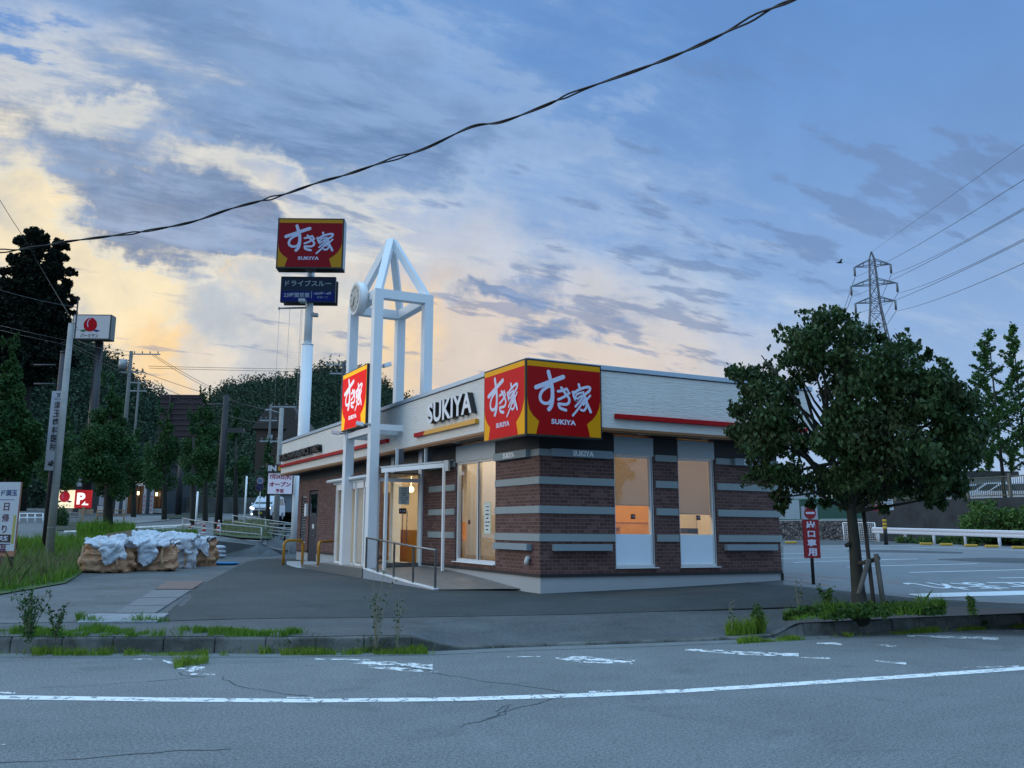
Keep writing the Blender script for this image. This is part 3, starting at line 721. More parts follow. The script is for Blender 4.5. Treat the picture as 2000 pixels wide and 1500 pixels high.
# two-leaf window on the left-hand face
w=MB(); a,b=1.96,4.06
w.box((.03,a,.80),(.12,a+.04,3.13)).box((.03,b-.05,.80),(.12,b,3.13)).box((.03,a+.04,.80),(.12,b-.05,.87)).box((.03,a+.04,3.09),(.12,b-.05,3.13)).box((.02,2.86,.87),(.10,2.93,3.09))
o=w.build('window',frame,bd,.003)
MB().box((.015,2.835,.87),(.03,2.86,3.09)).build('seal',black,o)
MB().box((-.06,a-.02,.782),(.12,b+.1,.80)).build('sill',white,o,.003)
MB().box((.06,a+.04,.87),(.066,b-.05,3.09)).build('pane',glass,o)
MB().box((-.018,a,3.135),(.05,b,3.53)).build('head_panel',MATS['head_panel'],o,.003)
m=MB(); # pleated curtain
for i in range(46):
    y0=a+.05+i*(b-a-.12)/46; y1=y0+(b-a-.12)/46; x0=.26+.02*(i%2); x1=.26+.02*((i+1)%2); m.add([(x0,y0,.95),(x1,y1,.95),(x1,y1,3.1),(x0,y0,3.1)],[(0,1,2,3)])
m.build('curtain',bcl,o)
q=MB().box((.052,P(1,1,u=.06).y*0+3.36,1.66),(.058,3.46,1.76)).build('sticker',MATS['sticker_red'],o)
notice=mat('notice_paper',(.62,.66,.62),.7,.03); ink=mat('ink',(.05,.05,.06),.7,0); ngreen=mat('notice_edge',(.42,.55,.40),.7,0)
def notice_mb(o,ex,ey,n,w,h,lines,parent,border=True):
    c=Vector(o); m=MB()
    if border: m.obox(c,ex,ey,n,(-w/2-.02,-h/2-.02,0),(w/2+.02,h/2+.02,.001),1)
    m.obox(c,ex,ey,n,(-w/2,-h/2,.0015),(w/2,h/2,.003),0); q=m.build('notice',[notice,ngreen],parent)
    t=MB()
    for k,(s,sz) in enumerate(lines): put_text(t,s,c+ey*(h/2-h*(k+.9)/(len(lines)+.8)),ex,ey,n,sz,.004,.015)
    t.build('lettering',ink,q)
NL=[('こちらの店舗は',.022),('7月24日(木)',.03),('午前9時より',.035),('OPEN',.03),('アルバイト大募集',.03),('時給1100円',.03),('お気軽に',.03)]
notice_mb((.05,P(952,1010,u=.05).y,1.80),-Y,Z,-X,.30,.66,NL,o)
# service door and glass-block slot on the far left
do=MB().box((.03,16.20,.30),(.1,17.30,2.86)).build('door',mat('door_navy',(.018,.02,.035),.45,.1),bd)
MB().box((.015,16.35,1.95),(.03,17.15,2.75)).build('door_glass',glassd,do)
MB().tube([(0,16.32,1.25),(-.05,16.32,1.25),(-.05,16.5,1.25)],.012,6).build('handle',steel,do)
MB().box((.018,16.62,1.50),(.03,16.86,1.66)).build('notice',notice,do)
m=MB()
for i in range(16):
    for j in range(3):
        z=1.02+i*.104; y=17.78+j*.22; m.box((.02,y,z),(.06,y+.19,z+.085),1)
m.box((.055,17.74,.95),(.1,18.46,2.72),0); m.build('glass_block_screen',[mat('mortar_white',(.55,.55,.58),.7,.1),mat('block_glass',(.04,.04,.06),.15,.1)],bd)
MB().box((-.09,17.42,1.95),(0,17.66,2.42)).build('meter_box',white,bd,.006)
MB().tube([(-.002,.42,1.0),(-.05,.42,.99),(-.075,.42,.93),(-.075,.42,.86)],.05,8).build('vent_hood',mat('hood',(.5,.5,.5),.4,.05),bd)
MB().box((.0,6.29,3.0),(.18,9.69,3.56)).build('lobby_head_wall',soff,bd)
# interior: floor, warm walls, counter, lights
MB().box((.2,.2,.50),(6.16,18.7,FZ)).build('floor',infl,bd)
m=MB().box((.19,10.2,FZ),(6.16,10.3,3.56)).box((6.12,.2,FZ),(6.17,10.2,3.56)); m.build('interior_wall',inwall,bd)
MB().box((1.6,2.6,FZ),(5.0,2.7,2.6)).box((1.6,2.58,1.75),(5.0,2.6,1.765)).build('partition',inwood,bd)
MB().box((5.0,2.6,FZ),(6.1,2.7,2.6)).build('partition',inwall,bd)
m=MB().box((1.5,1.9,FZ),(3.25,2.55,1.62)).box((1.45,1.85,1.62),(3.3,2.55,1.66)); m.box((1.5,2.55,1.66),(3.25,2.62,2.6)); m.build('counter',inwood,bd)
MB().box((2.2,1.95,1.66),(2.35,2.15,1.80)).tube([(2.2,2.0,1.80),(2.15,2.0,1.84),(2.3,2.0,1.85)],.02,6).build('telephone',black,bd)
MB().box((4.1,.5,1.5),(4.4,.8,1.62)).box((3.6,.5,1.49),(3.8,.7,1.53)).build('table_stand',black,bd)
MB().box((.25,.25,3.5),(6.1,10.2,3.55)).build('ceiling',mat('ceiling_white',(.7,.68,.62),.8,.03),bd)
for nm,x,y,sx,sy,e in (('a',3.2,1.3,4.8,1.6,145),('b',1.0,3.4,1.2,4.0,110),('c',1.6,7.6,2.0,2.5,120)):
    l=bpy.data.lights.new('room_light','AREA'); l.shape='RECTANGLE'; l.size=sx; l.size_y=sy; l.energy=e; l.color=(1,.76,.50)
    lo=bpy.data.objects.new('room_light',l); COL.objects.link(lo); lo.location=(x,y,3.47); lo.parent=bd; lo.matrix_parent_inverse=bd.matrix_world.inverted()
# ---------------------------------------------------------------- entrance lobby and ramp
PU=-1.62; pv=6.05
m=MB().box((PU,pv,.1),(.02,9.9,.55)); 
tile=mat('step_tile',(.14,.145,.145),.7,.15,6)
def mat_tile():
    m,b,out=newmat('porch_tile'); p=wpos(); x,y,z=sep(p); br=nn('ShaderNodeTexBrick'); setin(br.inputs['Vector'],comb(y,x,0.0)); br.inputs['Scale'].default_value=1
    br.inputs['Brick Width'].default_value=.3; br.inputs['Row Height'].default_value=.3; br.inputs['Mortar Size'].default_value=.004; br.offset=0
    br.inputs['Color1'].default_value=(.20,.175,.16,1); br.inputs['Color2'].default_value=(.24,.21,.19,1); br.inputs['Mortar'].default_value=(.12,.11,.1,1)
    k=1.0+(noise(p,3,5,.6)-.5)*.4; setin(b.inputs['Base Color'],mixc(1.0,N(br.outputs['Color']),comb(k,k,k),'MULTIPLY')); b.inputs['Roughness'].default_value=.55; return m
ptile=mat_tile()
rt=thing('porch','raised tiled entrance porch with a step edge and a ramp down beside the wall','porch',(PU,pv,.3))
m.box((PU,9.9,.1),(-.5,12.0,.42)); m.build('slab',ptile,rt)
m=MB()
for i in range(40):
    y0=pv+.01+i*.15
    if y0>11.9: break
    zt_=.552 if y0<9.85 else .422
    m.box((PU-.03,y0,.2),(PU-.001,y0+.142,zt_))
m.build('step_tiles',tile,rt)
# ramp: outer kerb wall and sloping deck meeting the plinth
ro=[(pv,.55),(5.58,.51),(4.36,.45),(3.17,.385),(1.55,.335)]; ri=[(pv,.60),(4.78,.595),(2.9,.505),(.84,.365)]
m=MB(); n_=14; vs=[]
for i in range(n_+1):
    t=i/n_; yo=pv+(1.55-pv)*t; yi=pv+(.84-pv)*t
    zo=float(np.interp(yo,[a[0] for a in ro[::-1]],[a[1] for a in ro[::-1]])); zi=float(np.interp(yi,[a[0] for a in ri[::-1]],[a[1] for a in ri[::-1]]))
    for s_ in range(5):
        q=s_/4; vs.append((-1.53+1.55*q,yo+(yi-yo)*q,zo+(zi-zo)*q-.004))
m.add(vs,[(i*5+j,i*5+j+1,(i+1)*5+j+1,(i+1)*5+j) for i in range(n_) for j in range(4)])
m.build('ramp_deck',ptile,rt)
m=MB(); c=MB()
for (y0,z0),(y1,z1) in zip(ro[:-1],ro[1:]):
    m.prism([Vector((PU,y0,.1)),Vector((PU,y1,.1)),Vector((PU,y1,z1)),Vector((PU,y0,z0))],X,.10)
    c.prism([Vector((PU-.006,y0,z0)),Vector((PU-.006,y1,z1)),Vector((PU-.006,y1,z1+.02)),Vector((PU-.006,y0,z0+.02))],X,.13)
m.build('ramp_kerb',mat('ramp_render',(.27,.31,.36),.7,.08),rt); c.build('kerb_cap',white,rt)
# handrail
hr=thing('handrail','stainless steel handrail on slim posts beside the entrance ramp','handrail',(-1.56,3.8,.4))
top=[(6.05,1.31),(4.36,1.235),(3.17,1.18),(1.60,1.115)]
MB().tube([(-1.56,y,z) for y,z in top],.024,8).build('rail',steel,hr)
for yy in (6.03,5.15,4.05,2.85,1.62):
    zb=float(np.interp(yy,[a[0] for a in ro[::-1]],[a[1] for a in ro[::-1]])); zt=float(np.interp(yy,[a[0] for a in top[::-1]],[a[1] for a in top[::-1]]))
    MB().box((-1.58,yy-.02,zb),(-1.54,yy+.02,zt)).build('post',mat('rail_post',(.12,.12,.12),.35,.1,metal=.6),hr)
# lobby (glass box) ------------------------------------------------
lb=thing('entrance_lobby','white-framed glass entrance lobby with a sloping canopy beside the brick wall','lobby',(-.6,7.5,.55))
u0,vF,vB=-1.26,6.22,9.75; zt=2.95
m=MB(); pw=.07
for y in (vF+.04,7.25,7.95,8.6,vB): m.box((u0,y-pw/2,.55),(u0+.08,y+pw/2,zt-.16))
m.box((u0,vF+.075,.55),(u0+.08,vB-.035,.60)).box((u0,vF+.075,2.62),(u0+.08,vB-.035,zt-.16))
m.box((u0,vB,.55),(0,vB+.06,zt-.16))
m.build('side_frame',white,lb,.003)
MB().box((u0+.035,vF+.08,.60),(u0+.04,vB-.04,2.62)).build('side_glass',glass,lb)
m=MB(); ua,ub=P(741,1000,v=vF).x,P(751,1000,v=vF).x
uc,ud=P(757,1000,v=vF).x,P(820,1000,v=vF).x
m.box((u0+.081,vF,.55),(ua,vF+.07,2.95)).box((ub,vF,.55),(uc,vF+.07,2.95)).box((ud,vF,.6),(-.003,vF+.07,3.0))
m.box((ua,vF+.005,2.74),(ub,vF+.065,2.84)).box((uc,vF+.005,2.74),(ud,vF+.065,2.84)); m.build('front_frame',white,lb,.003)
MB().box((uc,vF+.03,2.84),(ud,vF+.036,3.0)).box((ua,vF+.03,.6),(ub,vF+.036,2.74)).build('front_glass',glass,lb)
dm=(uc+ud)/2+.02
for a,b,hx in ((uc+.01,dm-.004,dm-.06),(dm+.004,ud-.01,dm+.06)):
    d_=MB().box((a,vF+.03,.62),(b,vF+.042,2.70)).build('glass_door',glass,lb)
    MB().tube([(hx,vF+.0,1.15),(hx,vF-.03,1.15),(hx,vF-.03,2.0),(hx,vF+.0,2.0)],.014,8).build('handle',steel,d_)
    MB().box((a,vF+.025,.60),(b,vF+.047,.68)).build('door_rail',steel,d_)
MB().box((uc,vF+.02,.50),(ud,vF+.10,.61)).build('threshold',concd,lb)
notice_mb(((P(790,1,v=vF).x*0+P(790,968,v=vF-.01).x),vF+.026,P(790,968,v=vF).z),X,Z,-Y,.30,.46,NL,lb,False)
sx=P(787,998,v=vF); q=MB().box((sx.x-.10,vF+.02,sx.z-.07),(sx.x+.10,vF+.026,sx.z+.07)).build('sticker',MATS['sticker_red'],lb)
t=MB(); put_text(t,'すき家',(sx.x,vF+.019,sx.z),X,Z,-Y,.06,.002,.01,width=.15); t.build('lettering',wht,q)
# lobby roof with gutter, white header
MB().box((u0-.06,vF+.05,zt),(-.002,vB+.55,zt+.03)).build('lobby_roof',darkm,lb)
m=MB().box((u0-.02,vF+.12,zt-.155),(u0+.10,vB+.3,zt-.03)); m.build('header',white,lb)
m=MB().tube([(u0-.10,vF+.0,zt-.06),(u0-.10,vB+.6,zt-.06)],.05,8); m.build('gutter',frame,lb)
# canopy over the ramp
cA=Vector((-1.27,5.85,2.95)); cB=Vector((-.21,4.25,3.04)); dC=(cB-cA).normalized(); nC=Vector((dC.y,-dC.x,0)).normalized()
m=MB().obox(cA,dC,nC,Z,(0,-.02,-.01),((cB-cA).length,.03,.10)); m.build('canopy_beam',white,lb,.004)
MB().obox(cA,dC,nC,Z,(-.03,-.035,.115),((cB-cA).length-.02,.03,.135)).build('canopy_edge',white,lb)
MB().prism([cA+Z*.14,cB+Z*.14,Vector((-.036,4.1,3.2)),Vector((-.036,6.2,3.14)),Vector((-1.27,6.2,3.1))],Z,.02).build('canopy_roof',mat('canopy_sheet',(.25,.28,.30),.3,.1),lb)
MB().obox(cB,dC,nC,Z,(-.02,-.06,-.10),(.10,.03,.16)).build('canopy_bracket',frame,lb,.004)
zr=lambda y:float(np.interp(y,[a[0] for a in ri[::-1]],[a[1] for a in ri[::-1]]))
b1=Vector((-1.19,5.72,0)); b2=Vector((-.235,4.27,0))
MB().box((b1.x-.035,b1.y-.035,.50),(b1.x+.035,b1.y+.035,2.94)).build('canopy_post',white,lb,.004)
MB().box((b2.x-.03,b2.y-.03,.555),(b2.x+.03,b2.y+.03,3.03)).build('canopy_post',white,lb,.004)
for t_ in (.24,.70):
    q=cA.lerp(cB,t_)+Vector((.05,.12,0)); MB().box((q.x-.035,q.y-.02,3.06),(q.x+.03,q.y+.03,3.56)).build('hanger',frame,lb)
    MB().box((q.x+.04,q.y+.1,3.20),(q.x+.22,q.y+.12,3.56)).build('hanger_panel',mat('hanger_grey',(.12,.12,.14),.5,.05),lb)
mats_=MB(); mats_.sphere((-.95,7.2,.68),.16,10,0,(1.2,1,.4)).sphere((-.75,7.25,.66),.10,8,1,(1.6,1,.4))
solo('door_mat_bundle',mats_,[mat('orange_cloth',(.65,.16,.03),.8,.3,20),black],'crumpled orange and black cloth bundle on the floor inside the glass door','bundle')
pl=MB().tube([(-.55,8.4,2.95),(-.55,8.4,2.45)],.008,5); pd=thing('pendant_lamp','small glowing pendant lamp hanging inside the lobby glass','lamp',(-.55,8.4,2.95))
pl.build('cord',black,pd); MB().sphere((-.55,8.4,2.38),.07,10,0,(1,1,1.2)).build('lamp_shade',mat('lamp_glow',(1,.7,.35),.4,0,emit=6),pd)
MB().box((.95,8.2,FZ),(1.05,10.2,1.5)).box((.35,9.6,FZ),(.42,10.2,2.6)).build('divider',inwood,bd)
MB().box((1.3,8.6,1.2),(3.2,9.4,1.3)).box((1.35,9.2,1.3),(3.2,9.3,1.75)).build('booth',inwood,bd)
for x_,y_ in ((.75,8.9),(1.5,8.9)): MB().tube([(x_,y_,3.5),(x_,y_,2.75)],.008,5).sphere((x_,y_,2.68),.09,10).build('pendant_light',mat('lamp_glow',(1,.7,.35),.4,0,emit=6),bd)
# framed pictures on the interior wall
for (x,z,w,h) in ((.55,1.95,.4,.55),(.75,1.25,.22,.3)):
    f_=MB().box((x-w/2,10.17,z-h/2),(x+w/2,10.195,z+h/2)); q=f_.build('wall_picture',mat('picture_frame',(.25,.12,.06),.5,.1),bd)
    MB().box((x-w/2+.04,10.16,z-h/2+.04),(x+w/2-.04,10.17,z+h/2-.04)).build('picture',mat('picture_card',(.6,.5,.35),.6,.3,6),q)
# ---------------------------------------------------------------- the bowl logo
def bowl_logo(o,ex,ey,n,w,h,parent,mr=None,my=None,mw=None):
    """face panel: yellow ground, red bowl, white brush script and name; o = lower left corner"""
    mr,my,mw=mr or red,my or yel,mw or wht; o=Vector(o)
    T=lambda x,y:((x-165)/903*w,(818-y)/718*h)
    V=lambda x,y,k:o+ex*T(x,y)[0]+ey*T(x,y)[1]+n*k
    m=MB(); m.obox(o,ex,ey,n,(0,0,-.004),(w,h,0),0)
    pf=m.build('sign_face',my,parent)
    L=[(165,152),(1066,152),(1066,455),(1050,520),(1015,585),(965,640),(893,690),(930,817),(268,817),(304,690),(235,640),(190,585),(172,520),(165,455)]
    MB().prism([V(a,b,.0005) for a,b in L][::-1],n,.0025).build('bowl',mr,pf)
    t=MB(); k=w/903; off=[.0055]
    def S_(pts,wd,smooth=True):
        off[0]+=.0009; stroke(t,[T(a,b) for a,b in pts],wd*k,o,ex,ey,n,off[0],0,smooth)
    S_([(268,362),(360,328),(470,285),(600,236)],48); S_([(418,198),(440,270),(462,350),(466,430),(462,490),(445,540),(420,570)],44)
    S_([(455,330),(400,352),(345,390),(316,440),(322,485),(360,512),(415,508),(450,475),(460,430)],34)
    S_([(575,345),(625,400),(668,445),(668,485),(630,508),(545,508)],30); S_([(532,385),(590,372),(640,352)],28); S_([(535,465),(600,438),(672,392)],28); S_([(540,510),(556,548),(628,566)],32)
    S_([(640,352),(655,372)],26)
    S_([(792,298),(806,345)],30); S_([(716,378),(728,420),(745,455)],28); S_([(726,390),(790,352),(870,322),(928,318),(925,350),(880,385),(862,398)],30)
    S_([(745,455),(765,400),(850,372)],22); S_([(862,398),(805,420),(750,470),(770,440)],22); S_([(850,400),(800,470),(745,522)],24); S_([(868,425),(800,520),(710,615)],24)
    S_([(850,395),(885,450),(880,520),(850,556),(812,552)],26); S_([(932,402),(880,455),(845,500)],24); S_([(870,445),(905,510),(934,566)],32)
    t.build('script',mw,pf)
    t=MB(); put_text(t,'SUKIYA',V(600,686,.004),ex,ey,n,50/718*h,.002,.035,width=300/903*w,spacing=1.05); t.build('lettering',mw,pf)
    return pf
# corner sign ------------------------------------------------------
cs=thing('corner_sign','large red and yellow two-sided corner sign box with white brush script under the roof edge','shop sign',(-.7,-.7,3.35))
s0,s1,z0,z1=-.72,1.04,3.35,4.865; s2=1.10
m=MB().box((s0,s0,z0),(s1,-.602,z1)).box((s0,-.602,z0),(-.602,s2,z1)); m.build('cabinet',black,cs)
bd_=.035
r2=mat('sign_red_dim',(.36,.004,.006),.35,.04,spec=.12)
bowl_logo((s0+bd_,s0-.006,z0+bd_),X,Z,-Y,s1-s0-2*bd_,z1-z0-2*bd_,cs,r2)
redL=mat('sign_red_lifted',(.42,.004,.006),.5,.04,spec=.12,emit=.16,ecol=(.8,.004,.004)); yelL=mat('sign_yellow_lifted',(.75,.33,.005),.5,.04,spec=.12,emit=.12,ecol=(.8,.42,.01))  # unlit box: left face brightened by paler colour and faint emission
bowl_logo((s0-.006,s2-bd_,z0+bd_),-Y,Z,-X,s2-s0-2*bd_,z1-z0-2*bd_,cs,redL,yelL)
# steel frame tower ------------------------------------------------
tw=thing('steel_tower','white open steel frame tower with a pyramid top rising beside the entrance','tower',(-.65,7.3,.55))
a0,a1,b0,b1_=-1.5,.20,6.15,8.50; pw=.25; zt=7.88
for x,y,zb in ((a0,b0,.55),(a0,b1_-pw,.55),(a1-pw,b0,.58),(a1-pw,b1_-pw,.58)):
    MB().box((x,y,zb),(x+pw,y+pw,zt)).build('post',steelw,tw,.006)
bh=.25
MB().box((a0+pw,b0+.002,zt-bh),(a1-pw,b0+pw-.002,zt-.002)).build('beam',steelw,tw,.004); MB().box((a0+pw,b1_-pw+.002,zt-bh),(a1-pw,b1_-.002,zt-.002)).build('beam',steelw,tw,.004)
MB().box((a0+.002,b0+pw,zt-bh),(a0+pw-.002,b1_-pw,zt-.002)).build('beam',steelw,tw,.004); MB().box((a1-pw+.002,b0+pw,zt-bh),(a1-.002,b1_-pw,zt-.002)).build('beam',steelw,tw,.004)
ap=Vector(((a0+a1)/2,(b0+b1_)/2,9.78))
for x,y in ((a0,b0),(a1,b0),(a0,b1_),(a1,b1_)):
    sx=1 if x==a0 else -1; sy=1 if y==b0 else -1; A_=Vector((x,y,zt)); h=pw; kk=.07
    q_=A_+X*sx*.125+Y*sy*.125-Z*.1; MB().beam(q_,ap+Vector((-sx*.03,-sy*.03,-.14)),.19,.19).build('rafter',steelw,tw,.004)
MB().add([ap+Vector((x_*.16,y_*.16,-.34)) for x_,y_ in ((-1,-1),(1,-1),(1,1),(-1,1))]+[ap],[(0,1,4),(1,2,4),(2,3,4),(3,0,4),(3,2,1,0)]).build('apex_cap',steelw,tw)
# struts tying the tower to the fascia
MB().box((a0+pw,b0+.03,4.07),(-.46,b0+.13,4.23)).box((a0+pw,b0+.4,4.0),(-.602,b0+.5,4.1)).build('strut',steelw,tw,.003)
MB().box((a0+.04,b0+pw,4.0),(a0+.2,b1_-pw,4.15)).build('strut',steelw,tw,.003)
MB().box((a0+pw,b1_-pw+.03,4.0),(-.602,b1_-.1,4.12)).build('strut',steelw,tw,.003)
ts=thing('tower_sign','lit red and yellow box sign with white brush script hung on the white steel tower','shop sign',(-1.5,7.4,4.2))
rG=mat('sign_red_lit',(.5,.003,.004),.5,.03,spec=.1,emit=.55,ecol=(.9,.004,.006)); yG=mat('sign_yellow_lit',(.8,.42,.01),.5,.03,spec=.1,emit=.6,ecol=(1,.47,.01)); wG=mat('sign_white_lit',(.8,.8,.8),.3,0,emit=.45,ecol=(.9,.9,1))
MB().box((-1.56,6.42,4.22),(-1.28,8.56,5.86)).build('cabinet',black,ts,.004)
bowl_logo((-1.565,8.56-.03,4.25),-Y,Z,-X,2.08,1.58,ts,rG,yG,wG)
ck=thing('clock','round white outdoor clock with a black-figured dial fixed to the top ring of the tower','clock',(-1.5,7.33,7.75))
cc=P(692,583,u=-1.78); cyy,czz=cc.y,cc.z
MB().tube([(-1.54,cyy,czz),(-1.76,cyy,czz)],.46,40).build('case',white,ck)
MB().tube([(-1.76,cyy,czz),(-1.775,cyy,czz)],.455,40).build('bezel',frame,ck)
d_=MB().disc((-1.779,cyy,czz),-Y,Z,.385,40).build('dial',mat('clock_dial',(.30,.34,.33),.3,.05),ck)
t=MB()
for k in range(1,13):
    a=math.radians(30*k); put_text(t,str(k),Vector((-1.781,cyy,czz))-Y*(.31*math.sin(a))+Z*(.31*math.cos(a)),-Y,Z,-X,.075,.001,.02)
t.build('numerals',black,d_)
for nm,ln,an,w_ in (('hour_hand',.2,math.radians(198),.03),('minute_hand',.31,math.radians(216),.022)):
    dv=-Y*math.sin(an)+Z*math.cos(an); pv_=-Y*math.cos(an)-Z*math.sin(an); o_=Vector((-1.786,cyy,czz)); MB().obox(o_,pv_,dv,-X,(-w_/2,-.05,0),(w_/2,ln,.004)).build(nm,black,ck)
def spot(px,py,base,label,aim):
    p=Vector(base); t_=thing('spotlight',label,'spotlight',p); q=p+Vector(aim)*.22
    MB().tube([p,p+Vector((0,0,.05)),q-Vector(aim)*.02],.03,8).build('arm',galv,t_)
    a=Vector(aim).normalized(); s_=a.cross(Z).normalized(); u_=s_.cross(a)
    MB().obox(q,a,s_,u_,(0,-.09,-.05),(.2,.09,.05)).build('housing',white,t_,.01); MB().obox(q,a,s_,u_,(.2,-.075,-.04),(.206,.075,.04)).build('lens',darkm,t_)
spot(0,0,(-1.5,b0+.05,4.16),'small white spotlight clamped to the nearer tower post just under the lit sign',(-.75,.25,.15))
spot(0,0,(-1.5,b1_-.2,4.12),'small white spotlight clamped to the farther tower post just under the lit sign',(-.8,.15,.15))
p=P(748,727,v=b0+.1); t_=thing('floodlight','white floodlight with its face tilted down on the near tower post above the roof','floodlight',(a0+pw,b0+.1,5.74))
MB().tube([(a0+pw,b0+.1,5.74),(a0+pw+.09,b0+.1,5.78)],.02,6).build('arm',galv,t_)
MB().obox(Vector((a0+pw+.08,b0+.1,5.8)),(X+Z*.35).normalized(),Y,(Z-X*.35).normalized(),(0,-.1,-.06),(.2,.1,.05)).build('housing',white,t_,.012)
# yellow hoop guards ----------------------------------------------
ym=mat('hoop_yellow',(.50,.22,.012),.4,.15,4)
def hoop(pa,pb,h,label):
    a=hit(*pa);b=hit(*pb); t_=thing('hoop_guard',label,'hoop guard',(a+b)/2,'yellow hoop guards by the wall'); d=(b-a).normalized(); r=.16; L=(b-a).length
    pts=[a-Z*.05,a+Z*(h-r)]
    for k in range(1,7): an=math.pi/2*k/6; pts.append(a+d*(r-r*math.cos(an))+Z*(h-r+r*math.sin(an)))
    for k in range(0,7): an=math.pi/2*k/6; pts.append(b-d*(r-r*math.sin(an))+Z*(h-r+r*math.cos(an)))
    pts.append(b-Z*.05)
    MB().tube(pts,.045,10).build('hoop',ym,t_)
hoop((553,1104),(590,1103),.80,'yellow steel hoop guard standing free in front of the service door')
hoop((621,1112),(660,1103),.80,'yellow steel hoop guard whose far end meets the entrance porch')
# roadside pole sign ----------------------------------------------
D=45; ex=Vector((RX.x,RX.y,0)).normalized(); ey=Z; nz=Vector((-WX.x,-WX.y,0)).normalized()
def pd_(px,py,depth): 
    """point on photo pixel at a given depth along the view axis"""
    return CAM+ray(px,py)*depth
dp=44.0
ps=thing('pole_sign','tall white pole sign with a red bowl-logo box above a navy hours board','pole sign',Vector((pd_(597,1000,dp).x,pd_(597,1000,dp).y,.3)))
pb=pd_(592,900,dp); 
def vline(px,py,depth):
    p=pd_(px,py,depth); return p
pt=pd_(604,600,dp); pcx=Vector((pt.x,pt.y,0)); zc=lambda py:pd_(604,py,dp).z
r1=W(7.6,44.5); r2_=W(10.8,44.5)
MB().tube([pcx+Z*.2,pcx+Z*zc(677)],r2_,20).tube([pcx+Z*zc(677),pcx+Z*(zc(677)+.05)],r2_*1.06,20).build('pole',steelw,ps)
MB().tube([pcx+Z*zc(677),pcx+Z*zc(520)],r1,20).build('pole',steelw,ps)
def frontbox(name,x0,x1,y0,y1,depth,th,m,parent):
    """upright box whose front face spans photo columns x0..x1 and rows y0..y1 at a given depth"""
    c0=pd_(x0,(y0+y1)/2,depth); zt_=pd_((x0+x1)/2,y0,depth).z; zb_=pd_((x0+x1)/2,y1,depth).z; w=W((x1-x0),1)*depth
    o=Vector((c0.x,c0.y,zb_)); b_=MB().obox(o,ex,Z,nz,(0,0,-th),(w,zt_-zb_,0)).build(name,m,parent); return b_,o,w,zt_-zb_
side=mat('cabinet_side',(.40,.44,.46),.4,.05)
b_,o,w,h=frontbox('cabinet',541,671,423,527,dp-.5,.75,black,ps)
MB().obox(o,ex,Z,nz,(w,0.05,-.72),(w+.01,h-.05,-.02)).build('cabinet_side',side,ps)
rP=mat('sign_red_unlit',(.20,.004,.010),.4,.04,spec=.12); yP=mat('sign_yellow_unlit',(.40,.20,.012),.4,.04,spec=.12); wP=mat('sign_white_unlit',(.42,.48,.66),.4,.03,spec=.12)
bowl_logo(o+ex*.07+Z*.07+nz*.006,ex,Z,nz,w-.14,h-.14,ps,rP,yP,wP)
b_,o,w,h=frontbox('hours_board',548,655,539,591,dp-.5,.25,mat('board_navy',(.012,.022,.045),.4,.05,spec=.12),ps)
MB().obox(o,ex,Z,nz,(.04,.04,.0),(w-.04,h*.42,.004)).build('blue_half',mat('board_blue',(.003,.008,.11),.4,.05,spec=.12),b_)
t=MB(); c=o+ex*(w/2)+nz*.006; put_text(t,'ドライブスルー',o+ex*(w*.50)+Z*(h*.74)+nz*.006,ex,Z,nz,.31,.003,.02,width=w*.84)
put_text(t,'23時間営業',o+ex*(w*.30)+Z*(h*.27)+nz*.006,ex,Z,nz,.25,.003,.02,width=w*.47); put_text(t,'AM3時〜4時',o+ex*(w*.77)+Z*(h*.34)+nz*.006,ex,Z,nz,.16,.003,.02,width=w*.32); put_text(t,'クローズ',o+ex*(w*.77)+Z*(h*.19)+nz*.006,ex,Z,nz,.12,.003,.02,width=w*.2)
t.obox(o,ex,Z,nz,(w*.565,h*.15,.005),(w*.575,h*.42,.008)); t.build('lettering',mat('board_text',(.24,.30,.36),.5,0,spec=.12),b_)
frontbox('rear_board',555,659,548,596,dp+.35,.25,black,ps)
a=pd_(545,602,dp-.3); b=pd_(600,601,dp-.1); c=pd_(618,617,dp)
MB().tube([a,b],.05,8).tube([a+Z*.05,a-Z*.06],.05,6).tube([b,c],.05,8).build('bracket_arm',galv,ps)
MB().obox(pd_(612,616,dp),ex,Z,nz,(0,-.1,0),(.26,.06,.3)).build('floodlight',galv,ps,.02)
MB().obox(pd_(586,590,dp-1.3),ex,Z,nz,(0,-.08,0),(.32,.08,.4)).build('floodlight',galv,ps,.02)
m=MB()
for px,y1 in ((546,800),(566,800),(588,760),(590.5,760)):
    q=pd_(px,603,dp-.3); m.tube([q,q-Z*(5.5)],.008,4)
m.build('halyard',galv,ps)
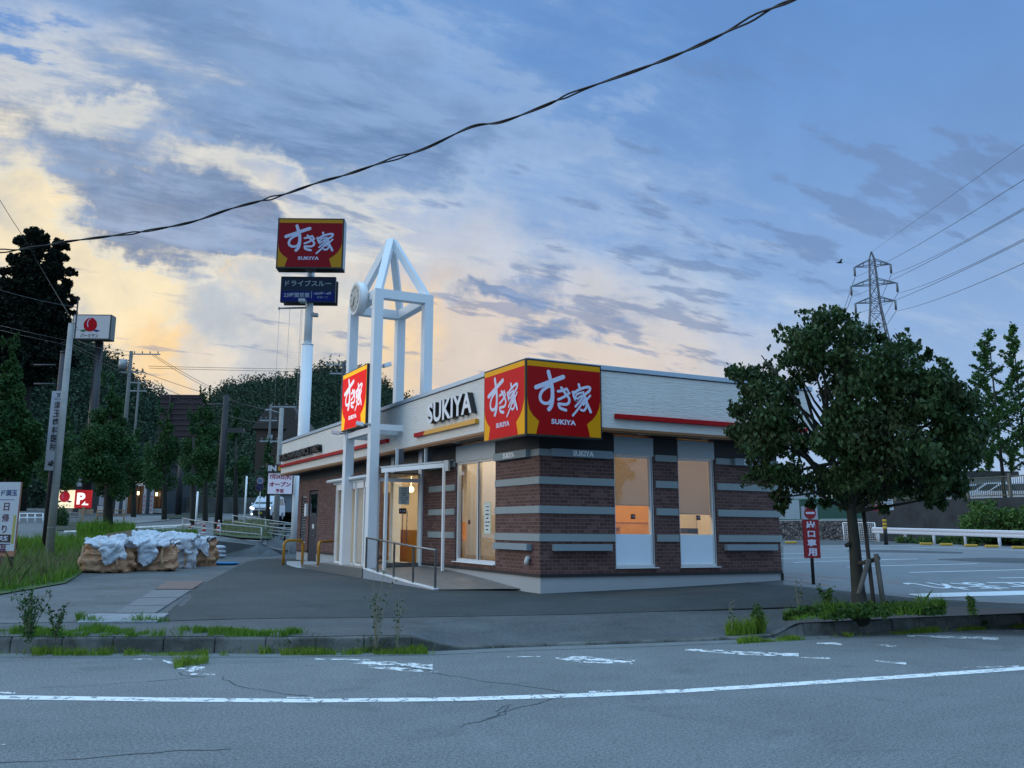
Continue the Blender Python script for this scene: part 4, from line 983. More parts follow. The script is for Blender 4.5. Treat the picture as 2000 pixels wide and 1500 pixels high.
# IN sign ----------------------------------------------------------
Di=41.0
gi=gpt(571,42.2); isg=thing('entry_sign','white board with magenta opening notice under a dark IN panel on a white pole','sign',gi)
pt=pd_(579,960,Di); q0=Vector((pt.x,pt.y,gi.z))
MB().tube([q0,Vector((pt.x,pt.y,pd_(579,800,Di).z*0+4.9))],W(7.2,Di),16).build('pole',steelw,isg)
b_,o,w,h=frontbox('notice_board',522.5,572,923,966,Di-.35,.16,black,isg)
MB().obox(o,ex,Z,nz,(.02,.03,.0),(w-.03,h-.02,.01)).build('face',mat('board_white',(.62,.64,.78),.4,.03,emit=.12,ecol=(.8,.8,1)),b_)
t=MB(); mg=mat('magenta_text',(.30,.008,.055),.5,0)
put_text(t,'7月24日(水)',o+ex*(w*.5)+Z*(h*.80)+nz*.012,ex,Z,nz,.27,.004,.035,width=w*.86); put_text(t,'オープン',o+ex*(w*.5)+Z*(h*.47)+nz*.012,ex,Z,nz,.22,.004,.04,width=w*.84); put_text(t,'予定',o+ex*(w*.5)+Z*(h*.17)+nz*.012,ex,Z,nz,.19,.004,.035,width=w*.34); t.build('lettering',mg,b_)
b_,o,w,h=frontbox('in_panel',522.5,572,907,922.5,Di-.35,.16,black,isg)
t=MB(); put_text(t,'IN',o+ex*(w*.19)+Z*(h*.5)+nz*.004,ex,Z,nz,.26,.004,.05,width=w*.33); t.build('lettering',mat('in_white',(.6,.62,.66),.5,0),b_)
MB().obox(o,ex,Z,nz,(w*.42,h*.2,.001),(w*.62,h*.75,.006)).prism([o+ex*w*.62+Z*h*.05+nz*.003,o+ex*w*.8+Z*h*.48+nz*.003,o+ex*w*.62+Z*h*.92+nz*.003],nz,.004).build('arrow',mat('arrow_yellow',(.5,.26,.02),.5,0),b_)
# ---------------------------------------------------------------- foliage
def rnd_unit(n):
    v=RNG.normal(size=(n,3)); return v/np.linalg.norm(v,axis=1,keepdims=True)
def leaf_faces(pts,size,shape='quad',droop=0.0):
    n=len(pts); nr=rnd_unit(n); nr[:,2]=np.abs(nr[:,2])*.8+.1; nr/=np.linalg.norm(nr,axis=1,keepdims=True)
    a=rnd_unit(n); a[:,2]-=droop; t=a-nr*(a*nr).sum(1,keepdims=True); t/=np.linalg.norm(t,axis=1,keepdims=True)+1e-9
    b=np.cross(nr,t); s=(size*RNG.uniform(.6,1.25,size=(n,1)))
    if shape=='quad': pr=[(-.5,-.32),(.5,-.32),(.5,.32),(-.5,.32)]
    elif shape=='leaf': pr=[(-.5,0),(-.28,-.26),(.10,-.29),(.62,0),(.10,.29),(-.28,.26)]
    elif shape=='dia': pr=[(-.5,0),(0,-.34),(.5,0),(0,.34)]
    else: pr=[(-.5,0),(-.25,-.34),(.12,-.36),(.55,0),(.12,.36),(-.25,.34)]
    out=np.stack([pts+t*s*x+b*s*y+nr*s*(-.35*abs(y)-.25*x*x) for x,y in pr],1)
    return out.reshape(-1,3),len(pr)
from mathutils import noise as mn
def gaps(p,sc,th):
    k=[mn.fractal(Vector(q)*sc,1.0,2.0,3)>th for q in p]; return p[np.array(k)]
def clump_pts(cl,gap=None):
    """cl: rows of (centre xyz, radii xyz, count)"""
    out=[]
    if gap is not None: return gaps(clump_pts(cl),*gap)
    for c,r,n in cl:
        n=int(n); u=rnd_unit(n); k=RNG.uniform(0,1,size=(n,1))**.42
        out.append(np.array(c)[None,:]+u*k*np.array(r)[None,:])
    return np.concatenate(out)
def foliage(name,pts,size,m,parent,shape='quad',droop=0):
    v,nq=leaf_faces(pts,size,shape,droop); return npmesh(name,v,nq,m,parent)
def limb(mb,a,b,r0,r1,seed,sag=.12,n=7):
    rr=random.Random(seed); a=Vector(a);b=Vector(b); L=(b-a).length; pts=[];rs=[]
    o=Vector((rr.uniform(-1,1),rr.uniform(-1,1),rr.uniform(-.2,1)))*L*sag
    for i in range(n+1):
        t=i/n; pts.append(a.lerp(b,t)+o*math.sin(math.pi*t)*.5+Vector((rr.uniform(-1,1),rr.uniform(-1,1),0))*L*.012*(0<i<n)); rs.append(r0+(r1-r0)*t)
    mb.tube(pts,rs,6)
LF_near=mat_leaf('leaf_olive',(.020,.050,.016),(.044,.084,.026),(.050,.060,.028),.18,.55)
LF_str=mat_leaf('leaf_street',(.018,.060,.018),(.050,.120,.032),(.024,.075,.032),.25)
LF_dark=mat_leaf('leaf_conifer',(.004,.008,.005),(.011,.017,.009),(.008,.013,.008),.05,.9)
LF_hill=mat_leaf('leaf_hill',(.022,.046,.030),(.046,.080,.044),(.034,.062,.044),.10,.9)
LF_gink=mat_leaf('leaf_ginkgo',(.045,.115,.035),(.08,.17,.045),(.06,.13,.05),.3)
LF_bush=mat_leaf('leaf_bush',(.05,.11,.025),(.085,.16,.035),(.035,.085,.025),.2)
# the tree in front ----------------------------------------------
Dn=16.6
tb=hit(1681,1196); tr=thing('broadleaf_tree','broad dark olive tree with drooping leaves growing in a kerbside planting strip, held by stakes','tree',tb)
CL=[(1610,625,42),(1655,612,16),(1541,655,26),(1490,679,13),(1487,694,15),(1586,661,42),(1670,658,46),(1529,700,24),(1586,702,38),(1646,696,30),(1451,724,28),(1427,721,11),(1490,738,33),(1475,766,38),(1529,762,38),(1445,802,24),(1745,695,46),(1775,682,28),(1811,702,20),(1700,735,56),(1760,735,56),(1640,748,46),(1520,822,56),(1475,842,48),(1499,865,38),(1820,762,56),(1850,792,52),(1893,784,24),(1640,800,34),(1670,830,62),(1745,820,66),(1908,835,28),(1865,850,56),(1625,862,48),(1700,880,66),(1775,880,66),(1880,895,38),(1835,910,48),(1490,928,36),(1460,949,20),(1535,930,36),(1526,972,22),(1528,992,12),(1600,938,40),(1655,938,48),(1730,938,52),(1805,945,46),(1826,973,20),(1862,953,24),(1580,985,10),(1612,980,9),(1724,988,11),(1564,740,26),(1436,845,14),(1560,880,18),(1722,660,12),(1840,730,24)]
cl=[]; rr=random.Random(3)
cen=at(1675,820,Dn)
for px,py,r in CL:
    rad=W(r,Dn*.915); e=1-min(((px-1675)/260)**2+((py-810)/220)**2,1)
    n=r*r*.46; ds=[rr.uniform(-.4,.4)]
    if r>22: ds+= [-1.5*math.sqrt(e+.02)*rr.uniform(.6,1),1.5*math.sqrt(e+.02)*rr.uniform(.6,1)]
    
    for d in ds:
        c=at(px+rr.uniform(-4,4),py+rr.uniform(-4,4),Dn+d); k=(Dn+d)/Dn
        cl.append((c,(rad*.93*k,rad*.93*k,rad*.74*k),n/len(ds)*1.3))
        for q in range(3):
            a=rnd_unit(1)[0]*rad*1.0; cl.append((np.array(c)+a,(rad*.35,rad*.35,rad*.3),n/len(ds)*.14))
foliage('crown',clump_pts(cl,(1.15,-.19)),.086,LF_near,tr,'leaf',1.6)
mb=MB(); tp=[tb-Z*.1,at(1676,1150,Dn),at(1672,1100,Dn),at(1668,1050,Dn),at(1663,1000,Dn),at(1661,950,Dn),at(1664,900,Dn)]
mb.tube(tp,[.14,.108,.098,.088,.078,.072,.062],12)
mb.tube([at(1660,1062,Dn-.05),at(1652,1066,Dn-.1)],[.04,.035],8)
mb.build('trunk',bark,tr)
mb=MB(); k=0
for px,py,r in CL:
    if r<15: continue
    k+=1; s=tp[4+(k%3)]; b=at(px,py,Dn+rr.uniform(-.7,.7)); mid=s.lerp(b,.5)+Z*rr.uniform(-.1,.2)
    limb(mb,s,b,.045,.010,k,.10)
mb.build('limbs',bark,tr)
stk=mat('stake_wood',(.11,.115,.11),.9,.3,6)
t_=thing('tree_stake','pair of leaning grey wooden stakes lashed beside the trunk of the kerbside tree','tree stake',gpt(1690,16.5))
for nm,a,b,r,m_ in (('stake',(1665,1186),(1697,1092),.038,stk),('stake',(1727,1186),(1711,1082),.04,stk)):
    p=hit(*a); d=math.hypot(p.x-CAM.x,p.y-CAM.y); MB().tube([p-Z*.1,at(b[0],b[1],d+.1)],r,8).build(nm,m_,t_)
MB().tube([at(1676,1100,Dn-.1),at(1697,1097,Dn-.15),at(1718,1089,Dn-.1)],.035,8).build('lashing',mat('rope',(.05,.04,.035),.9,.4,20),t_)
solo('tree_stake',MB().tube([hit(1708,1190)-Z*.1,at(1685,985,Dn+.25)],.032,8),mat('dark_stake',(.035,.032,.03),.9,.2),'single long dark stake standing against the trunk of the kerbside tree','tree stake')
# street trees on the left ----------------------------------------
def street_tree(px,yb,D,yt,yl,hw,label,lean=0,dens=1.0,lm=None,group='street trees along the road',prof=(.35,1,.75),tw=.16):
    b=at(px,yb,D); g=gpt(px,D); base=Vector((b.x,b.y,min(b.z,g.z)))
    t=thing('street_tree',label,'tree',base,group); H=yl-yt; cl=[]; rr=random.Random(int(px*7))
    n=int(26*dens)
    for i in range(n):
        q=rr.random(); w=hw*float(np.interp(q,[0,.3,.7,1],[.07,.5,prof[1],prof[2]])); y=yt+H*(.03+q*.94); x=px+lean*(1-q)+rr.uniform(-1,1)*w*.75; r=w*rr.uniform(.26,.46)+1.5
        z=D+W(w,D)*rr.uniform(-.9,.9); c=at(x,y,z); R=W(r,D); cl.append((c,(R,R,R*1.05),r*r*H/hw*.30*dens+30))
    for i in range(10):
        q=rr.random(); x=px+lean+rr.uniform(-.4,.4)*hw*.8; c=at(x,yt+rr.uniform(-12,10),D); cl.append((c,(W(1.5,D),W(1.5,D),W(9,D)),16))
    foliage('crown',clump_pts(cl),.13*D/45 if D>45 else .13,lm or LF_str,t,'dia')
    top=at(px+lean*.5,yt+H*.3,D); MB().tube([base-Z*.3,base.lerp(top,.4),top],[tw*1.15,tw*.9,tw*.4],8).build('trunk',bark,t)
    return t
street_tree(22,1060,31.5,668,958,56,'large dense street tree at the left edge, its crown overlapping the vertical white sign',0,2.0,tw=.2)
street_tree(212,1030,44,742,968,66,'big dark street tree whose thick trunk rises from a grass hump behind the bulk bags',6,1.8,tw=.21)
street_tree(322,1003,62,800,950,46,'street tree with its trunk in front of the peach restaurant window wall',0,1.0)
street_tree(378,1012,55,812,948,40,'street tree standing just left of the thin white pole above the cones',0,1.0)
street_tree(402,1010,60,768,935,44,'tall pointed street tree right of the dark billboard back',-4,1.3)
street_tree(461,1003,62,812,950,30,'slender street tree just right of the black utility pole',0,.8,prof=(.3,1,.6))
street_tree(524,1000,70,872,968,24,'small dark street tree behind the white opening notice board',0,.7)
street_tree(120,1005,70,800,955,60,'street tree beyond the leaning concrete pole, above the lit parking sign',0,1.2)
street_tree(262,1000,66,850,958,38,'low street tree crown above the white-framed restaurant entrance',0,.9)
# tall tree against the glow
TT=[(68,457,15),(38,468,10),(58,466,14),(81,472,18),(114,478,13),(129,482,7),(63,492,26),(23,506,11),(5,529,9),(107,502,20),(137,531,11),(50,526,34),(101,529,28),(132,554,13),(63,562,42),(106,574,28),(144,586,7),(127,597,14),(76,600,46),(114,624,24),(142,608,6),(50,640,56),(104,652,26),(20,600,40),(60,700,70),(110,700,40),(0,660,50),(-30,620,40),(15,560,22)]
b=gpt(66,78); t=thing('conifer_tree','tall near-black evergreen tree standing against the yellow cloud at the left edge','tree',b); cl=[]
for px,py,r in TT:
    for d in (-1.5,1.5): cl.append((at(px,py,78+d),(W(r,78)*.8,W(r,78)*.8,W(r*.7,78)),r*r*1.1+10))
    for _ in range(int(3+r/4)): a_=random.uniform(0,6.28); q_=r*random.uniform(.7,1.15); cl.append((at(px+q_*math.cos(a_),py-q_*math.sin(a_)*.8,78+random.uniform(-1,1)),(W(r*.22+2,78),W(r*.22+2,78),W(r*.2+2,78)),34))
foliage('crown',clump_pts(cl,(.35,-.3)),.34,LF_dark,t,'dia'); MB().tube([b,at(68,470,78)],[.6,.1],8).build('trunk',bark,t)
# ginkgo-like trees on the right
def spire(px,yt,yb,D,wid,label,n=34,lm=None):
    top=at(px,yt,D); b=Vector((top.x,top.y,at(1850,975,51.5).z-.05)); t=thing('spire_tree',label,'tree',b,'pointed pale green trees by the upper fence'); pts=[]; rr=random.Random(px)
    mb=MB(); mb.tube([b,top],[.11,.015],7)
    base=at(px,yb,D)
    for i in range(n):
        q=(i+.5)/n; s=top.lerp(base,q); az=rr.uniform(0,2*math.pi); L=W(wid,D)*(.10+q**.8)*rr.uniform(.7,1.05); d=Vector((math.cos(az),math.sin(az),.95)).normalized(); e=s+d*L-Z*L*.25
        mb.tube([s,s.lerp(e,.5)-Z*.03,e],[.035,.02,.008],4,0,False)
        k=int(24+L*62)
        for j in range(k):
            u=rr.random()**.8; pts.append(s.lerp(e,u)+Vector((rr.gauss(0,1),rr.gauss(0,1),rr.gauss(0,1)))*(.045+.04*(1-u)))
    for j in range(60): u=rr.random()*.2; pts.append(top.lerp(base,u)+Vector((rr.gauss(0,.06),rr.gauss(0,.06),0)))
    foliage('crown',np.array([tuple(p) for p in pts]),.17,lm or LF_gink,t,'dia'); mb.build('trunk',bark,t)
spire(1930,648,925,57,78,'spiky pale green tree with upswept branches, left of the pair at the right edge',60)
spire(1976,636,925,59,72,'spiky pale green tree with upswept branches, right of the pair at the right edge',60)
spire(1843,700,940,60,80,'spiky green tree mostly hidden behind the big olive tree crown',50)
spire(2040,690,940,56,70,'spiky green tree cut off by the right edge of the picture',44)
# wooded hills ----------------------------------------------------
def hill(name,ridge,Dr,Db,yb,label,seed,dens,size,rad=3.0,nl=60,dyr=17):
    rr=random.Random(seed); xs=[a for a,_ in ridge]; ys=[b+dyr for _,b in ridge]; mb=MB(); n=60; m=14; g=[]
    def pt(px,q):
        yr=float(np.interp(px,xs,ys)); D=Dr+(Db-Dr)*q; a=at(px,yr,Dr); bz=at(px,yb,Db).z
        p=at(px,900,D); p.z=a.z+(bz-a.z)*(q**1.15); return p
    for i in range(n+1):
        px=xs[0]+(xs[-1]-xs[0])*i/n
        for j in range(m+1): p=pt(px,j/m); p.z-=1.5+rr.uniform(0,1.2); g.append(p)
    fs=[(i*(m+1)+j,(i+1)*(m+1)+j,(i+1)*(m+1)+j+1,i*(m+1)+j+1) for i in range(n) for j in range(m)]
    struct('hill',mb.add(g,fs),mat('hill_soil',(.02,.03,.018),.95,.3,.2))
    cl=[]
    for k in range(dens):
        px=rr.uniform(xs[0],xs[-1]); q=rr.random()**1.25
        if k<dens*.10: q=.01
        p=pt(px,q); R=rad*rr.uniform(.6,1.35); h=rr.uniform(.8,1.7) if rr.random()<.7 else 2.2
        cl.append(((p.x,p.y,p.z+R*.35*h),(R*(1 if h<2 else .5),R*(1 if h<2 else .5),R*h*.8),nl))
    o=foliage(name,clump_pts(cl),size,LF_hill,None,'dia'); tag(o,label,'forest',None,'stuff')
hill('forest',[(330,800),(380,800),(400,790),(425,765),(450,757),(500,750),(560,740),(600,728),(640,722),(680,726),(720,740),(772,770),(800,790),(860,840)],300,190,985,'dark green wooded ridge behind the pole sign and the shop roof',11,5200,.75,2.5,50)
hill('forest',[(-320,500),(-80,545),(0,572),(40,600),(100,645),(150,672),(195,705),(240,742),(280,775),(310,800),(360,850),(420,900)],170,110,990,'steep dark wooded slope rising behind the street trees at the left edge',12,3000,.5,1.9,66)
hill('forest',[(-400,900),(200,890),(420,905),(560,925),(620,945)],118,98,985,'low dark wood at the foot of the slope beyond the street',13,700,.5,1.5,60)
o=foliage('bank_plants',clump_pts([(tuple(at(random.uniform(325,520),random.uniform(938,992),90+random.uniform(-3,6))),(1.6,1.2,.8),40) for _ in range(150)]),.3,LF_hill,None,'dia'); tag(o,'rough grass and scrub on the bank beyond the far retaining wall','scrub',None,'stuff')
# grass -----------------------------------------------------------
def blades(name,pts,h,w,m,label,lean=.5,kind='stuff',cat='grass'):
    n=len(pts); h_=h*RNG.uniform(.35,1.15,size=(n,1))*np.array([[max(.3,.95+1.3*mn.noise(Vector(q)*2.3))] for q in pts]); az=RNG.uniform(0,2*np.pi,n); d=np.stack([np.cos(az),np.sin(az),np.zeros(n)],1); s=np.stack([-np.sin(az),np.cos(az),np.zeros(n)],1)
    az2=RNG.uniform(0,2*np.pi,n); l=np.stack([np.cos(az2),np.sin(az2),np.zeros(n)],1)*RNG.uniform(.1,1,size=(n,1))*lean*h_; up=np.array([0,0,1.])[None,:]
    a=pts-s*w/2;b=pts+s*w/2; m1=pts+up*h_*.55+l*.35; t=pts+up*h_+l
    v=np.stack([a,b,m1+s*w*.35,t,m1-s*w*.35],1).reshape(-1,3)
    o=npmesh(name,v,5,m); return tag(o,label,cat,None,kind)
def scatter_px(cols,n,dens=None,off=0,zf=None,ns=None):
    """random ground points inside a photo strip [(px,y_near,y_far)...]"""
    xs=[c[0] for c in cols]; out=[]; rr=random.Random(len(cols)*31+int(xs[0])); H=[]
    G=24
    grid=[]
    for i in range(G+1):
        px=xs[0]+(xs[-1]-xs[0])*i/G; a=hit(px,float(np.interp(px,xs,[c[1] for c in cols])),0,zf); b=hit(px,float(np.interp(px,xs,[c[2] for c in cols])),0,zf); grid.append((a,b))
    while len(out)<n:
        u=rr.random()*G; i=min(int(u),G-1); f_=u-i; v=rr.random(); a=grid[i][0].lerp(grid[i+1][0],f_); b=grid[i][1].lerp(grid[i+1][1],f_); p=a.lerp(b,v)
        if dens and rr.random()>dens(p,u/G,v): continue
        p.z=(zf or hgt)(p.x,p.y)+off; out.append(tuple(p))
    return np.array(out)
G1=mat_leaf('grass_green',(.08,.19,.02),(.14,.28,.035),(.12,.23,.03),.3,.7)
G2=mat_leaf('grass_yellow',(.14,.24,.025),(.21,.33,.04),(.19,.24,.05),.3,.7)
G3=mat_leaf('grass_dry',(.15,.17,.08),(.22,.23,.13),(.12,.16,.06),.2,.8)
G0=0
verge=[(-260,1185,1062),(0,1160,1058),(130,1138,1052),(168,1112,1050),(240,1070,1045),(330,1062,1046),(385,1052,1044)]
blades('grass',scatter_px(verge,8000),.22,.018,G2,'yellow-green grass mixed through the verge',.7)
mb=MB(); strip(mb,verge,.03,40,14); struct('verge',mb,mat('verge_soil',(.05,.09,.025),.95,.4,1.5))
blades('grass',scatter_px(verge,26000),.30,.022,G1,'green grass on the verge around the concrete pole and bulk bags')
blades('grass',scatter_px([(-220,1176,1110),(0,1158,1100),(120,1136,1098),(160,1112,1095)],7000),.42,.014,G3,'pale dry seeding grass along the near edge of the verge',.8)
blades('grass',scatter_px([(150,1052,1040),(215,1056,1036),(262,1054,1040)],4200,None,.1),.42,.03,G1,'dark grass hump round the foot of the big street tree')
lawn=[(418,1043,1022),(470,1050,1018),(520,1052,1018),(556,1052,1020)]
mb=MB(); strip(mb,lawn,.08,16,8); struct('lawn',mb,mat('lawn_soil',(.05,.08,.03),.95,.3,1.5)); blades('grass',scatter_px(lawn,6000,None,.08),.10,.04,G3,'bright lawn patch behind the railing in front of the minivan')
def clumpy(sc,th):
    def f(p,u,v):
        x=math.sin(p.x*sc*3.1+p.y*sc*1.7)+math.sin(p.x*sc*7.3-p.y*sc*5.1)*.8+math.sin(p.x*sc*1.3+2)*.7; return 1 if x>th else .04
    return f
kerbz=lambda x,y: .0
blades('grass',scatter_px([(-120,1282,1274),(300,1282,1275),(600,1281,1275),(850,1279,1273)],5200,clumpy(1.9,-.35),0,kerbz),.095,.008,G2,'yellow-green grass tufts in the gutter at the foot of the left kerb',.9)
blades('grass',scatter_px([(-60,1243,1233),(200,1244,1228),(450,1244,1230),(600,1243,1236)],5200,clumpy(2.3,-.1)),.085,.008,G1,'green grass along the top of the left kerb',.9)
blades('grass',scatter_px([(-120,1276,1262),(300,1276,1262),(600,1276,1264),(850,1274,1266)],2200,clumpy(2.7,.3),.06,kerbz),.12,.007,G3,'dry grass stalks leaning against the face of the left kerb',1.2)
blades('grass',scatter_px([(340,1307,1300),(372,1302,1291),(408,1296,1280)],420,None,0,kerbz),.10,.010,G2,'grass tuft growing out of the road crack by the kerb',.9)
blades('grass',scatter_px([(150,1216,1211),(240,1218,1212),(240,1218,1212),(330,1216,1213)],500,clumpy(1,.2)),.10,.010,G1,'thin grass line beside the pale drain cover',.9)
blades('grass',scatter_px([(1440,1258,1254),(1560,1251,1247),(1750,1240,1236),(2010,1226,1222)],2600,clumpy(.6,-.6),0,kerbz),.06,.010,G2,'low moss and grass line at the foot of the right kerb',.9)
bed=[(1533,1212,1208),(1575,1212,1199),(1620,1209,1192),(1700,1206,1188),(1760,1203,1190),(1800,1201,1192),(1845,1198,1195)]
foliage_pts=scatter_px(bed,5200); foliage_pts=gaps(foliage_pts,1.6,-.12); foliage_pts[:,2]+=RNG.uniform(.0,1,len(foliage_pts))*np.array([.06+.10*max(0,mn.noise(Vector(q)*2.2)+.5) for q in foliage_pts])
o=foliage('ground_cover',foliage_pts,.09,LF_bush,None,'leaf',-.2); tag(o,'low leafy green ground cover around the foot of the staked tree','ground cover',None,'stuff')
blades('grass',scatter_px(bed,1500),.17,.012,G1,'grass mixed in the planting strip under the staked tree',.8)
def weed(px,py,h,label,seed,n=9,spread=.25,leafy=.5,m=None,zf=None,fl=0,lean=(0,0)):
    b=hit(px,py,0,zf); t=thing('weed',label,'weed',b); rr=random.Random(seed); mb=MB(); pts=[]
    for i in range(n):
        a=rr.uniform(0,6.28); hh=h*rr.uniform(.55,1); e=b+Vector((math.cos(a)*spread*hh*rr.uniform(.2,1),math.sin(a)*spread*hh*rr.uniform(.2,1),hh)); mid=b.lerp(e,.5)+Z*hh*.08
        mb.tube([b,mid,e],[.006,.0045,.002],4,0,False)
        for k in range(5):
            s=mid.lerp(e,rr.random()); q=s+Vector((rr.uniform(-1,1),rr.uniform(-1,1),rr.uniform(.2,1)))*hh*.14; mb.tube([s,q],[.003,.0015],3,0,False)
            for z_ in range(int(8*leafy)): pts.append(s.lerp(q,rr.random())+Vector((rr.gauss(0,.012),rr.gauss(0,.012),rr.gauss(0,.012))))
        for z_ in range(int(26*leafy)): pts.append(b.lerp(mid,rr.random()*1.2)+Vector((rr.gauss(0,.035),rr.gauss(0,.035),rr.gauss(0,.02))))
    mb.build('stems',m or mat('weed_stem',(.10,.12,.06),.8,.2),t)
    if pts: foliage('leaves',np.array([tuple(p) for p in pts]),.034,LF_bush if leafy>.7 else LF_str,t,'leaf')
    return t
weed(55,1252,.62,'dark bushy weed with thin twigs on the kerb at the left edge',1,15,.5,.65)
weed(108,1248,.42,'dark leafy weed beside the larger weed near the left edge of the kerb',5,9,.5,.4)
weed(733,1276,1.05,'tall dry spindly weed in the gutter in front of the ramp',2,9,.28,.25,mat('dry_stem',(.22,.21,.15),.9,.2),kerbz)
weed(776,1276,.75,'shorter dry weed right of the tall spindly one in the gutter',3,6,.3,.2,MATS['dry_stem'],kerbz)
weed(1430,1240,.62,'pale thin weed left of the grassy clump at the dropped kerb',4,4,.12,.2,MATS['dry_stem'])
weed(1482,1238,.42,'bushy green weed in the grass clump at the dropped kerb',6,12,.35,1.0)
blades('grass',scatter_px([(1418,1243,1236),(1450,1242,1228),(1495,1240,1226)],900),.20,.010,G2,'bright grass clump at the end of the dropped kerb',.7)
weed(1618,1196,.42,'dark leafy weed left of the staked tree trunk',8,8,.45,1.3)
weed(1560,1192,.55,'dry twiggy weed at the left end of the planting strip',9,6,.35,.2,MATS['dry_stem'])
weed(1900,1199,.28,'small dark weed on the right kerb',10,6,.3,1.2)
weed(1925,1228,.18,'tiny tuft at the foot of the right kerb',12,6,.6,.4,None,kerbz)
# ---------------------------------------------------------------- left background
def gup(px,D): return gpt(px,D)
def polev(px,yt,D,r,zb=None,mbm=None):
    """vertical pole standing at column px (measured at eye level), top at row yt"""
    g=gpt(px,D); 
    return g
def pole(px,py,D,yt,r,n=10):
    """(base,top) of a true vertical whose base shows at px,py-ish"""
    b=gpt(px,D); d0=at(px,py,D); b=Vector((d0.x,d0.y,gpt(px,D).z)); 
    dep=(b-CAM).dot(WX); 
    # height so that the top shows on row yt
    lo,hi=b.z,b.z+60
    for _ in range(40):
        m=(lo+hi)/2; q=Vector((b.x,b.y,m))-CAM; y=CY-F*q.dot(UX)/q.dot(WX)
        if y>yt: lo=m
        else: hi=m
    return b,Vector((b.x,b.y,lo))
ex=Vector((RX.x,RX.y,0)).normalized(); nz=Vector((-WX.x,-WX.y,0)).normalized()
REF=[None]
def panel(x0,x1,y0,y1,D,th,m,parent,name,shift=0):
    xm=(x0+x1)/2; rf=REF[0] if REF[0] is not None else xm; hd=D*math.cos(math.atan((rf-CX)/F)); D=hd/math.cos(math.atan((xm-CX)/F)); c=at(xm,(y0+y1)/2,D); zt=at(xm,y0,D).z; zb=at(xm,y1,D).z; dep=(c-CAM).dot(WX); w=(x1-x0)/F*dep
    o=Vector((c.x,c.y,zb))-ex*w/2; return MB().obox(o,ex,Z,nz,(0,0,-th),(w,zt-zb,0)).build(name,m,parent),o,w,zt-zb
# leaning concrete pole and its neighbours
b,t=pole(96,1080,31,632,0); up=thing('utility_pole','pale concrete utility pole rising from the verge at the left','utility pole',b)
MB().tube([b-Z*.3,t],[.135,.09],14).build('shaft',conc,up)
m=MB()
for k in range(14): z=b.z+1.8+k*.42; a=.14*(1 if k%2 else -1); m.tube([(b.x,b.y,z),(b.x+ex.x*a*1.9,b.y+ex.y*a*1.9,z)],.008,4)
m.build('step_bolts',darkm,up)
m=MB()
for z in (.9,2.2,3.6,5.0,6.6): m.tube([(b.x,b.y,b.z+z),(b.x,b.y,b.z+z+.04)],.134-.006*z,12)
m.build('straps',galv,up)
MB().obox(t-Z*.5+ex*.12,ex,Y,Z,(0,-.03,0),(.05,.03,1.35)).build('riser',darkm,up)
b,t=pole(91,1057,34,690,0); dk=thing('sign_post','thick dark blue-brown round steel post behind the pale concrete pole','post',b)
MB().tube([b-Z*.3,t],.15,14).tube([t,t+Z*.06],.16,14).build('shaft',mat('post_brown',(.022,.018,.028),.5,.1),dk)
m=MB(); 
for y in (713,750): q=at(108,y,34); m.tube([q,q-ex*.75],.03,8)
m.build('arm',darkm,dk)
# vertical clinic sign
hs=thing('vertical_sign','narrow white vertical sign with dark characters and an arrow, beside the concrete pole','sign',at(106,918,32.5))
_,o,w,h=panel(94,122,763,919,32.5,.12,mat('sign_plate',(.40,.44,.52),.5,.08),hs,'board')
# tilt with the pole in the picture comes from perspective alone
t_=MB(); put_text(t_,')(',o+ex*w/2+Z*(h*.945)+nz*.004,ex,Z,nz,.16,.002,.03)
put_text(t_,'クリニック',o+ex*w/2+Z*(h*.895)+nz*.004,ex,Z,nz,.07,.002,.01,width=w*.6)
for k,ch in enumerate('須玉歯科医院'): put_text(t_,ch,o+ex*w/2+Z*(h*(.82-.105*k))+nz*.004,ex,Z,nz,.24,.002,.02)
put_text(t_,'←',o+ex*w/2+Z*(h*.09)+nz*.004,ex,Z,nz,.2,.002,.05,width=w*.6); t_.build('lettering',mat('sign_ink',(.03,.03,.045),.6,0),hs)
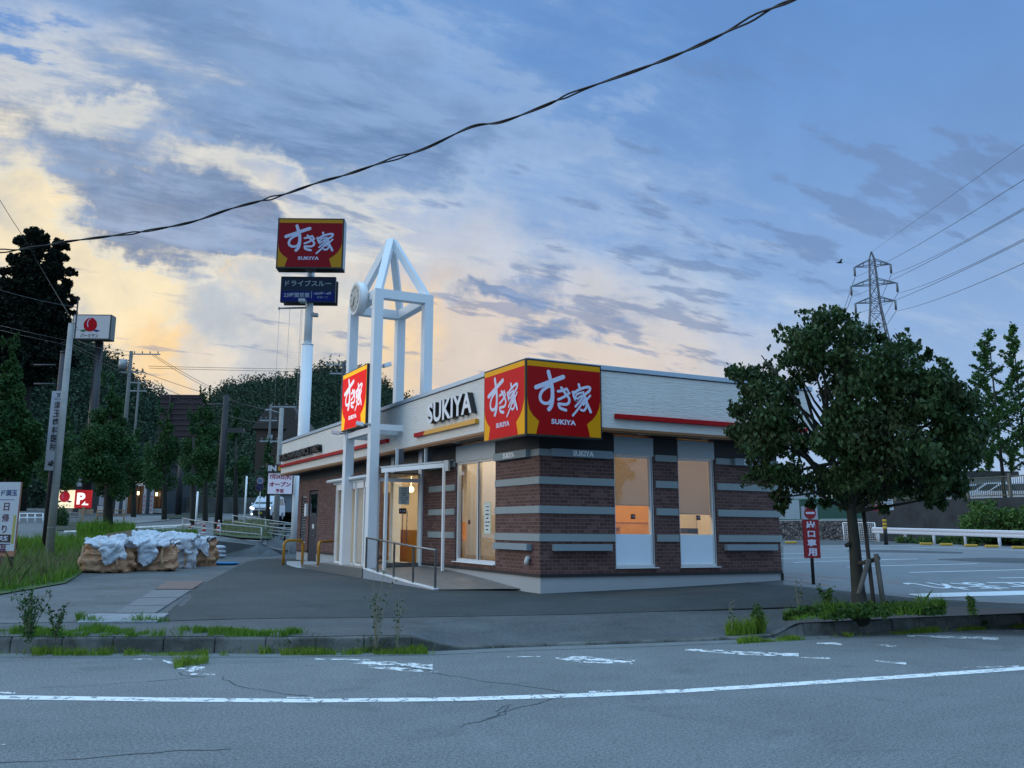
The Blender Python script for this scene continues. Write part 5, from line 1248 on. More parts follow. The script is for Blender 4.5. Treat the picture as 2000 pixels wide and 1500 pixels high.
# peach restaurant pole sign
b,t=pole(166,985,74,668,0); pk=thing('pole_sign','white box sign with a red peach on a dark pole, before the wooded slope','pole sign',b)
MB().tube([b,t],[.36,.30],12).build('pole',mat('pole_dark',(.022,.022,.026),.5,.1),pk)
cr=at(142,640,74); wl=3.3
_,o,w,h=panel(141,216,614,663,73.4,.9,mat('box_dark',(.06,.07,.065),.5,.1),pk,'cabinet')
MB().obox(o,ex,Z,nz,(.08,.08,0),(w-.08,h-.08,.02)).build('face',mat('peach_face',(.60,.56,.56),.5,.04,spec=.15),pk)
peach=mat('peach_red',(.42,.004,.012),.5,.03,spec=.1); leafg=mat('peach_leaf_green',(.01,.12,.04),.5,0); leafb=mat('peach_leaf_blue',(.02,.02,.16),.5,0)
def peach_logo(o,ex,ey,n,cx_,cy_,s,parent,mp=None,name_h=.2,mi=None):
    c=Vector(o)+ex*cx_+ey*cy_; pts=[]
    for k in range(40):
        a=2*math.pi*k/40; r=s*(1+.10*max(0,math.sin(a))**8); pts.append(c+ex*(r*math.cos(a))+ey*(r*math.sin(a)*1.02)+n*.002)
    q=MB().prism(pts,n,.006).build('peach',mp or peach,parent)
    t=MB(); stroke(t,[(cx_+.05*s,cy_+1.1*s),(cx_-.35*s,cy_+.6*s),(cx_-.42*s,cy_+.1*s),(cx_-.3*s,cy_-.3*s)],.09*s,o,ex,ey,n,.012); t.build('highlight',wht,q)
    for sg,m_ in ((-1,leafg),(1,leafb)):
        L=[(sg*.45,-.95),(sg*.8,-.68),(sg*1.35,-.80),(sg*1.5,-.98),(sg*1.2,-1.0),(sg*1.0,-1.15),(sg*.8,-1.0)]
        pp=[c+ex*(x*s)+ey*(y*s)+n*.003 for x,y in L]; pp=pp if sg<0 else pp[::-1]
        MB().prism(pp,n,.004).build('leaf_mark',m_,parent)
    t=MB(); put_text(t,'バーミヤン',c-ey*(s*1.62)+n*.006,ex,ey,n,name_h,.003,.02,width=s*2.7); t.build('lettering',mi or ink,parent)
peach_logo(o+nz*.02,ex,Z,nz,w*.47,h*.58,h*.265,pk,name_h=.34)
MB().obox(o,ex,Z,nz,(w+.01,.06,-.85),(w+.03,h-.06,-.04)).build('cabinet_side',mat('side_green',(.16,.19,.18),.5,.1),pk)
# hot spring sign at the left edge
D=24.6; b=at(-8,1100,D); g=gpt(-8,D); os_=thing('hot_spring_sign','white standing signboard advertising day-trip hot spring bathing, cut by the left edge','sign',g)
exs=(ex*.985+nz*.17).normalized(); nzs=Vector((exs.y,-exs.x,0)); 
if nzs.dot(nz)<0: nzs=-nzs
ztop=at(20,941,D).z; zbot=at(20,1087,D).z; rt_=at(34,1010,D); w=1.45; o=Vector((rt_.x,rt_.y,zbot))-exs*w; h=ztop-zbot
bo=MB().obox(o,exs,Z,nzs,(0,0,-.06),(w,h,0)).build('board',mat('board_edge',(.35,.16,.10),.6,.1),os_)
MB().obox(o,exs,Z,nzs,(.0,.13,0),(w,h,.004)).build('face',mat('board_face',(.45,.50,.56),.5,.06),bo)
MB().obox(o,exs,Z,nzs,(w-.10,.3,.004),(w-.03,h*.55,.006)).build('yellow_edge',mat('edge_yellow',(.35,.33,.08),.6,.1),bo)
t_=MB(); put_text(t_,'ランド須玉',o+exs*(w-.46)+Z*(h-.26)+nzs*.007,exs,Z,nzs,.15,.002,.02,width=.78); t_.build('lettering',mat('blue_ink',(.02,.06,.2),.6,0),bo)
t_=MB(); 
for k,ch in enumerate('日帰り'): put_text(t_,ch,o+exs*(w-.32)+Z*(h-.60-k*.27)+nzs*.007,exs,Z,nzs,.19,.002,.01)
for k,ch in enumerate('温泉'): put_text(t_,ch,o+exs*(w-.32)+Z*(h-1.60-k*.28)+nzs*.009,exs,Z,nzs,.21,.002,.01)
t_.build('lettering',mat('purple_ink',(.09,.01,.05),.6,0),bo)
m=MB().obox(o,exs,Z,nzs,(w-.50,h-1.46,.005),(w-.12,h-1.27,.008)); q=m.build('tag_plate',black,bo); t_=MB(); put_text(t_,'天然',o+exs*(w-.31)+Z*(h-1.365)+nzs*.010,exs,Z,nzs,.13,.002,.02); t_.build('lettering',wht,q)
t_=MB(); 
for k,ch in enumerate('「信玄公ゆかりの湯」'): put_text(t_,ch,o+exs*(w-.68)+Z*(h-.62-k*.16)+nzs*.007,exs,Z,nzs,.11 if ch not in '「」' else .05,.002,.01)
t_.build('lettering',ink,bo)
m=MB()
for a,b2 in (((.02,.28),(w-.12,.30)),((.02,h-.44),(w-.12,h-.425))): m.obox(o,exs,Z,nzs,(a[0],a[1],.004),(b2[0],b2[1],.006))
m.build('rule',MATS['blue_ink'],bo)
for u_ in (.2,w-.15): MB().obox(o,exs,Z,nzs,(u_,-.5,-.12),(u_+.07,h*.9,-.06)).build('leg',darkm,os_)
# peach restaurant ------------------------------------------------
REF[0]=226; D=76; rs=thing('peach_restaurant','dark single-storey restaurant with a white-framed lit entrance and large windows, across the street','restaurant',at(225,1003,D))
z0=at(240,1008,D).z; wallm=mat('dark_wall',(.030,.040,.045),.7,.1); wpan=mat('white_base',(.50,.52,.54),.6,.08)
def rb(name,x0,x1,y0,y1,dd,th,m,par=None): return panel(x0,x1,y0,y1,D+dd,th,m,par or rs,name)
rb('wall',128,324,905,1003,0,8,wallm)
rb('roof',124,330,898,906,-.4,9,mat('far_roof',(.05,.055,.06),.7,.1)); rb('wall_base',190,216,988,1001,-.12,.1,wpan); rb('wall_base',298,322,993,1002,-.12,.1,wpan)
rb('window',194,214,948,987,-.12,.1,glassd)
lit=mat('lit_glass',(.05,.035,.025),.3,.6,1.2,emit=.03,ecol=(1,.5,.2))
w1=rb('window',298,322,955,991,-.12,.1,lit)[0]
rb('mullion',306,307,955,991,-.2,.06,black,w1); rb('mullion',314,315,955,991,-.2,.06,black,w1)
rb('pillar',226,233,946,1003,-1.2,.4,wpan); rb('blue_panel',233,241,946,1002,-1.1,.2,mat('blue_panel',(.055,.085,.12),.6,.1)); rb('blue_panel',284,294,944,1002,-1.1,.2,MATS['blue_panel'])
rb('pillar',241,246,940,1003,-1.4,.4,wpan); rb('pillar',280,284,945,1003,-1.4,.4,wpan); rb('pillar',294,297,942,1003,-1.4,.4,wpan); rb('lintel',246,280,941,949,-1.4,.3,wpan)
dr=rb('doorway',246,280,949,1002,-.3,.1,lit)[0]
for a in (256,263,271): rb('mullion',a,a+1.2,949,1002,-.4,.06,black,dr)
rb('light_strip',256,297,938.5,940.5,-1.6,.1,mat('strip_light',(1,.85,.8),.4,0,emit=2.2))
for a,b_ in ((257.5,958),(268,960),(304,962)): rb('wall_lamp',a,a+3,b_,b_+6.5,-.5,.1,mat('warm_lamp',(1,.75,.4),.4,0,emit=5))
ln=mat('lantern_red',(.35,.02,.02),.6,0,emit=.3); rb('rooftop_mark',268,274,929,938,-1.5,.2,ln)
rb('dark_window',150,170,930,950,-.12,.1,glassd)
D0=D
for x0,lab in ((278.5,'thin white banner with red characters, left of the two beside the restaurant door'),(292.5,'thin white banner with red characters, right of the two beside the restaurant door')):
    q=thing('banner',lab,'banner',at(x0,1002,73),'banners by the restaurant door'); _,o,w,h=panel(x0,x0+5.5,965,1001,73,.02,mat('banner_cloth',(.42,.40,.44),.7,.1),q,'cloth')
    t_=MB()
    for k,ch in enumerate('餃子半額'): put_text(t_,ch,o+ex*w/2+Z*(h*(.86-.24*k))+nz*.004,ex,Z,nz,.15,.002,.03)
    t_.build('lettering',mat('banner_red',(.5,.03,.03),.6,0),q); MB().tube([o-ex*.02,o-ex*.02+Z*(h+.1)],.02,5).build('pole',darkm,q)
REF[0]=146; q=thing('parking_sign','lit cream and red parking sign with a peach and a large P above the fence','sign',at(148,1000,69))
_,o,w,h=panel(112,145.5,957,992,69,.25,mat('lit_cream',(.8,.72,.5),.4,.02,emit=.95,ecol=(1,.86,.55)),q,'lightbox'); peach_logo(o+nz*.002,ex,Z,nz,w*.42,h*.62,h*.30,q,mat('peach_lit',(.6,.01,.03),.4,0,emit=.35),.2)
_,o,w,h=panel(145.8,177,957,992,69,.25,mat('lit_red',(.45,.005,.006),.4,.02,emit=.28,ecol=(1,.01,.01)),q,'lightbox')
t_=MB(); put_text(t_,'P',o+ex*w*.40+Z*h*.52+nz*.003,ex,Z,nz,h*.66,.004,.05,width=w*.52); t_.prism([o+ex*w*.45+Z*h*.15+nz*.004,o+ex*w*.88+Z*h*.15+nz*.004,o+ex*w*.88+Z*h*.24+nz*.004,o+ex*w*.68+Z*h*.24+nz*.004,o+ex*w*.68+Z*h*.38+nz*.004][::-1],nz,.004)
t_.build('lettering',mat('lit_white',(.9,.85,.8),.4,0,emit=1.0),q)
_,o,w,h=panel(113,140,992,1003,69,.2,mat('sign_foot',(.3,.27,.22),.7,.1),q,'foot')
REF[0]=None
# fences on the far pavement
def lowfence(name,x0,x1,yt,yb,D,m,label,n,rails=2):
    q=thing(name,label,'fence',at((x0+x1)/2,yb,D)); m_=MB(); 
    for k in range(rails): y=yt+(yb-yt)*.5*k; a=at(x0,y,D);b=at(x1,y,D); b.z=a.z if False else b.z; m_.tube([a,b],.04,6)
    m_.build('rails',m,q)
    for k in range(n+1):
        x=x0+(x1-x0)*k/n; MB().tube([at(x,yt,D),at(x,yb+6,D)],.04,6).build('post',m,q)
lowfence('fence',38,84,1003,1019,56,white,'low white pipe fence behind the hot spring sign',3)
ora=mat('fence_orange',(.26,.13,.05),.6,.2)
lowfence('fence',190,242,997,1014,60,ora,'low orange pipe fence in front of the restaurant base',1); lowfence('fence',116,156,1002,1018,60,mat('fence_pale',(.25,.24,.22),.7,.1),'low pale fence under the lit parking sign',2)
for x0,x1,yt,lab in ((153,182,994,'plain wooden board on a post under the lit parking sign'),):
    q=thing('wooden_board',lab,'board',at(162,1018,58)); panel(153,182,994,1003.5,58,.05,mat('board_tan',(.28,.20,.13),.8,.15),q,'board'); panel(160,164,990,1020,57.9,.05,MATS['board_tan'],q,'post')
q=solo('hedge_bush',MB().sphere(at(116,1018,52),.3,8),LF_str,'small dark round bush under the lit parking sign','bush'); bpy.data.objects.remove(q)
o=foliage('bush',clump_pts([(at(117,1014,52),(.45,.45,.75),1500)]),.11,LF_str,None,'dia'); tag(o,'small dark bush beside the concrete pole under the lit parking sign','bush')
# long low wall beyond
q=solo('retaining_wall',MB().obox(at(330,1003,80),ex,Z,nz,(0,-.5,-.3),(8,1.4,0)),concd,'low weathered retaining wall beyond the street trees','wall')
q=thing('pipe_rail','grey pipe rail along the top of the far retaining wall','fence',at(370,986,80)); MB().tube([at(334,986,80),at(430,988,84)],.04,6).tube([at(334,991,80),at(430,993,84)],.03,6).build('rails',galv,q)
# bank behind it
mb=MB(); o=at(332,985,84); mb.add([at(325,1000,82),at(520,1000,90),at(520,935,104),at(325,930,104)],[(0,1,2,3)]); struct('bank',mb,mat('bank_green',(.03,.05,.022),.95,.4,.4))
# back of a large billboard
q=thing('billboard','back of a large dark ribbed billboard on a steel frame between the street trees','billboard',gpt(352,72)); _,o,w,h=panel(311,394,771,866,72,.25,mat('board_back',(.030,.020,.026),.7,.15),q,'board')
m=MB()
for k in range(9): m.obox(o,ex,Z,nz,(.0,h*(k+.4)/9,0),(w,h*(k+.4)/9+.07,.08))
m.obox(o,ex,Z,nz,(-.1,h*.02,.08),(w+.6,h*.02+.15,.2)).obox(o,ex,Z,nz,(w*.22,0,.08),(w*.22+.14,h*.97,.2)).obox(o,ex,Z,nz,(-.05,h*.97,-.3),(w+.05,h,.1)); m.build('ribs',mat('board_rib',(.05,.035,.042),.6,.1),q)
b,t=pole(348,1000,72.6,860,0); MB().tube([b,t],.25,10).build('pole',darkm,q)
# black utility pole with a cross bar
b,t=pole(426,1026,49,772,0); q=thing('utility_pole','black utility pole behind the orange cones','utility pole',b); MB().tube([b-Z*.2,t],[.21,.15],12).build('shaft',mat('pole_black',(.014,.015,.018),.6,.15),q); a=at(452,838,49); MB().obox(at(444,845,49),ex,Z,nz,(-.3,0,-.1),(.9,.25,.1)).build('control_box',darkm,q)
MB().tube([t-Z*.5-ex*1.0,t-Z*.5+ex*.3],.05,6).build('cross_bar',darkm,q)
# thin white poles
for px,py,yt,D,lab in ((383,1011,960,52,'thin white pole left of the black utility pole'),(477,1020,930,54,'thin white pole left of the round speed signs')):
    b,t=pole(px,py,D,yt,0); solo('marker_pole',MB().tube([b,t],.055,8),white,lab,'pole','thin white poles on the footpath')
b,t=pole(507,982,62,934,0); q=thing('traffic_sign','round speed limit sign above a blue no-parking disc on one thin pole','traffic sign',b); MB().tube([b,t],.035,6).build('pole',white,q)
c=at(508.3,939,61.9); MB().tube([c,c+nz*.03],.30,20).build('rim',mat('disc_red',(.12,.05,.07),.5,0),q); d_=MB().tube([c+nz*.03,c+nz*.04],.22,20).build('speed_disc',mat('disc_pale',(.35,.38,.45),.5,0),q)
t_=MB(); put_text(t_,'50',c+nz*.045,ex,Z,nz,.22,.002,.03); t_.build('lettering',MATS['blue_ink'],d_)
c=at(507,951.5,61.9); MB().tube([c,c+nz*.03],.30,20).build('rim',MATS['disc_red'],q); MB().tube([c+nz*.03,c+nz*.04],.23,20).build('blue_disc',mat('disc_blue',(.008,.02,.10),.5,0),q); t_=MB(); stroke(t_,[(-.16,.16),(.16,-.16)],.05,c,ex,Z,nz,.046); t_.build('slash',MATS['disc_red'],q)
# second concrete pole
b,t=pole(538,1040,50,797,0); q=thing('utility_pole','plain concrete utility pole just left of the shop roof end, before the minivan','utility pole',b); MB().tube([b-Z*.2,t],[.17,.12],12).build('shaft',conc,q); MB().tube([t-Z*.3,t-Z*.1-ex*.7],.03,6).obox(t-Z*.12-ex*.9,ex,Z,nz,(0,-.03,-.08),(.35,.06,.08)).build('street_light',galv,q)
# crossarm poles
def linepole(px,py,yt,D,label,arms,r=.16,trans=False,m=None):
    b,t=pole(px,py,D,yt,0); q=thing('utility_pole',label,'utility pole',b); MB().tube([b,t],[r,r*.75],10).build('shaft',m or polem,q)
    for dz,l0,l1 in arms:
        p=t-Z*dz; a=MB().obox(p,ex,Z,nz,(l0,-.06,-.06),(l1,.06,.06)).build('cross_arm',galv,q); mi=MB(); n=4
        for k in range(n): u_=l0+(l1-l0)*(k+.3)/(n-.4); mi.tube([p+ex*u_+Z*.05,p+ex*u_+Z*.30],[.05,.07],6)
        mi.build('insulator',mat('insulator',(.10,.11,.12),.3,0),a)
    if trans: MB().tube([t-Z*(arms[0][0]+1.6)-ex*.75,t-Z*(arms[0][0]+.6)-ex*.75],.42,12).build('transformer',galv,q)
    return t
linepole(252,740,686,96,'distant utility pole with a transformer can and crossarm against the sunset clouds',[(.3,.1,3.0),(2.2,-1.0,1.6)],.24,True)
linepole(270,765,742,100,'shorter distant pole just right of the one with the transformer',[(.3,-1.2,.8),(1.2,-1.1,.9)],.15)
linepole(519,985,790,78,'grey utility pole with crossarms in front of the brown house',[(.2,-.1,2.2),(1.4,-.9,.6),(3.2,-.8,.8)],.13)
linepole(664,905,706,78,'dark utility pole seen between the pole sign and the steel tower',[(.3,-1.6,.3),(1.1,-1.2,.5)],.17,False,darkm)
# brown house and pale building
q=thing('brown_house','brown gabled house under the wooded hill, behind the opening notice','house',gpt(540,108)); REF[0]=540; hm=mat('house_brown',(.055,.040,.033),.8,.1,2); rm=mat('house_roof',(.045,.040,.038),.8,.15,2)
_,o,w,h=panel(497,590,838,985,108,7,hm,q,'wall')
MB().prism([o+ex*(-.6)+Z*h+nz*.4,o+ex*(w+.6)+Z*h+nz*.4,o+ex*(w*.72)+Z*(h+2.9)+nz*.4,o+ex*(w*.25)+Z*(h+2.9)+nz*.4][::-1],-nz,7.5).build('roof',rm,q)
_,o2,w2,h2=panel(545,620,860,985,104,5,hm,q,'wing'); MB().prism([o2+ex*-.4+Z*h2+nz*.3,o2+ex*(w2+.4)+Z*h2+nz*.3,o2+ex*(w2*.4)+Z*(h2+2.4)+nz*.3][::-1],-nz,5).build('roof',rm,q)
_,o3,w3,h3=panel(522,532,849,866,107.8,.05,mat('window_pale',(.35,.40,.46),.4,.1),q,'window')
q=thing('pale_building','pale low building behind the minivan','building',gpt(540,98)); panel(492,612,962,1000,98,5,mat('pale_clad',(.20,.24,.28),.7,.15),q,'wall'); panel(486,615,957,963,97.6,6,rm,q,'roof')
REF[0]=None
# minivan ----------------------------------------------------------
Dv=73; g=gpt(515,Dv); vn=thing('minivan','white minivan with its headlights on driving down the street towards the viewer','van',g)
fw=(CAM-g); fw.z=0; fw.normalize(); ang=math.radians(-17); fw=Vector((fw.x*math.cos(ang)-fw.y*math.sin(ang),fw.x*math.sin(ang)+fw.y*math.cos(ang),0)); sd_=Vector((-fw.y,fw.x,0)); 
o=at(507.5,1010,Dv); o.z=at(507,1014.5,Dv).z
vw=mat('van_white',(.55,.60,.66),.25,.02); 
prof=[(0,.32),(0,.95),(.12,1.08),(.75,1.18),(1.45,1.86),(1.9,1.93),(4.1,1.9),(4.35,1.0),(4.3,.3)]
def vsec(sc,inset): return [o-fw*x+sd_*sc*(.84-inset*max(0,(z-1.1)/.8))+Z*z for x,z in prof]
Lp=vsec(1,.14); Rp=vsec(-1,.14); k=len(prof); m=MB().add(Lp+Rp,[tuple(range(k)),tuple(range(k,2*k))[::-1]]+[(i,i+k,(i+1)%k+k,(i+1)%k) for i in range(k)]); m.build('body',vw,vn,.05)
V_=lambda x,y,z:o-fw*x+sd_*y+Z*z
def vq(name,pts,m_,off=.01,par=None): 
    n_=(Vector(pts[1])-Vector(pts[0])).cross(Vector(pts[2])-Vector(pts[1])).normalized()
    if n_.dot(CAM-pts[0])<0: n_=-n_; 
    return MB().prism([p+n_*.004 for p in pts],n_,.012).build(name,m_,par or vn)
vq('windscreen',[V_(.80,-.72,1.21),V_(.80,.72,1.21),V_(1.42,.64,1.80),V_(1.42,-.64,1.80)],mat('screen_glass',(.03,.05,.06),.1,0))
vq('grille',[V_(-.0,-.52,.34),V_(-.0,.52,.34),V_(-.0,.62,.60),V_(-.0,.5,.72),V_(-.0,-.5,.72),V_(-.0,-.62,.60)],black)
vq('grille_bar',[V_(-.015,-.5,.82),V_(-.015,.5,.82),V_(-.015,.5,.87),V_(-.015,-.5,.87)],black)
pl=vq('number_plate',[V_(-.03,-.17,.42),V_(-.03,.17,.42),V_(-.03,.17,.58),V_(-.03,-.17,.58)],mat('plate_yellow',(.40,.35,.02),.5,0))
hlm=mat('headlight',(.9,.95,1),.2,0,emit=7)
for s_ in (1,-1):
    vq('headlight',[V_(-.012,s_*.50,.80),V_(-.012,s_*.82,.84),V_(-.012,s_*.82,.97),V_(-.012,s_*.55,.93)],hlm)
    MB().sphere(V_(-.02,s_*.66,.40),.055,8).build('fog_light',hlm,vn)
    MB().sphere(V_(.95,s_*.95,1.22),.1,8,0,(1,1,.9)).build('mirror',vw,vn)
    for x in (.75,3.5):
        c=V_(x,s_*.74,.30); wh=MB().tube([c,c+sd_*s_*.12],.31,16).build('wheel',black,vn); MB().tube([c+sd_*s_*.12,c+sd_*s_*.13],.19,12).build('rim',galv,wh)
    m=MB(); pts=[V_(1.2,s_*.80,1.22),V_(3.9,s_*.80,1.22),V_(3.8,s_*.72,1.72),V_(1.65,s_*.72,1.72)]; n_=sd_*s_; m.prism(pts if s_>0 else pts[::-1],n_,.03); m.build('side_window',MATS['screen_glass'],vn)
# railings beside the footpath ------------------------------------
def railing(pts,posts,label):
    q=thing('railing',label,'railing',at(pts[0][0],pts[0][1]+35,pts[0][3])); 
    for k in range(3):
        L=[at(px,yt+(yb-yt)*k*.40,D) for px,yt,yb,D in pts]; MB().tube(L,.028,8).build('rail',galv,q)
    for px,yt,yb,D in posts: MB().tube([at(px,yt,D),at(px-.6,yb+2,D)],.032,8).build('post',galv,q)
railing([(357,1012,1044,46),(380,1016.5,1050,44),(431,1023,1058,42),(511,1031,1064,40)],[(357,1012,1044,46),(431,1023,1058,42),(511,1030,1064,40)],'three-bar grey pipe railing along the footpath beside the cones')
railing([(455,1007,1036,52),(519,1015,1046,49),(574,1023,1056,46)],[(455,1005,1036,52),(519,1014,1046,49)],'three-bar grey pipe railing round the lawn, ending behind the shop')
# wall of the footpath behind the bags
mb=MB(); A=[(392,1054,1092,38.4),(430,1057,1090,38.8),(470,1061,1089,39.2),(512,1067,1087,39.8),(548,1081,1085,40.8)]
vs=[]
for px,yt,yb,D in A:
    a=at(px,yt,D); b=gpt(px,D,-.1); b=Vector((a.x,a.y,b.z)); vs+=[b,a,a-nz*1.6+Z*.0,b-nz*1.6]
mb.add(vs,[(4*i+j,4*i+4+j,4*i+4+(j+1)%4,4*i+(j+1)%4) for i in range(4) for j in range(4)]+[(0,1,2,3),(16,19,18,17)])
q=mb.build('retaining_wall',mat('wall_dark_concrete',(.10,.11,.11),.85,.3,1.5,bmp=.3)); tag(q,'low concrete retaining wall of the footpath behind the bulk bags','wall')
# cones
def cone(px,py,D,label,first=[None]):
    b=at(px,py,D)
    if first[0] is None:
        q=thing('traffic_cone',label,'traffic cone',b,'traffic cones on the footpath'); MB().box((b.x-.19,b.y-.19,b.z),(b.x+.19,b.y+.19,b.z+.03)).build('base',black,q)
        o_=mat('cone_red',(.42,.02,.012),.5,.05); w_=mat('cone_white',(.6,.62,.65),.5,.03); zs=[.03,.16,.26,.38,.47,.58,.70]; rs_=[.14,.12,.103,.082,.068,.05,.03]; m=MB()
        for i in range(6): m.tube([b+Z*zs[i],b+Z*zs[i+1]],[rs_[i],rs_[i+1]],14,i%2)
        m.build('cone',[o_,w_],q); first[0]=q; return q
    r=first[0].copy(); COL.objects.link(r); r.location=b; r['label']=label
    for ch in first[0].children: c=ch.copy(); COL.objects.link(c); c.parent=r; c.matrix_parent_inverse=ch.matrix_parent_inverse.copy()
    return r
for px,py,lab in ((369.5,1051,'red and white striped cone nearest the bulk bags, leftmost of the three'),(397.5,1049,'red and white striped cone in the middle of the three'),(426,1044,'red and white striped cone at the foot of the black pole')):
    cone(px,py,45.5,lab)
q=thing('cone_bar','thin bar resting across the tops of the cones','bar',at(396,1024,45.5)); MB().tube([at(371,1026,45.4),at(399,1021,45.4)],.015,6).tube([at(399,1021,45.4),at(427,1019,45.4)],.015,6).build('bar',red,q)
# bicycle trailer / white cart
q=thing('boat_trailer','low white metal trailer frame parked behind the shop corner','trailer',gpt(560,50)); m=MB()
for y in (1024,1031,1038): m.tube([at(525,y-1.5,50),at(576,y+1,49)],.03,5)
m.tube([at(540,1023,50),at(534,1052,50)],.03,5).tube([at(556,1025,49.5),at(548,1050,49.5)],.03,5).tube([at(548,1051,49.5),at(578,1053,49)],.04,5); m.build('frame',galv,q); MB().tube([at(556,1050,49.5),at(556,1050,49.5)+ex*.08],.25,14).build('wheel',black,q)
# bulk bags --------------------------------------------------------
bagm=mat('bag_tan',(.42,.25,.15),.75,.12,4,bmp=.6,bscale=9); clothm=mat('bag_white',(.48,.53,.60),.8,.10,5,bmp=1.0,bscale=12)
def fine(o_,st=.035):
    t1=bpy.data.textures.get('creases') or bpy.data.textures.new('creases','MUSGRAVE'); t1.noise_scale=.30; t1.musgrave_type='RIDGED_MULTIFRACTAL'; t1.octaves=3
    d=o_.modifiers.new('c','DISPLACE'); d.texture=t1; d.texture_coords='GLOBAL'; d.strength=st*1.5; d.mid_level=.6
    t2=bpy.data.textures.get('crumple_fine') or bpy.data.textures.new('crumple_fine','CLOUDS'); t2.noise_scale=.07
    d=o_.modifiers.new('f','DISPLACE'); d.texture=t2; d.texture_coords='GLOBAL'; d.strength=st*.5; d.mid_level=.5
def bag(px,py,w,h,D,seed,label,rot=0,topin=.0):
    rr=random.Random(seed); b=hit(px,py); b=at(px,py,D); b.z=hgt(b.x,b.y)+.0; q=thing('bulk_bag',label,'bulk bag',b,'tan bulk bags on the forecourt'); n=28; m=14; vs=[]
    ph=[rr.uniform(0,6.28) for _ in range(8)]
    for j in range(m+1):
        t=j/m
        for i in range(n):
            a=2*math.pi*i/n; ca_,sa_=math.cos(a),math.sin(a); sq=(abs(ca_)**4+abs(sa_)**4)**(-.25)
            r=w/2*sq*(1.0+.09*math.sin(t*math.pi*.9+.3)-.10*t+.05*math.sin(3*a+ph[0]+t*3)+.045*math.sin(5*a+ph[1]-t*9)+.03*math.sin(13*t+ph[2]+2*a))
            if t<.06: r*=.93
            fold=.03*math.sin(t*22+ph[3]+2.5*math.sin(a+ph[4])); z=h*t+.05*h*math.sin(2*a+ph[5])*t*t
            x_=(r+fold)*ca_; y_=(r+fold)*sa_*.85; c_,s_=math.cos(rot),math.sin(rot)
            vs.append(b+ex*(x_*c_-y_*s_)+nz*(x_*s_+y_*c_)+Z*z)
    fs=[(j*n+i,j*n+(i+1)%n,(j+1)*n+(i+1)%n,(j+1)*n+i) for j in range(m) for i in range(n)]
    k=len(vs); vs.append(b+Z*h*1.02); fs+=[(m*n+i,m*n+(i+1)%n,k) for i in range(n)]
    o_=MB().add(vs,fs,0,True).build('bag_body',bagm,q); sb=o_.modifiers.new('s','SUBSURF'); sb.levels=sb.render_levels=2
    tx=bpy.data.textures.get('crumple') or bpy.data.textures.new('crumple','CLOUDS'); tx.noise_scale=.22; d=o_.modifiers.new('d','DISPLACE'); d.texture=tx; d.texture_coords='GLOBAL'; d.strength=.10; d.mid_level=.5; fine(o_)
    for s_ in (-1,1):
        p0=b+ex*(s_*w*.38)+nz*w*.44; mm=MB(); pts=[p0+Z*h*.95,p0+nz*.07+Z*h*.55,p0+nz*.10+ex*s_*.05+Z*h*.30,p0+nz*.06+Z*h*.10]
        for a_,c_ in zip(pts[:-1],pts[1:]): mm.beam(a_,c_,.06,.012)
        mm.build('strap',mat('strap_tan',(.40,.26,.16),.8,.1),q)
    return q,b
def cover(q,b,w,h,seed,drop,x0,x1,label=None,side=1,peak=.12,lo=.5):
    """loose crumpled white liner lying over the bag and hanging down its front"""
    rr=random.Random(seed); n=22; m=22; vs=[]; ph=[rr.uniform(0,6.28) for _ in range(9)]
    for i in range(n+1):
        u=i/n; X_=w*(x0+(x1-x0)*u)
        for j in range(m+1):
            v=j/m; 
            L=v*(w*.9+drop*(1+.25*math.sin(u*5+ph[0])*(1 if u>lo*.0 else 1)))
            if L<w*.9: yy=-w*.45+L; z=h+.02+.05*math.sin(5*u+ph[1]+v*4)+.05*math.sin(11*v+ph[2]+3*u)+peak*math.exp(-((u-.25)**2+(v-.3)**2)*18)
            else: yy=w*.46+.05*math.sin(7*u+ph[3])+.02*math.sin(15*v+ph[4]); z=h+.02-(L-w*.9)+.02*math.sin(9*u+ph[5])
            vs.append(b+ex*X_+nz*(yy+.09)+Z*.03+Z*z+ex*.04*math.sin(9*v+ph[6]))
    fs=[(i*(m+1)+j,(i+1)*(m+1)+j,(i+1)*(m+1)+j+1,i*(m+1)+j+1) for i in range(n) for j in range(m)]
    o_=MB().add(vs,fs,0,True).build('liner',clothm,q); so_=o_.modifiers.new('so','SOLIDIFY'); so_.thickness=.012
    sb=o_.modifiers.new('s','SUBSURF'); sb.levels=sb.render_levels=1; tx=bpy.data.textures['crumple']; d=o_.modifiers.new('d','DISPLACE'); d.texture=tx; d.texture_coords='GLOBAL'; d.strength=.13; d.mid_level=.5; fine(o_,.05)
    return o_
q,b=bag(209,1116,1.22,.74,26.3,1,'tan bulk bag at the left end, white liner spilling over its right side'); cover(q,b,1.15,.73,1,.46,.08,.62); cover(q,b,1.1,.70,5,.02,-.42,.2)
q,b=bag(294,1113,1.32,.70,26.9,2,'tan bulk bag second from the left with a white liner hanging down its front'); cover(q,b,1.2,.69,2,.52,-.12,.33); cover(q,b,1.2,.66,7,.05,-.5,.5)
q,b=bag(347,1108,.92,.84,28.6,3,'white-wrapped bulk bag of bottles, third in the row'); q.children[0].data.materials[0]=clothm; cover(q,b,1.0,.84,3,.45,-.5,.5); 
q,b=bag(388,1101,1.02,.80,30.0,4,'tan bulk bag at the right end with a white liner off its front'); cover(q,b,1.05,.80,4,.5,-.48,.42)
q,b=bag(300,1088,1.3,.70,30.5,6,'bulk bag of white rubbish behind the row, only its white top showing'); cover(q,b,1.3,.70,8,.2,-.5,.5,peak=.06)
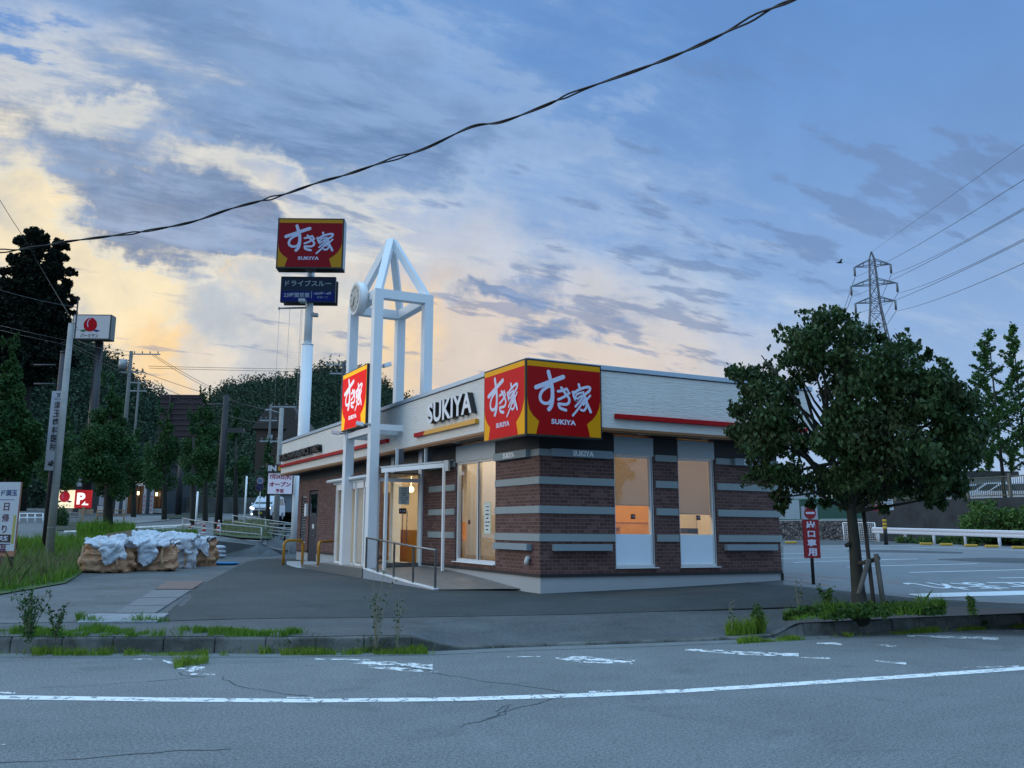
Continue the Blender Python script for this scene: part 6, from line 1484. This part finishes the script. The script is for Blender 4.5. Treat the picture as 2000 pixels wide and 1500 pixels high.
m=MB(); b=at(351,1051,29.4); m.sphere(b,.22,10,0,(1,.8,.9)).sphere(b+ex*.15-Z*.1,.16,8,0,(1.2,.9,.7)); solo('rubbish_sack',m,clothm,'knotted white plastic sack heaped on top of the third bulk bag','sack')
m=MB(); b=at(352,1055,29.0); 
for k in range(7): m.sphere(b+ex*(.09*(k-3))+Z*(.04*math.sin(k*2.1)),.10,8,0,(1.1,.8,.6))
solo('blue_sheet',m,mat('blue_plastic',(.005,.10,.55),.35,.25,8),'crumpled bright blue plastic sheet on top of the bulk bags','sheet')
cb=mat('cardboard',(.17,.14,.10),.85,.15,4); a=at(231,1052,28.3); m=MB().obox(a,(ex+Z*.15).normalized(),(Z-ex*.15+nz*-.3).normalized(),nz,(-.38,-.22,-.02),(.38,.20,.02)); solo('cardboard_sheet',m,cb,'flat piece of grey cardboard leaning on the bulk bags at the left','cardboard')
a=at(252,1058,28.0); m=MB().obox(a,(ex*.9-Z*.3).normalized(),(Z*.9+ex*.3).normalized(),nz,(-.2,-.14,-.3),(.2,.14,0)); solo('cardboard_box',m,cb,'crushed cardboard box lying on the bulk bags','box',bevel=.01)
m=MB(); b=hit(428,1090)
for k,(z,w_) in enumerate(((.0,.42),(.16,.40),(.32,.38))): m.sphere(b+Z*(z+.09),w_/1.5,10,0,(1,.8,.36))
solo('sandbag',m,clothm,'small stack of white sandbags at the foot of the retaining wall','sandbags')
m=MB(); b=hit(437,1103.5)
for k in range(5):
    r=.30+.025*k; m.tube([b+ex*(r*1.3*math.cos(2*math.pi*i/20))+nz*(r*math.sin(2*math.pi*i/20))+Z*(.02+.012*k) for i in range(21)],.014,5)
solo('blue_hose',m,mat('hose_blue',(.005,.22,.50),.4,.05),'coil of bright blue hose lying on the asphalt beyond the bags','hose')
# ---------------------------------------------------------------- right background
D=52
wd_=thing('dark_wall','long dark stained concrete retaining wall at the back of the car park','wall',gpt(1850,D)); wm=mat('wall_stained',(.034,.040,.048),.9,.8,1.4,bmp=.4,bscale=9)
a=at(1688,1066,56); b=at(2120,1066,47); zt=at(1850,975,51.5).z; g0=gpt(1850,51).z-.3
def wallseg(a,b,z0,z1,th,name,m,par): 
    d=(b-a); d.z=0; L=d.length; d.normalize(); n_=Vector((-d.y,d.x,0)); 
    if n_.dot(w0)<0: n_=-n_
    return MB().obox(Vector((a.x,a.y,z0)),d,n_,Z,(0,0,0),(L,th,z1-z0)).build(name,m,par)
wallseg(a,b,g0,zt,.5,'wall',wm,wd_); 
terr=MB(); 
# upper terrace
d=(b-a); d.z=0; d.normalize(); n_=Vector((-d.y,d.x,0)); n_=n_ if n_.dot(w0)>0 else -n_
terr.add([Vector((a.x,a.y,zt-.02))+n_*.4,Vector((b.x,b.y,zt-.02))+n_*.4,Vector((b.x,b.y,zt-.02))+n_*60+d*30,Vector((a.x,a.y,zt-.02))+n_*60-d*6],[(0,1,2,3)]); struct('terrace',terr,A_old)
fn=thing('picket_fence','fence of thin vertical bars on top of the dark retaining wall','fence',a); m=MB(); L=((b-a).length); fz=zt; h=at(1850,935,51.5).z-zt
fm=mat('fence_bar',(.10,.11,.09),.6,.1); n=int(L/.11)
for k in range(n): p=Vector((a.x,a.y,fz))+d*(k*.11)+n_*.2; m.obox(p,d,n_,Z,(0,0,.05),(.022,.022,h))
m.build('bars',fm,fn); m=MB()
for z in (.1,h-.06): m.obox(Vector((a.x,a.y,fz+z))+n_*.2,d,n_,Z,(0,-.02,0),(L,.04,.04))
m.build('rails',fm,fn)
for k in range(int(L/2.4)+1): MB().obox(Vector((a.x,a.y,fz))+d*(k*2.4)+n_*.2,d,n_,Z,(-.05,-.05,0),(.05,.05,h+.1)).build('post',mat('fence_post',(.13,.13,.11),.7,.1),fn)
# stone wall with shed and net above
st=thing('stone_wall','low rubble stone wall at the back of the car park behind the exit sign','wall',gpt(1600,58))
def mat_rubble():
    m,b_,out=newmat('rubble'); p=wpos(); v=nn('ShaderNodeTexVoronoi'); v.feature='F1'; v.inputs['Scale'].default_value=4.6; setin(v.inputs['Vector'],p)
    v2=nn('ShaderNodeTexVoronoi'); v2.feature='DISTANCE_TO_EDGE'; v2.inputs['Scale'].default_value=4.6; setin(v2.inputs['Vector'],p)
    r=sep(N(v.outputs['Color']))[0]; e=sstep(N(v2.outputs['Distance']),.01,.10); c=mixc(r,(.05,.055,.065),(.17,.165,.17)); c=mixc(e,(.012,.013,.016),c)
    setin(b_.inputs['Base Color'],c); b_.inputs['Roughness'].default_value=.85; setin(b_.inputs['Normal'],bump(e,1.0,.08)); return m
a2=at(1490,1066,60); b2=at(1692,1066,56); rub=mat_rubble()
zs=at(1600,1017,58).z; wallseg(a2,b2,g0-.3,zs,.6,'wall',rub,st)
d2=(b2-a2); d2.z=0; L2=d2.length; d2.normalize(); n2=Vector((-d2.y,d2.x,0)); n2=n2 if n2.dot(w0)>0 else -n2
nf=thing('net_fence','green mesh fence panels standing above the stone wall','fence',a2); nt=mat('net_green',(.012,.07,.06),.8,.15,3); m=MB().obox(Vector((a2.x,a2.y,zs)),d2,n2,Z,(L2*.35,.5,.1),(L2,.55,at(1600,975,58).z-zs)); m.build('net',nt,nf); MB().obox(Vector((a2.x,a2.y,zs)),d2,n2,Z,(0,.44,.02),(L2,.5,.08)).obox(Vector((a2.x,a2.y,at(1600,975,58).z)),d2,n2,Z,(L2*.3,.44,0),(L2,.5,.06)).build('rails',mat('rail_green',(.03,.16,.14),.6,.1),nf)
sh=thing('white_shed','pale corrugated shed seen under the tree crown beyond the stone wall','shed',a2+n2*4); z1=at(1560,940,63).z
_s,o,w,h=panel(1500,1600,938,1014,63,4,mat('shed_white',(.42,.48,.52),.6,.1),sh,'wall'); _s2=panel(1496,1604,930,939,62.8,5,rm,sh,'roof')
sh2=thing('grey_building','pale grey building behind the tree trunk beyond the net fence','building',at(1690,1000,70)); panel(1640,1760,948,1000,70,6,mat('bld_grey',(.40,.41,.42),.7,.1),sh2,'wall'); panel(1634,1766,940,949,69.8,7,rm,sh2,'roof')
hw=thing('terrace_house','pale house with vertical white cladding behind the parked cars','house',at(1930,960,66)); panel(1880,1975,928,975,66,6,mat('clad_white',(.38,.40,.38),.7,.3,1.5),hw,'wall'); _h,o,w,h=panel(1870,1990,920,930,65.6,7,rm,hw,'roof')
dh=thing('dark_house','low dark-roofed house at the left end of the picket fence','house',at(1840,970,68)); panel(1790,1878,940,972,68,6,mat('dh_wall',(.16,.17,.16),.8,.2),dh,'wall'); panel(1784,1884,928,941,67.6,7,mat('dh_roof',(.03,.04,.05),.6,.1),dh,'roof')
# parked cars beyond the fence
def car(px,py,D,rot,label,col,s=1.0):
    o_=at(px,py,D); o_.z=zt-.35; q=thing('parked_car',label,'car',o_,'cars parked behind the picket fence'); f_=(ex*math.cos(rot)+nz*math.sin(rot)); s_=Vector((-f_.y,f_.x,0)); pr=[(-2.1,.35),(-2.15,.8),(-1.9,1.0),(-1.2,1.12),(-.5,1.62),(1.1,1.66),(1.85,1.15),(2.1,1.0),(2.15,.4)]
    def sec(k_,ins): return [o_+f_*(x*s)+s_*k_*(.85-ins*max(0,(z-1.0)/.6))*s+Z*z*s for x,z in pr]
    A_,B_=sec(1,.16),sec(-1,.16); k=len(pr); MB().add(A_+B_,[tuple(range(k))[::-1],tuple(range(k,2*k))]+[(i,(i+1)%k,(i+1)%k+k,i+k) for i in range(k)]).build('body',col,q,.06)
    for k_ in (1,-1):
        pts=[(-1.05,1.16),(-.45,1.54),(1.0,1.57),(1.6,1.16)]; pp=[o_+f_*x*s+s_*k_*(.85-.16*max(0,(z-1.0)/.6)+.006)*s+Z*z*s for x,z in pts]; MB().prism(pp if k_>0 else pp[::-1],s_*k_,.01).build('side_window',MATS['screen_glass'],q)
        for x in (-1.3,1.35): c=o_+f_*x*s+s_*k_*.72*s+Z*.32*s; MB().tube([c,c+s_*k_*.14],.32*s,14).build('wheel',black,q)
    pp=[o_+f_*x*s+s_*y*s+Z*z*s for x,y,z in ((-1.14,-.68,1.18),(-1.14,.68,1.18),(-.55,.62,1.58),(-.55,-.62,1.58))]; nrm=(f_*-.55+Z*.8).normalized(); MB().prism([p+nrm*.005 for p in pp],nrm,.01).build('windscreen',MATS['screen_glass'],q)
vwh=mat('car_white',(.60,.66,.74),.2,.02); vsi=mat('car_silver',(.36,.42,.48),.25,.03,metal=.5)
car(1912,985,64,math.radians(25),'silver van-like car nearest the left, behind the picket fence',vsi,1.0); car(1940,985,62,math.radians(12),'white car in the middle of those behind the picket fence',vwh); car(1975,985,61,math.radians(30),'white car furthest right behind the picket fence',vwh,.95)
# guard rail
gr=thing('guard_rail','white steel guard rail along the back of the car park','guard rail',gpt(1850,49)); a=at(1706,1063,51); b=at(2060,1066,43.5)
d=(b-a); L=math.hypot(d.x,d.y); d.z=0; d.normalize(); n_=Vector((-d.y,d.x,0)); n_=n_ if n_.dot(w0)>0 else -n_
def gz(t): 
    p=a+d*t; return hgt(p.x,p.y)
cs_=[(0,0),(-.03,.02),(-.035,.09),(0,.12),(.0,.17),(-.035,.20),(-.035,.28),(0,.31)]
m=MB(); vs=[]; nsg=12
for i in range(nsg+1):
    t=L*i/nsg; p=a+d*t; z=gz(t)+.42
    for y_,z_ in cs_: vs.append(Vector((p.x,p.y,z+z_))+n_*y_)
k=len(cs_); m.add(vs,[(i*k+j,(i+1)*k+j,(i+1)*k+j+1,i*k+j+1) for i in range(nsg) for j in range(k-1)]); o_=m.build('rail',mat('guard_white',(.62,.65,.72),.4,.06),gr); sm_=o_.modifiers.new('s','SOLIDIFY'); sm_.thickness=.01
t=.35
while t<L:
    p=a+d*t; MB().tube([Vector((p.x,p.y,gz(t)-.2))+n_*.06,Vector((p.x,p.y,gz(t)+.7))+n_*.06],.065,12).build('post',MATS['guard_white'],gr); t+=1.85
# wheel stops
ws=mat('stop_yellow',(.55,.33,.03),.5,.12,4); first=None
for i,(px,py,D,lab) in enumerate(((1545,1062.5,47,'yellow wheel stop far left, beside the shop corner'),(1809,1065.5,46.5,'yellow wheel stop under the first span of the guard rail'),(1848.5,1066,46,'second yellow wheel stop from the left under the guard rail'),(1896.5,1067,45,'yellow wheel stop in the middle of the row under the guard rail'),(1937,1068,44.5,'yellow wheel stop second from the right edge'),(1990,1069,43.5,'yellow wheel stop at the right edge'))):
    b=at(px,py,D); g=Vector((b.x,b.y,hgt(b.x,b.y)+.01))
    if first is None: first=tag(MB().obox(Vector((0,0,0)),ex,nz,Z,(-.28,-.06,0),(.28,.06,.11)).build('wheel_stop',ws,None,.03),lab,'wheel stop','yellow wheel stops at the back of the car park'); first.location=g
    else: c=first.copy(); COL.objects.link(c); c.location=g; c['label']=lab
# mesh gate
q=thing('mesh_gate','white wire mesh gate panel leaning in front of the stone wall','gate',gpt(1680,53)); m=MB(); 
A_=[at(1646,1021,53),at(1708,1021,52),at(1714,1065,52),at(1650,1065,53)]
fr=MB(); 
for i in range(4): fr.tube([A_[i],A_[(i+1)%4]],.03,6)
fr.build('frame',white,q)
for k in range(1,16): u=k/16; m.tube([A_[0].lerp(A_[1],u),A_[3].lerp(A_[2],u)],.008,3)
for k in range(1,11): v=k/11; m.tube([A_[0].lerp(A_[3],v*.86),A_[1].lerp(A_[2],v*.86)],.008,3)
m.build('mesh',white,q)
# notice post
b,t=pole(1731,1065,46,968,0); q=thing('notice_post','black and yellow striped post carrying a red and a white notice','sign post',b)
H=t.z-b.z; MB().tube([b,b+Z*H*.98],.055,8).tube([b,b+Z*H*.5],.085,10).build('post',black,q)
for k in range(3): z=b.z+H*(.32+.055*k*1.3); MB().tube([(b.x,b.y,z),(b.x,b.y,z+.12)],.09,10).build('stripe',mat('stripe_yellow',(.5,.32,.02),.5,0),q)
_,o,w,h=panel(1706,1725,977,998,45.8,.03,mat('notice_red',(.30,.02,.035),.5,0),q,'red_notice'); t_=MB()
for k,s in enumerate(('月極駐車場','無断駐車','お断り','警察に通報')): put_text(t_,s,o+ex*w/2+Z*h*(.85-.22*k)+nz*.003,ex,Z,nz,.07,.001,.01,width=w*.8)
t_.build('lettering',wht,_)
_,o,w,h=panel(1725.5,1744.5,975,996,45.8,.03,mat('notice_white',(.55,.58,.62),.5,0),q,'white_notice'); t_=MB()
for k,s in enumerate(('駐車場利用案内','お車の前後を','必ずご確認ください','管理者')): put_text(t_,s,o+ex*w/2+Z*h*(.86-.22*k)+nz*.003,ex,Z,nz,.07 if k else .09,.001,.02 if not k else .0,width=w*.8)
t_.build('lettering',ink,_)
# exit sign
D=20.3; b=hit(1589,1142); D=math.hypot(b.x-CAM.x,b.y-CAM.y); q=thing('exit_sign','tall narrow red and white exit-only sign with a no-entry disc on a black post','sign',b)
zt_=at(1581,989,D).z; MB().tube([b,Vector((b.x,b.y,zt_-.1))],.035,8).build('post',black,q)
f2=nz; def_w=.345
o=Vector((b.x,b.y,at(1584,1090,D).z))-ex*def_w*.5+nz*.045; hR=at(1583,1015,D).z-o.z; hW=zt_-o.z
bd2=MB().obox(o,ex,Z,nz,(0,0,-.03),(def_w,hR,0)).build('red_board',mat('exit_red',(.26,.006,.012),.5,.06),q); wb=MB().obox(o,ex,Z,nz,(-.01,hR+.01,-.03),(def_w-.01,hW,0)).build('white_board',mat('exit_white',(.45,.47,.55),.5,.05),q)
t_=MB()
for k,ch in enumerate('出口専用'): put_text(t_,ch,o+ex*def_w/2+Z*(hR*(.86-.235*k))+nz*.003,ex,Z,nz,.165 if ch!='口' else .13,.002,.035,width=.19 if ch!='口' else .16)
t_.build('lettering',wht,bd2)
c=o+ex*(def_w/2)+Z*(hR+(hW-hR)*.5); MB().tube([c,c+nz*.006],.125,28).build('disc',mat('disc_noentry',(.30,.01,.015),.5,.03),wb); MB().obox(c,ex,Z,nz,(-.095,-.022,.006),(.095,.022,.009)).build('bar',wht,wb)
# creeper shrub on the wall
cl=[]; rr=random.Random(5)
for k in range(60):
    px=rr.uniform(1890,2080); top=float(np.interp(px,[1885,1900,1940,2000,2080],[1030,1000,992,1004,1000])); py=rr.uniform(top,1052); cl.append((at(px,py,47.5+rr.uniform(-.6,1.2)),(.55,.55,.4),190))
for px,py in ((1905,988),(1918,992),(1935,984),(1928,998),(1860,1060),(1880,1052),(1800,1060)): cl.append((at(px,py,48.5),(.35,.35,.35),110))
for k in range(22): cl.append((at(rr.uniform(1760,2060),rr.uniform(1054,1062),49.2),(.5,.4,.25),70))
o_=foliage('creeper_shrub',clump_pts(cl),.16,LF_bush,None,'dia'); tag(o_,'bright green leafy shrub spilling down the dark wall behind the guard rail','shrub')
# pylon -------------------------------------------------------------
Dp=150; b=at(1741,1000,Dp); b.z=hgt(b.x,b.y); PYB=b.copy(); q=thing('pylon','tall lattice steel power pylon beyond the tree on the right','pylon',b); pm=mat('pylon_steel',(.10,.13,.16),.6,.1)
def zrow(y): 
    lo,hi=b.z,b.z+90
    for _ in range(40):
        m_=(lo+hi)/2; v=Vector((b.x,b.y,m_))-CAM; yy=CY-F*v.dot(UX)/v.dot(WX)
        if yy>y: lo=m_
        else: hi=m_
    return lo
rx_=math.radians(20); e1_=ex*math.cos(rx_)+nz*math.sin(rx_); e2_=-ex*math.sin(rx_)+nz*math.cos(rx_)
lv=[(492,.05),(508,.7),(520,.75),(545,.95),(556,.98),(580,1.15),(591,1.2),(610,1.5),(635,2.0),(665,2.6),(710,3.4),(780,4.6),(880,6.2),(1000,8.0)]
lv=[(zrow(y),w_*.42) for y,w_ in lv]; m=MB(); c4=lambda z,w_:[Vector((b.x,b.y,z))+e1_*w_*sx*1.35+e2_*w_*sy*1.35 for sx,sy in ((-1,-1),(1,-1),(1,1),(-1,1))]
for (za,wa),(zb,wb_) in zip(lv[:-1],lv[1:]):
    A_=c4(za,wa); B_=c4(zb,wb_)
    for i in range(4):
        m.beam(A_[i],B_[i],.16); m.beam(A_[i],B_[(i+1)%4],.07); m.beam(A_[(i+1)%4],B_[i],.07); m.beam(B_[i],B_[(i+1)%4],.07)
m.build('lattice',pm,q); tips=[]
for y,yl_,Lw in ((508,519,5.3),(545,556,6.7),(580,590,5.8)):
    z=zrow(yl_-0.0); zt2=zrow(y); mm=MB()
    for s_ in (-1,1):
        tip=Vector((b.x,b.y,z))+e1_*s_*Lw/2; tips.append((tip-Z*1.7,s_))
        for k_ in (-1,1):
            r_=Vector((b.x,b.y,z))+e1_*s_*.6+e2_*k_*.6; r2_=Vector((b.x,b.y,zt2))+e1_*s_*.5+e2_*k_*.5; mm.beam(r_,tip,.11); mm.beam(r2_,tip,.10)
            for f_ in (.35,.65): mm.beam(r_.lerp(tip,f_),r2_.lerp(tip,f_),.06)
    arm=mm.build('cross_arm',pm,q)
    for s_ in (-1,1): tip=Vector((b.x,b.y,z))+e1_*s_*Lw/2; MB().tube([tip,tip-Z*1.5],.17,8).build('insulator',mat('insulator_grey',(.12,.14,.16),.4,0),arm)
# ---------------------------------------------------------------- wires
wm_=mat('wire_black',(.008,.008,.01),.6,0)
def catmull(P_,k=8):
    out=[]
    for i in range(len(P_)-1):
        p0=P_[max(i-1,0)];p1=P_[i];p2=P_[i+1];p3=P_[min(i+2,len(P_)-1)]
        for j in range(k): t=j/k; out.append(.5*((2*p1)+(p2-p0)*t+(2*p0-5*p1+4*p2-p3)*t*t+(3*p1-p0-3*p2+p3)*t**3))
    out.append(P_[-1]); return out
W0=[(-120,486),(0,490),(60,484),(130,472),(200,463),(260,455),(320,445),(380,432),(450,408),(510,392),(560,378),(620,357),(680,340),(750,316),(830,290),(920,248),(980,238),(1060,208),(1130,178),(1250,135),(1320,108),(1400,72),(1500,20),(1560,-4),(1700,-60)]
pts=[]
for px,py in W0:
    D=30-16*(px+120)/1820; pts.append(at(px,py,D))
C_=catmull(pts,8); q=thing('overhead_cable','thick black twisted overhead cable sweeping across the whole sky','cable',C_[0]); 
for ph in (0,math.pi):
    L=[]; rs_=[]
    for i,p in enumerate(C_):
        a=i*.42+ph; sp=.020+.03*max(0,math.sin(i*.19))**8; L.append(p+Z*(sp*math.cos(a))+nz*(sp*math.sin(a))); D_=(p-CAM).length; rs_.append(.021)
    MB().tube(L,rs_,6).build('strand',wm_,q)
def wire(name_label,pts,r=.012,grp='thin overhead wires'):
    P_=[at(*p) for p in pts]; C=catmull(P_,8); q=MB().tube(C,r,4).build('overhead_wire',wm_); tag(q,name_label,'wire',grp); return q
def sag(a,b,s,n=5):
    out=[]
    for i in range(n+1):
        t=i/n; out.append((a[0]+(b[0]-a[0])*t,a[1]+(b[1]-a[1])*t+s*4*t*(1-t),a[2]+(b[2]-a[2])*t))
    return out
wire('thin wire slanting down from the left edge past the tall dark tree',sag((-30,340,40),(42,458,40),2)+[(90,540,40),(150,640,36)],.012,None)
for i,(a,b,s,lab) in enumerate((((-20,631,34),(258,688,96),3,'upper wire from the left edge to the pole with the transformer'),((-20,640,34),(262,697,96),3,'lower wire from the left edge to the pole with the transformer'),((150,665,33),(256,694,95),3,'wire from the peach sign to the transformer pole'),((-20,560,50),(150,600,60),4,'faint wire crossing the tall dark tree'),((130,667,32),(420,800,60),4,'steep wire descending from the peach sign to the hill'),((130,672,32),(400,800,60),5,'second steep wire descending beside the first'),
  ((300,692,96),(440,770,90),3,'wire from the crossarm down to the ridge, upper'),((298,694,96),(420,765,90),3,'wire from the crossarm down to the ridge, lower'),((290,715,96),(700,722,110),1,'level wire across the glow above the ridge, upper'),((292,719,96),(700,727,110),1,'level wire across the glow above the ridge, lower'),((262,720,95),(520,800,78),5,'wire dipping from the transformer pole toward the brown house'),((440,775,50),(520,800,78),3,'short wire from the black pole to the brown house pole'),((440,810,50),(516,826,78),3,'lower short wire to the brown house pole'),((550,803,50),(585,835,60),2,'service wire from the concrete pole to the house'))):
    wire(lab,sag(a,b,s),.014 if a[2]<40 else .022,None)
tt=sorted(tips,key=lambda t:(-t[0].z,t[1]))
ends={ (0,1):(2060,345),(1,1):(2060,452),(2,1):(2060,545)}
for i in range(3):
    L_,R_=tt[2*i],tt[2*i+1]
    for (p,s_),tgt in ((R_,((2080,359),(2080,425),(2080,477))[i]),):
        e=at(tgt[0],tgt[1],60); n_=10; pts=[p.lerp(e,k/n_)-Z*(4*k/n_*(1-k/n_))*.5 for k in range(n_+1)]; q=MB().tube(pts,.028,4).build('power_line',mat('line_grey',(.06,.08,.11),.5,0)); tag(q,('uppermost','middle','lowest')[i]+' power line running from the right arm of the pylon to the right edge','power line')
    p=L_[0]; e=at(2080,(299,364,430)[i],58); pts=[p.lerp(e,k/10)-Z*(4*k/10*(1-k/10))*.5 for k in range(11)]; q=MB().tube(pts,.028,4).build('power_line',MATS['line_grey']); tag(q,('uppermost','middle','lowest')[i]+' power line running from the left arm of the pylon to the right edge','power line')
    for p,s_,lab in ((L_[0],-1,'left'),(R_[0],1,'right')):
        e=at(1590 if s_<0 else 1640,700,300); pts=[p.lerp(e,k/8)-Z*(4*k/8*(1-k/8))*3 for k in range(9)]; q=MB().tube(pts,.045,4).build('power_line',MATS['line_grey']); tag(q,('uppermost','middle','lowest')[i]+' power line leading away behind the tree from the '+lab+' arm of the pylon','power line')
b=PYB; p=Vector((b.x,b.y,zrow(492))); e=at(2080,226,60); tag(MB().tube([p.lerp(e,k/8) for k in range(9)],.022,4).build('power_line',MATS['line_grey']),'thin earth wire from the very tip of the pylon to the right edge','power line')
# bird
p=at(1640,513,70); q=thing('bird','small dark bird flying in the blue sky left of the pylon','bird',p); MB().tube([p-ex*.28,p-ex*.1,p+ex*.1,p+ex*.24],[.01,.06,.06,.02],8).build('body',black,q)
for s_ in (-1,1): MB().add([p-ex*.08,p+ex*.10,p+ex*.02+nz*s_*.5+Z*.16,p-ex*.06+nz*s_*.45+Z*.16,p-ex*.08+Z*.02,p+ex*.10+Z*.02],[(0,1,2,3),(4,3,2,5)]).build('wing',black,q)
# small side street of poles behind the big tree: extra foliage masses low on the right
o_=foliage('bush',clump_pts([(at(1700+rnd*22,958,64),(1.6,1.2,1.3),420) for rnd in range(6)]),.2,LF_str,None,'dia'); tag(o_,'dark hedge above the stone wall behind the tree crown','hedge')
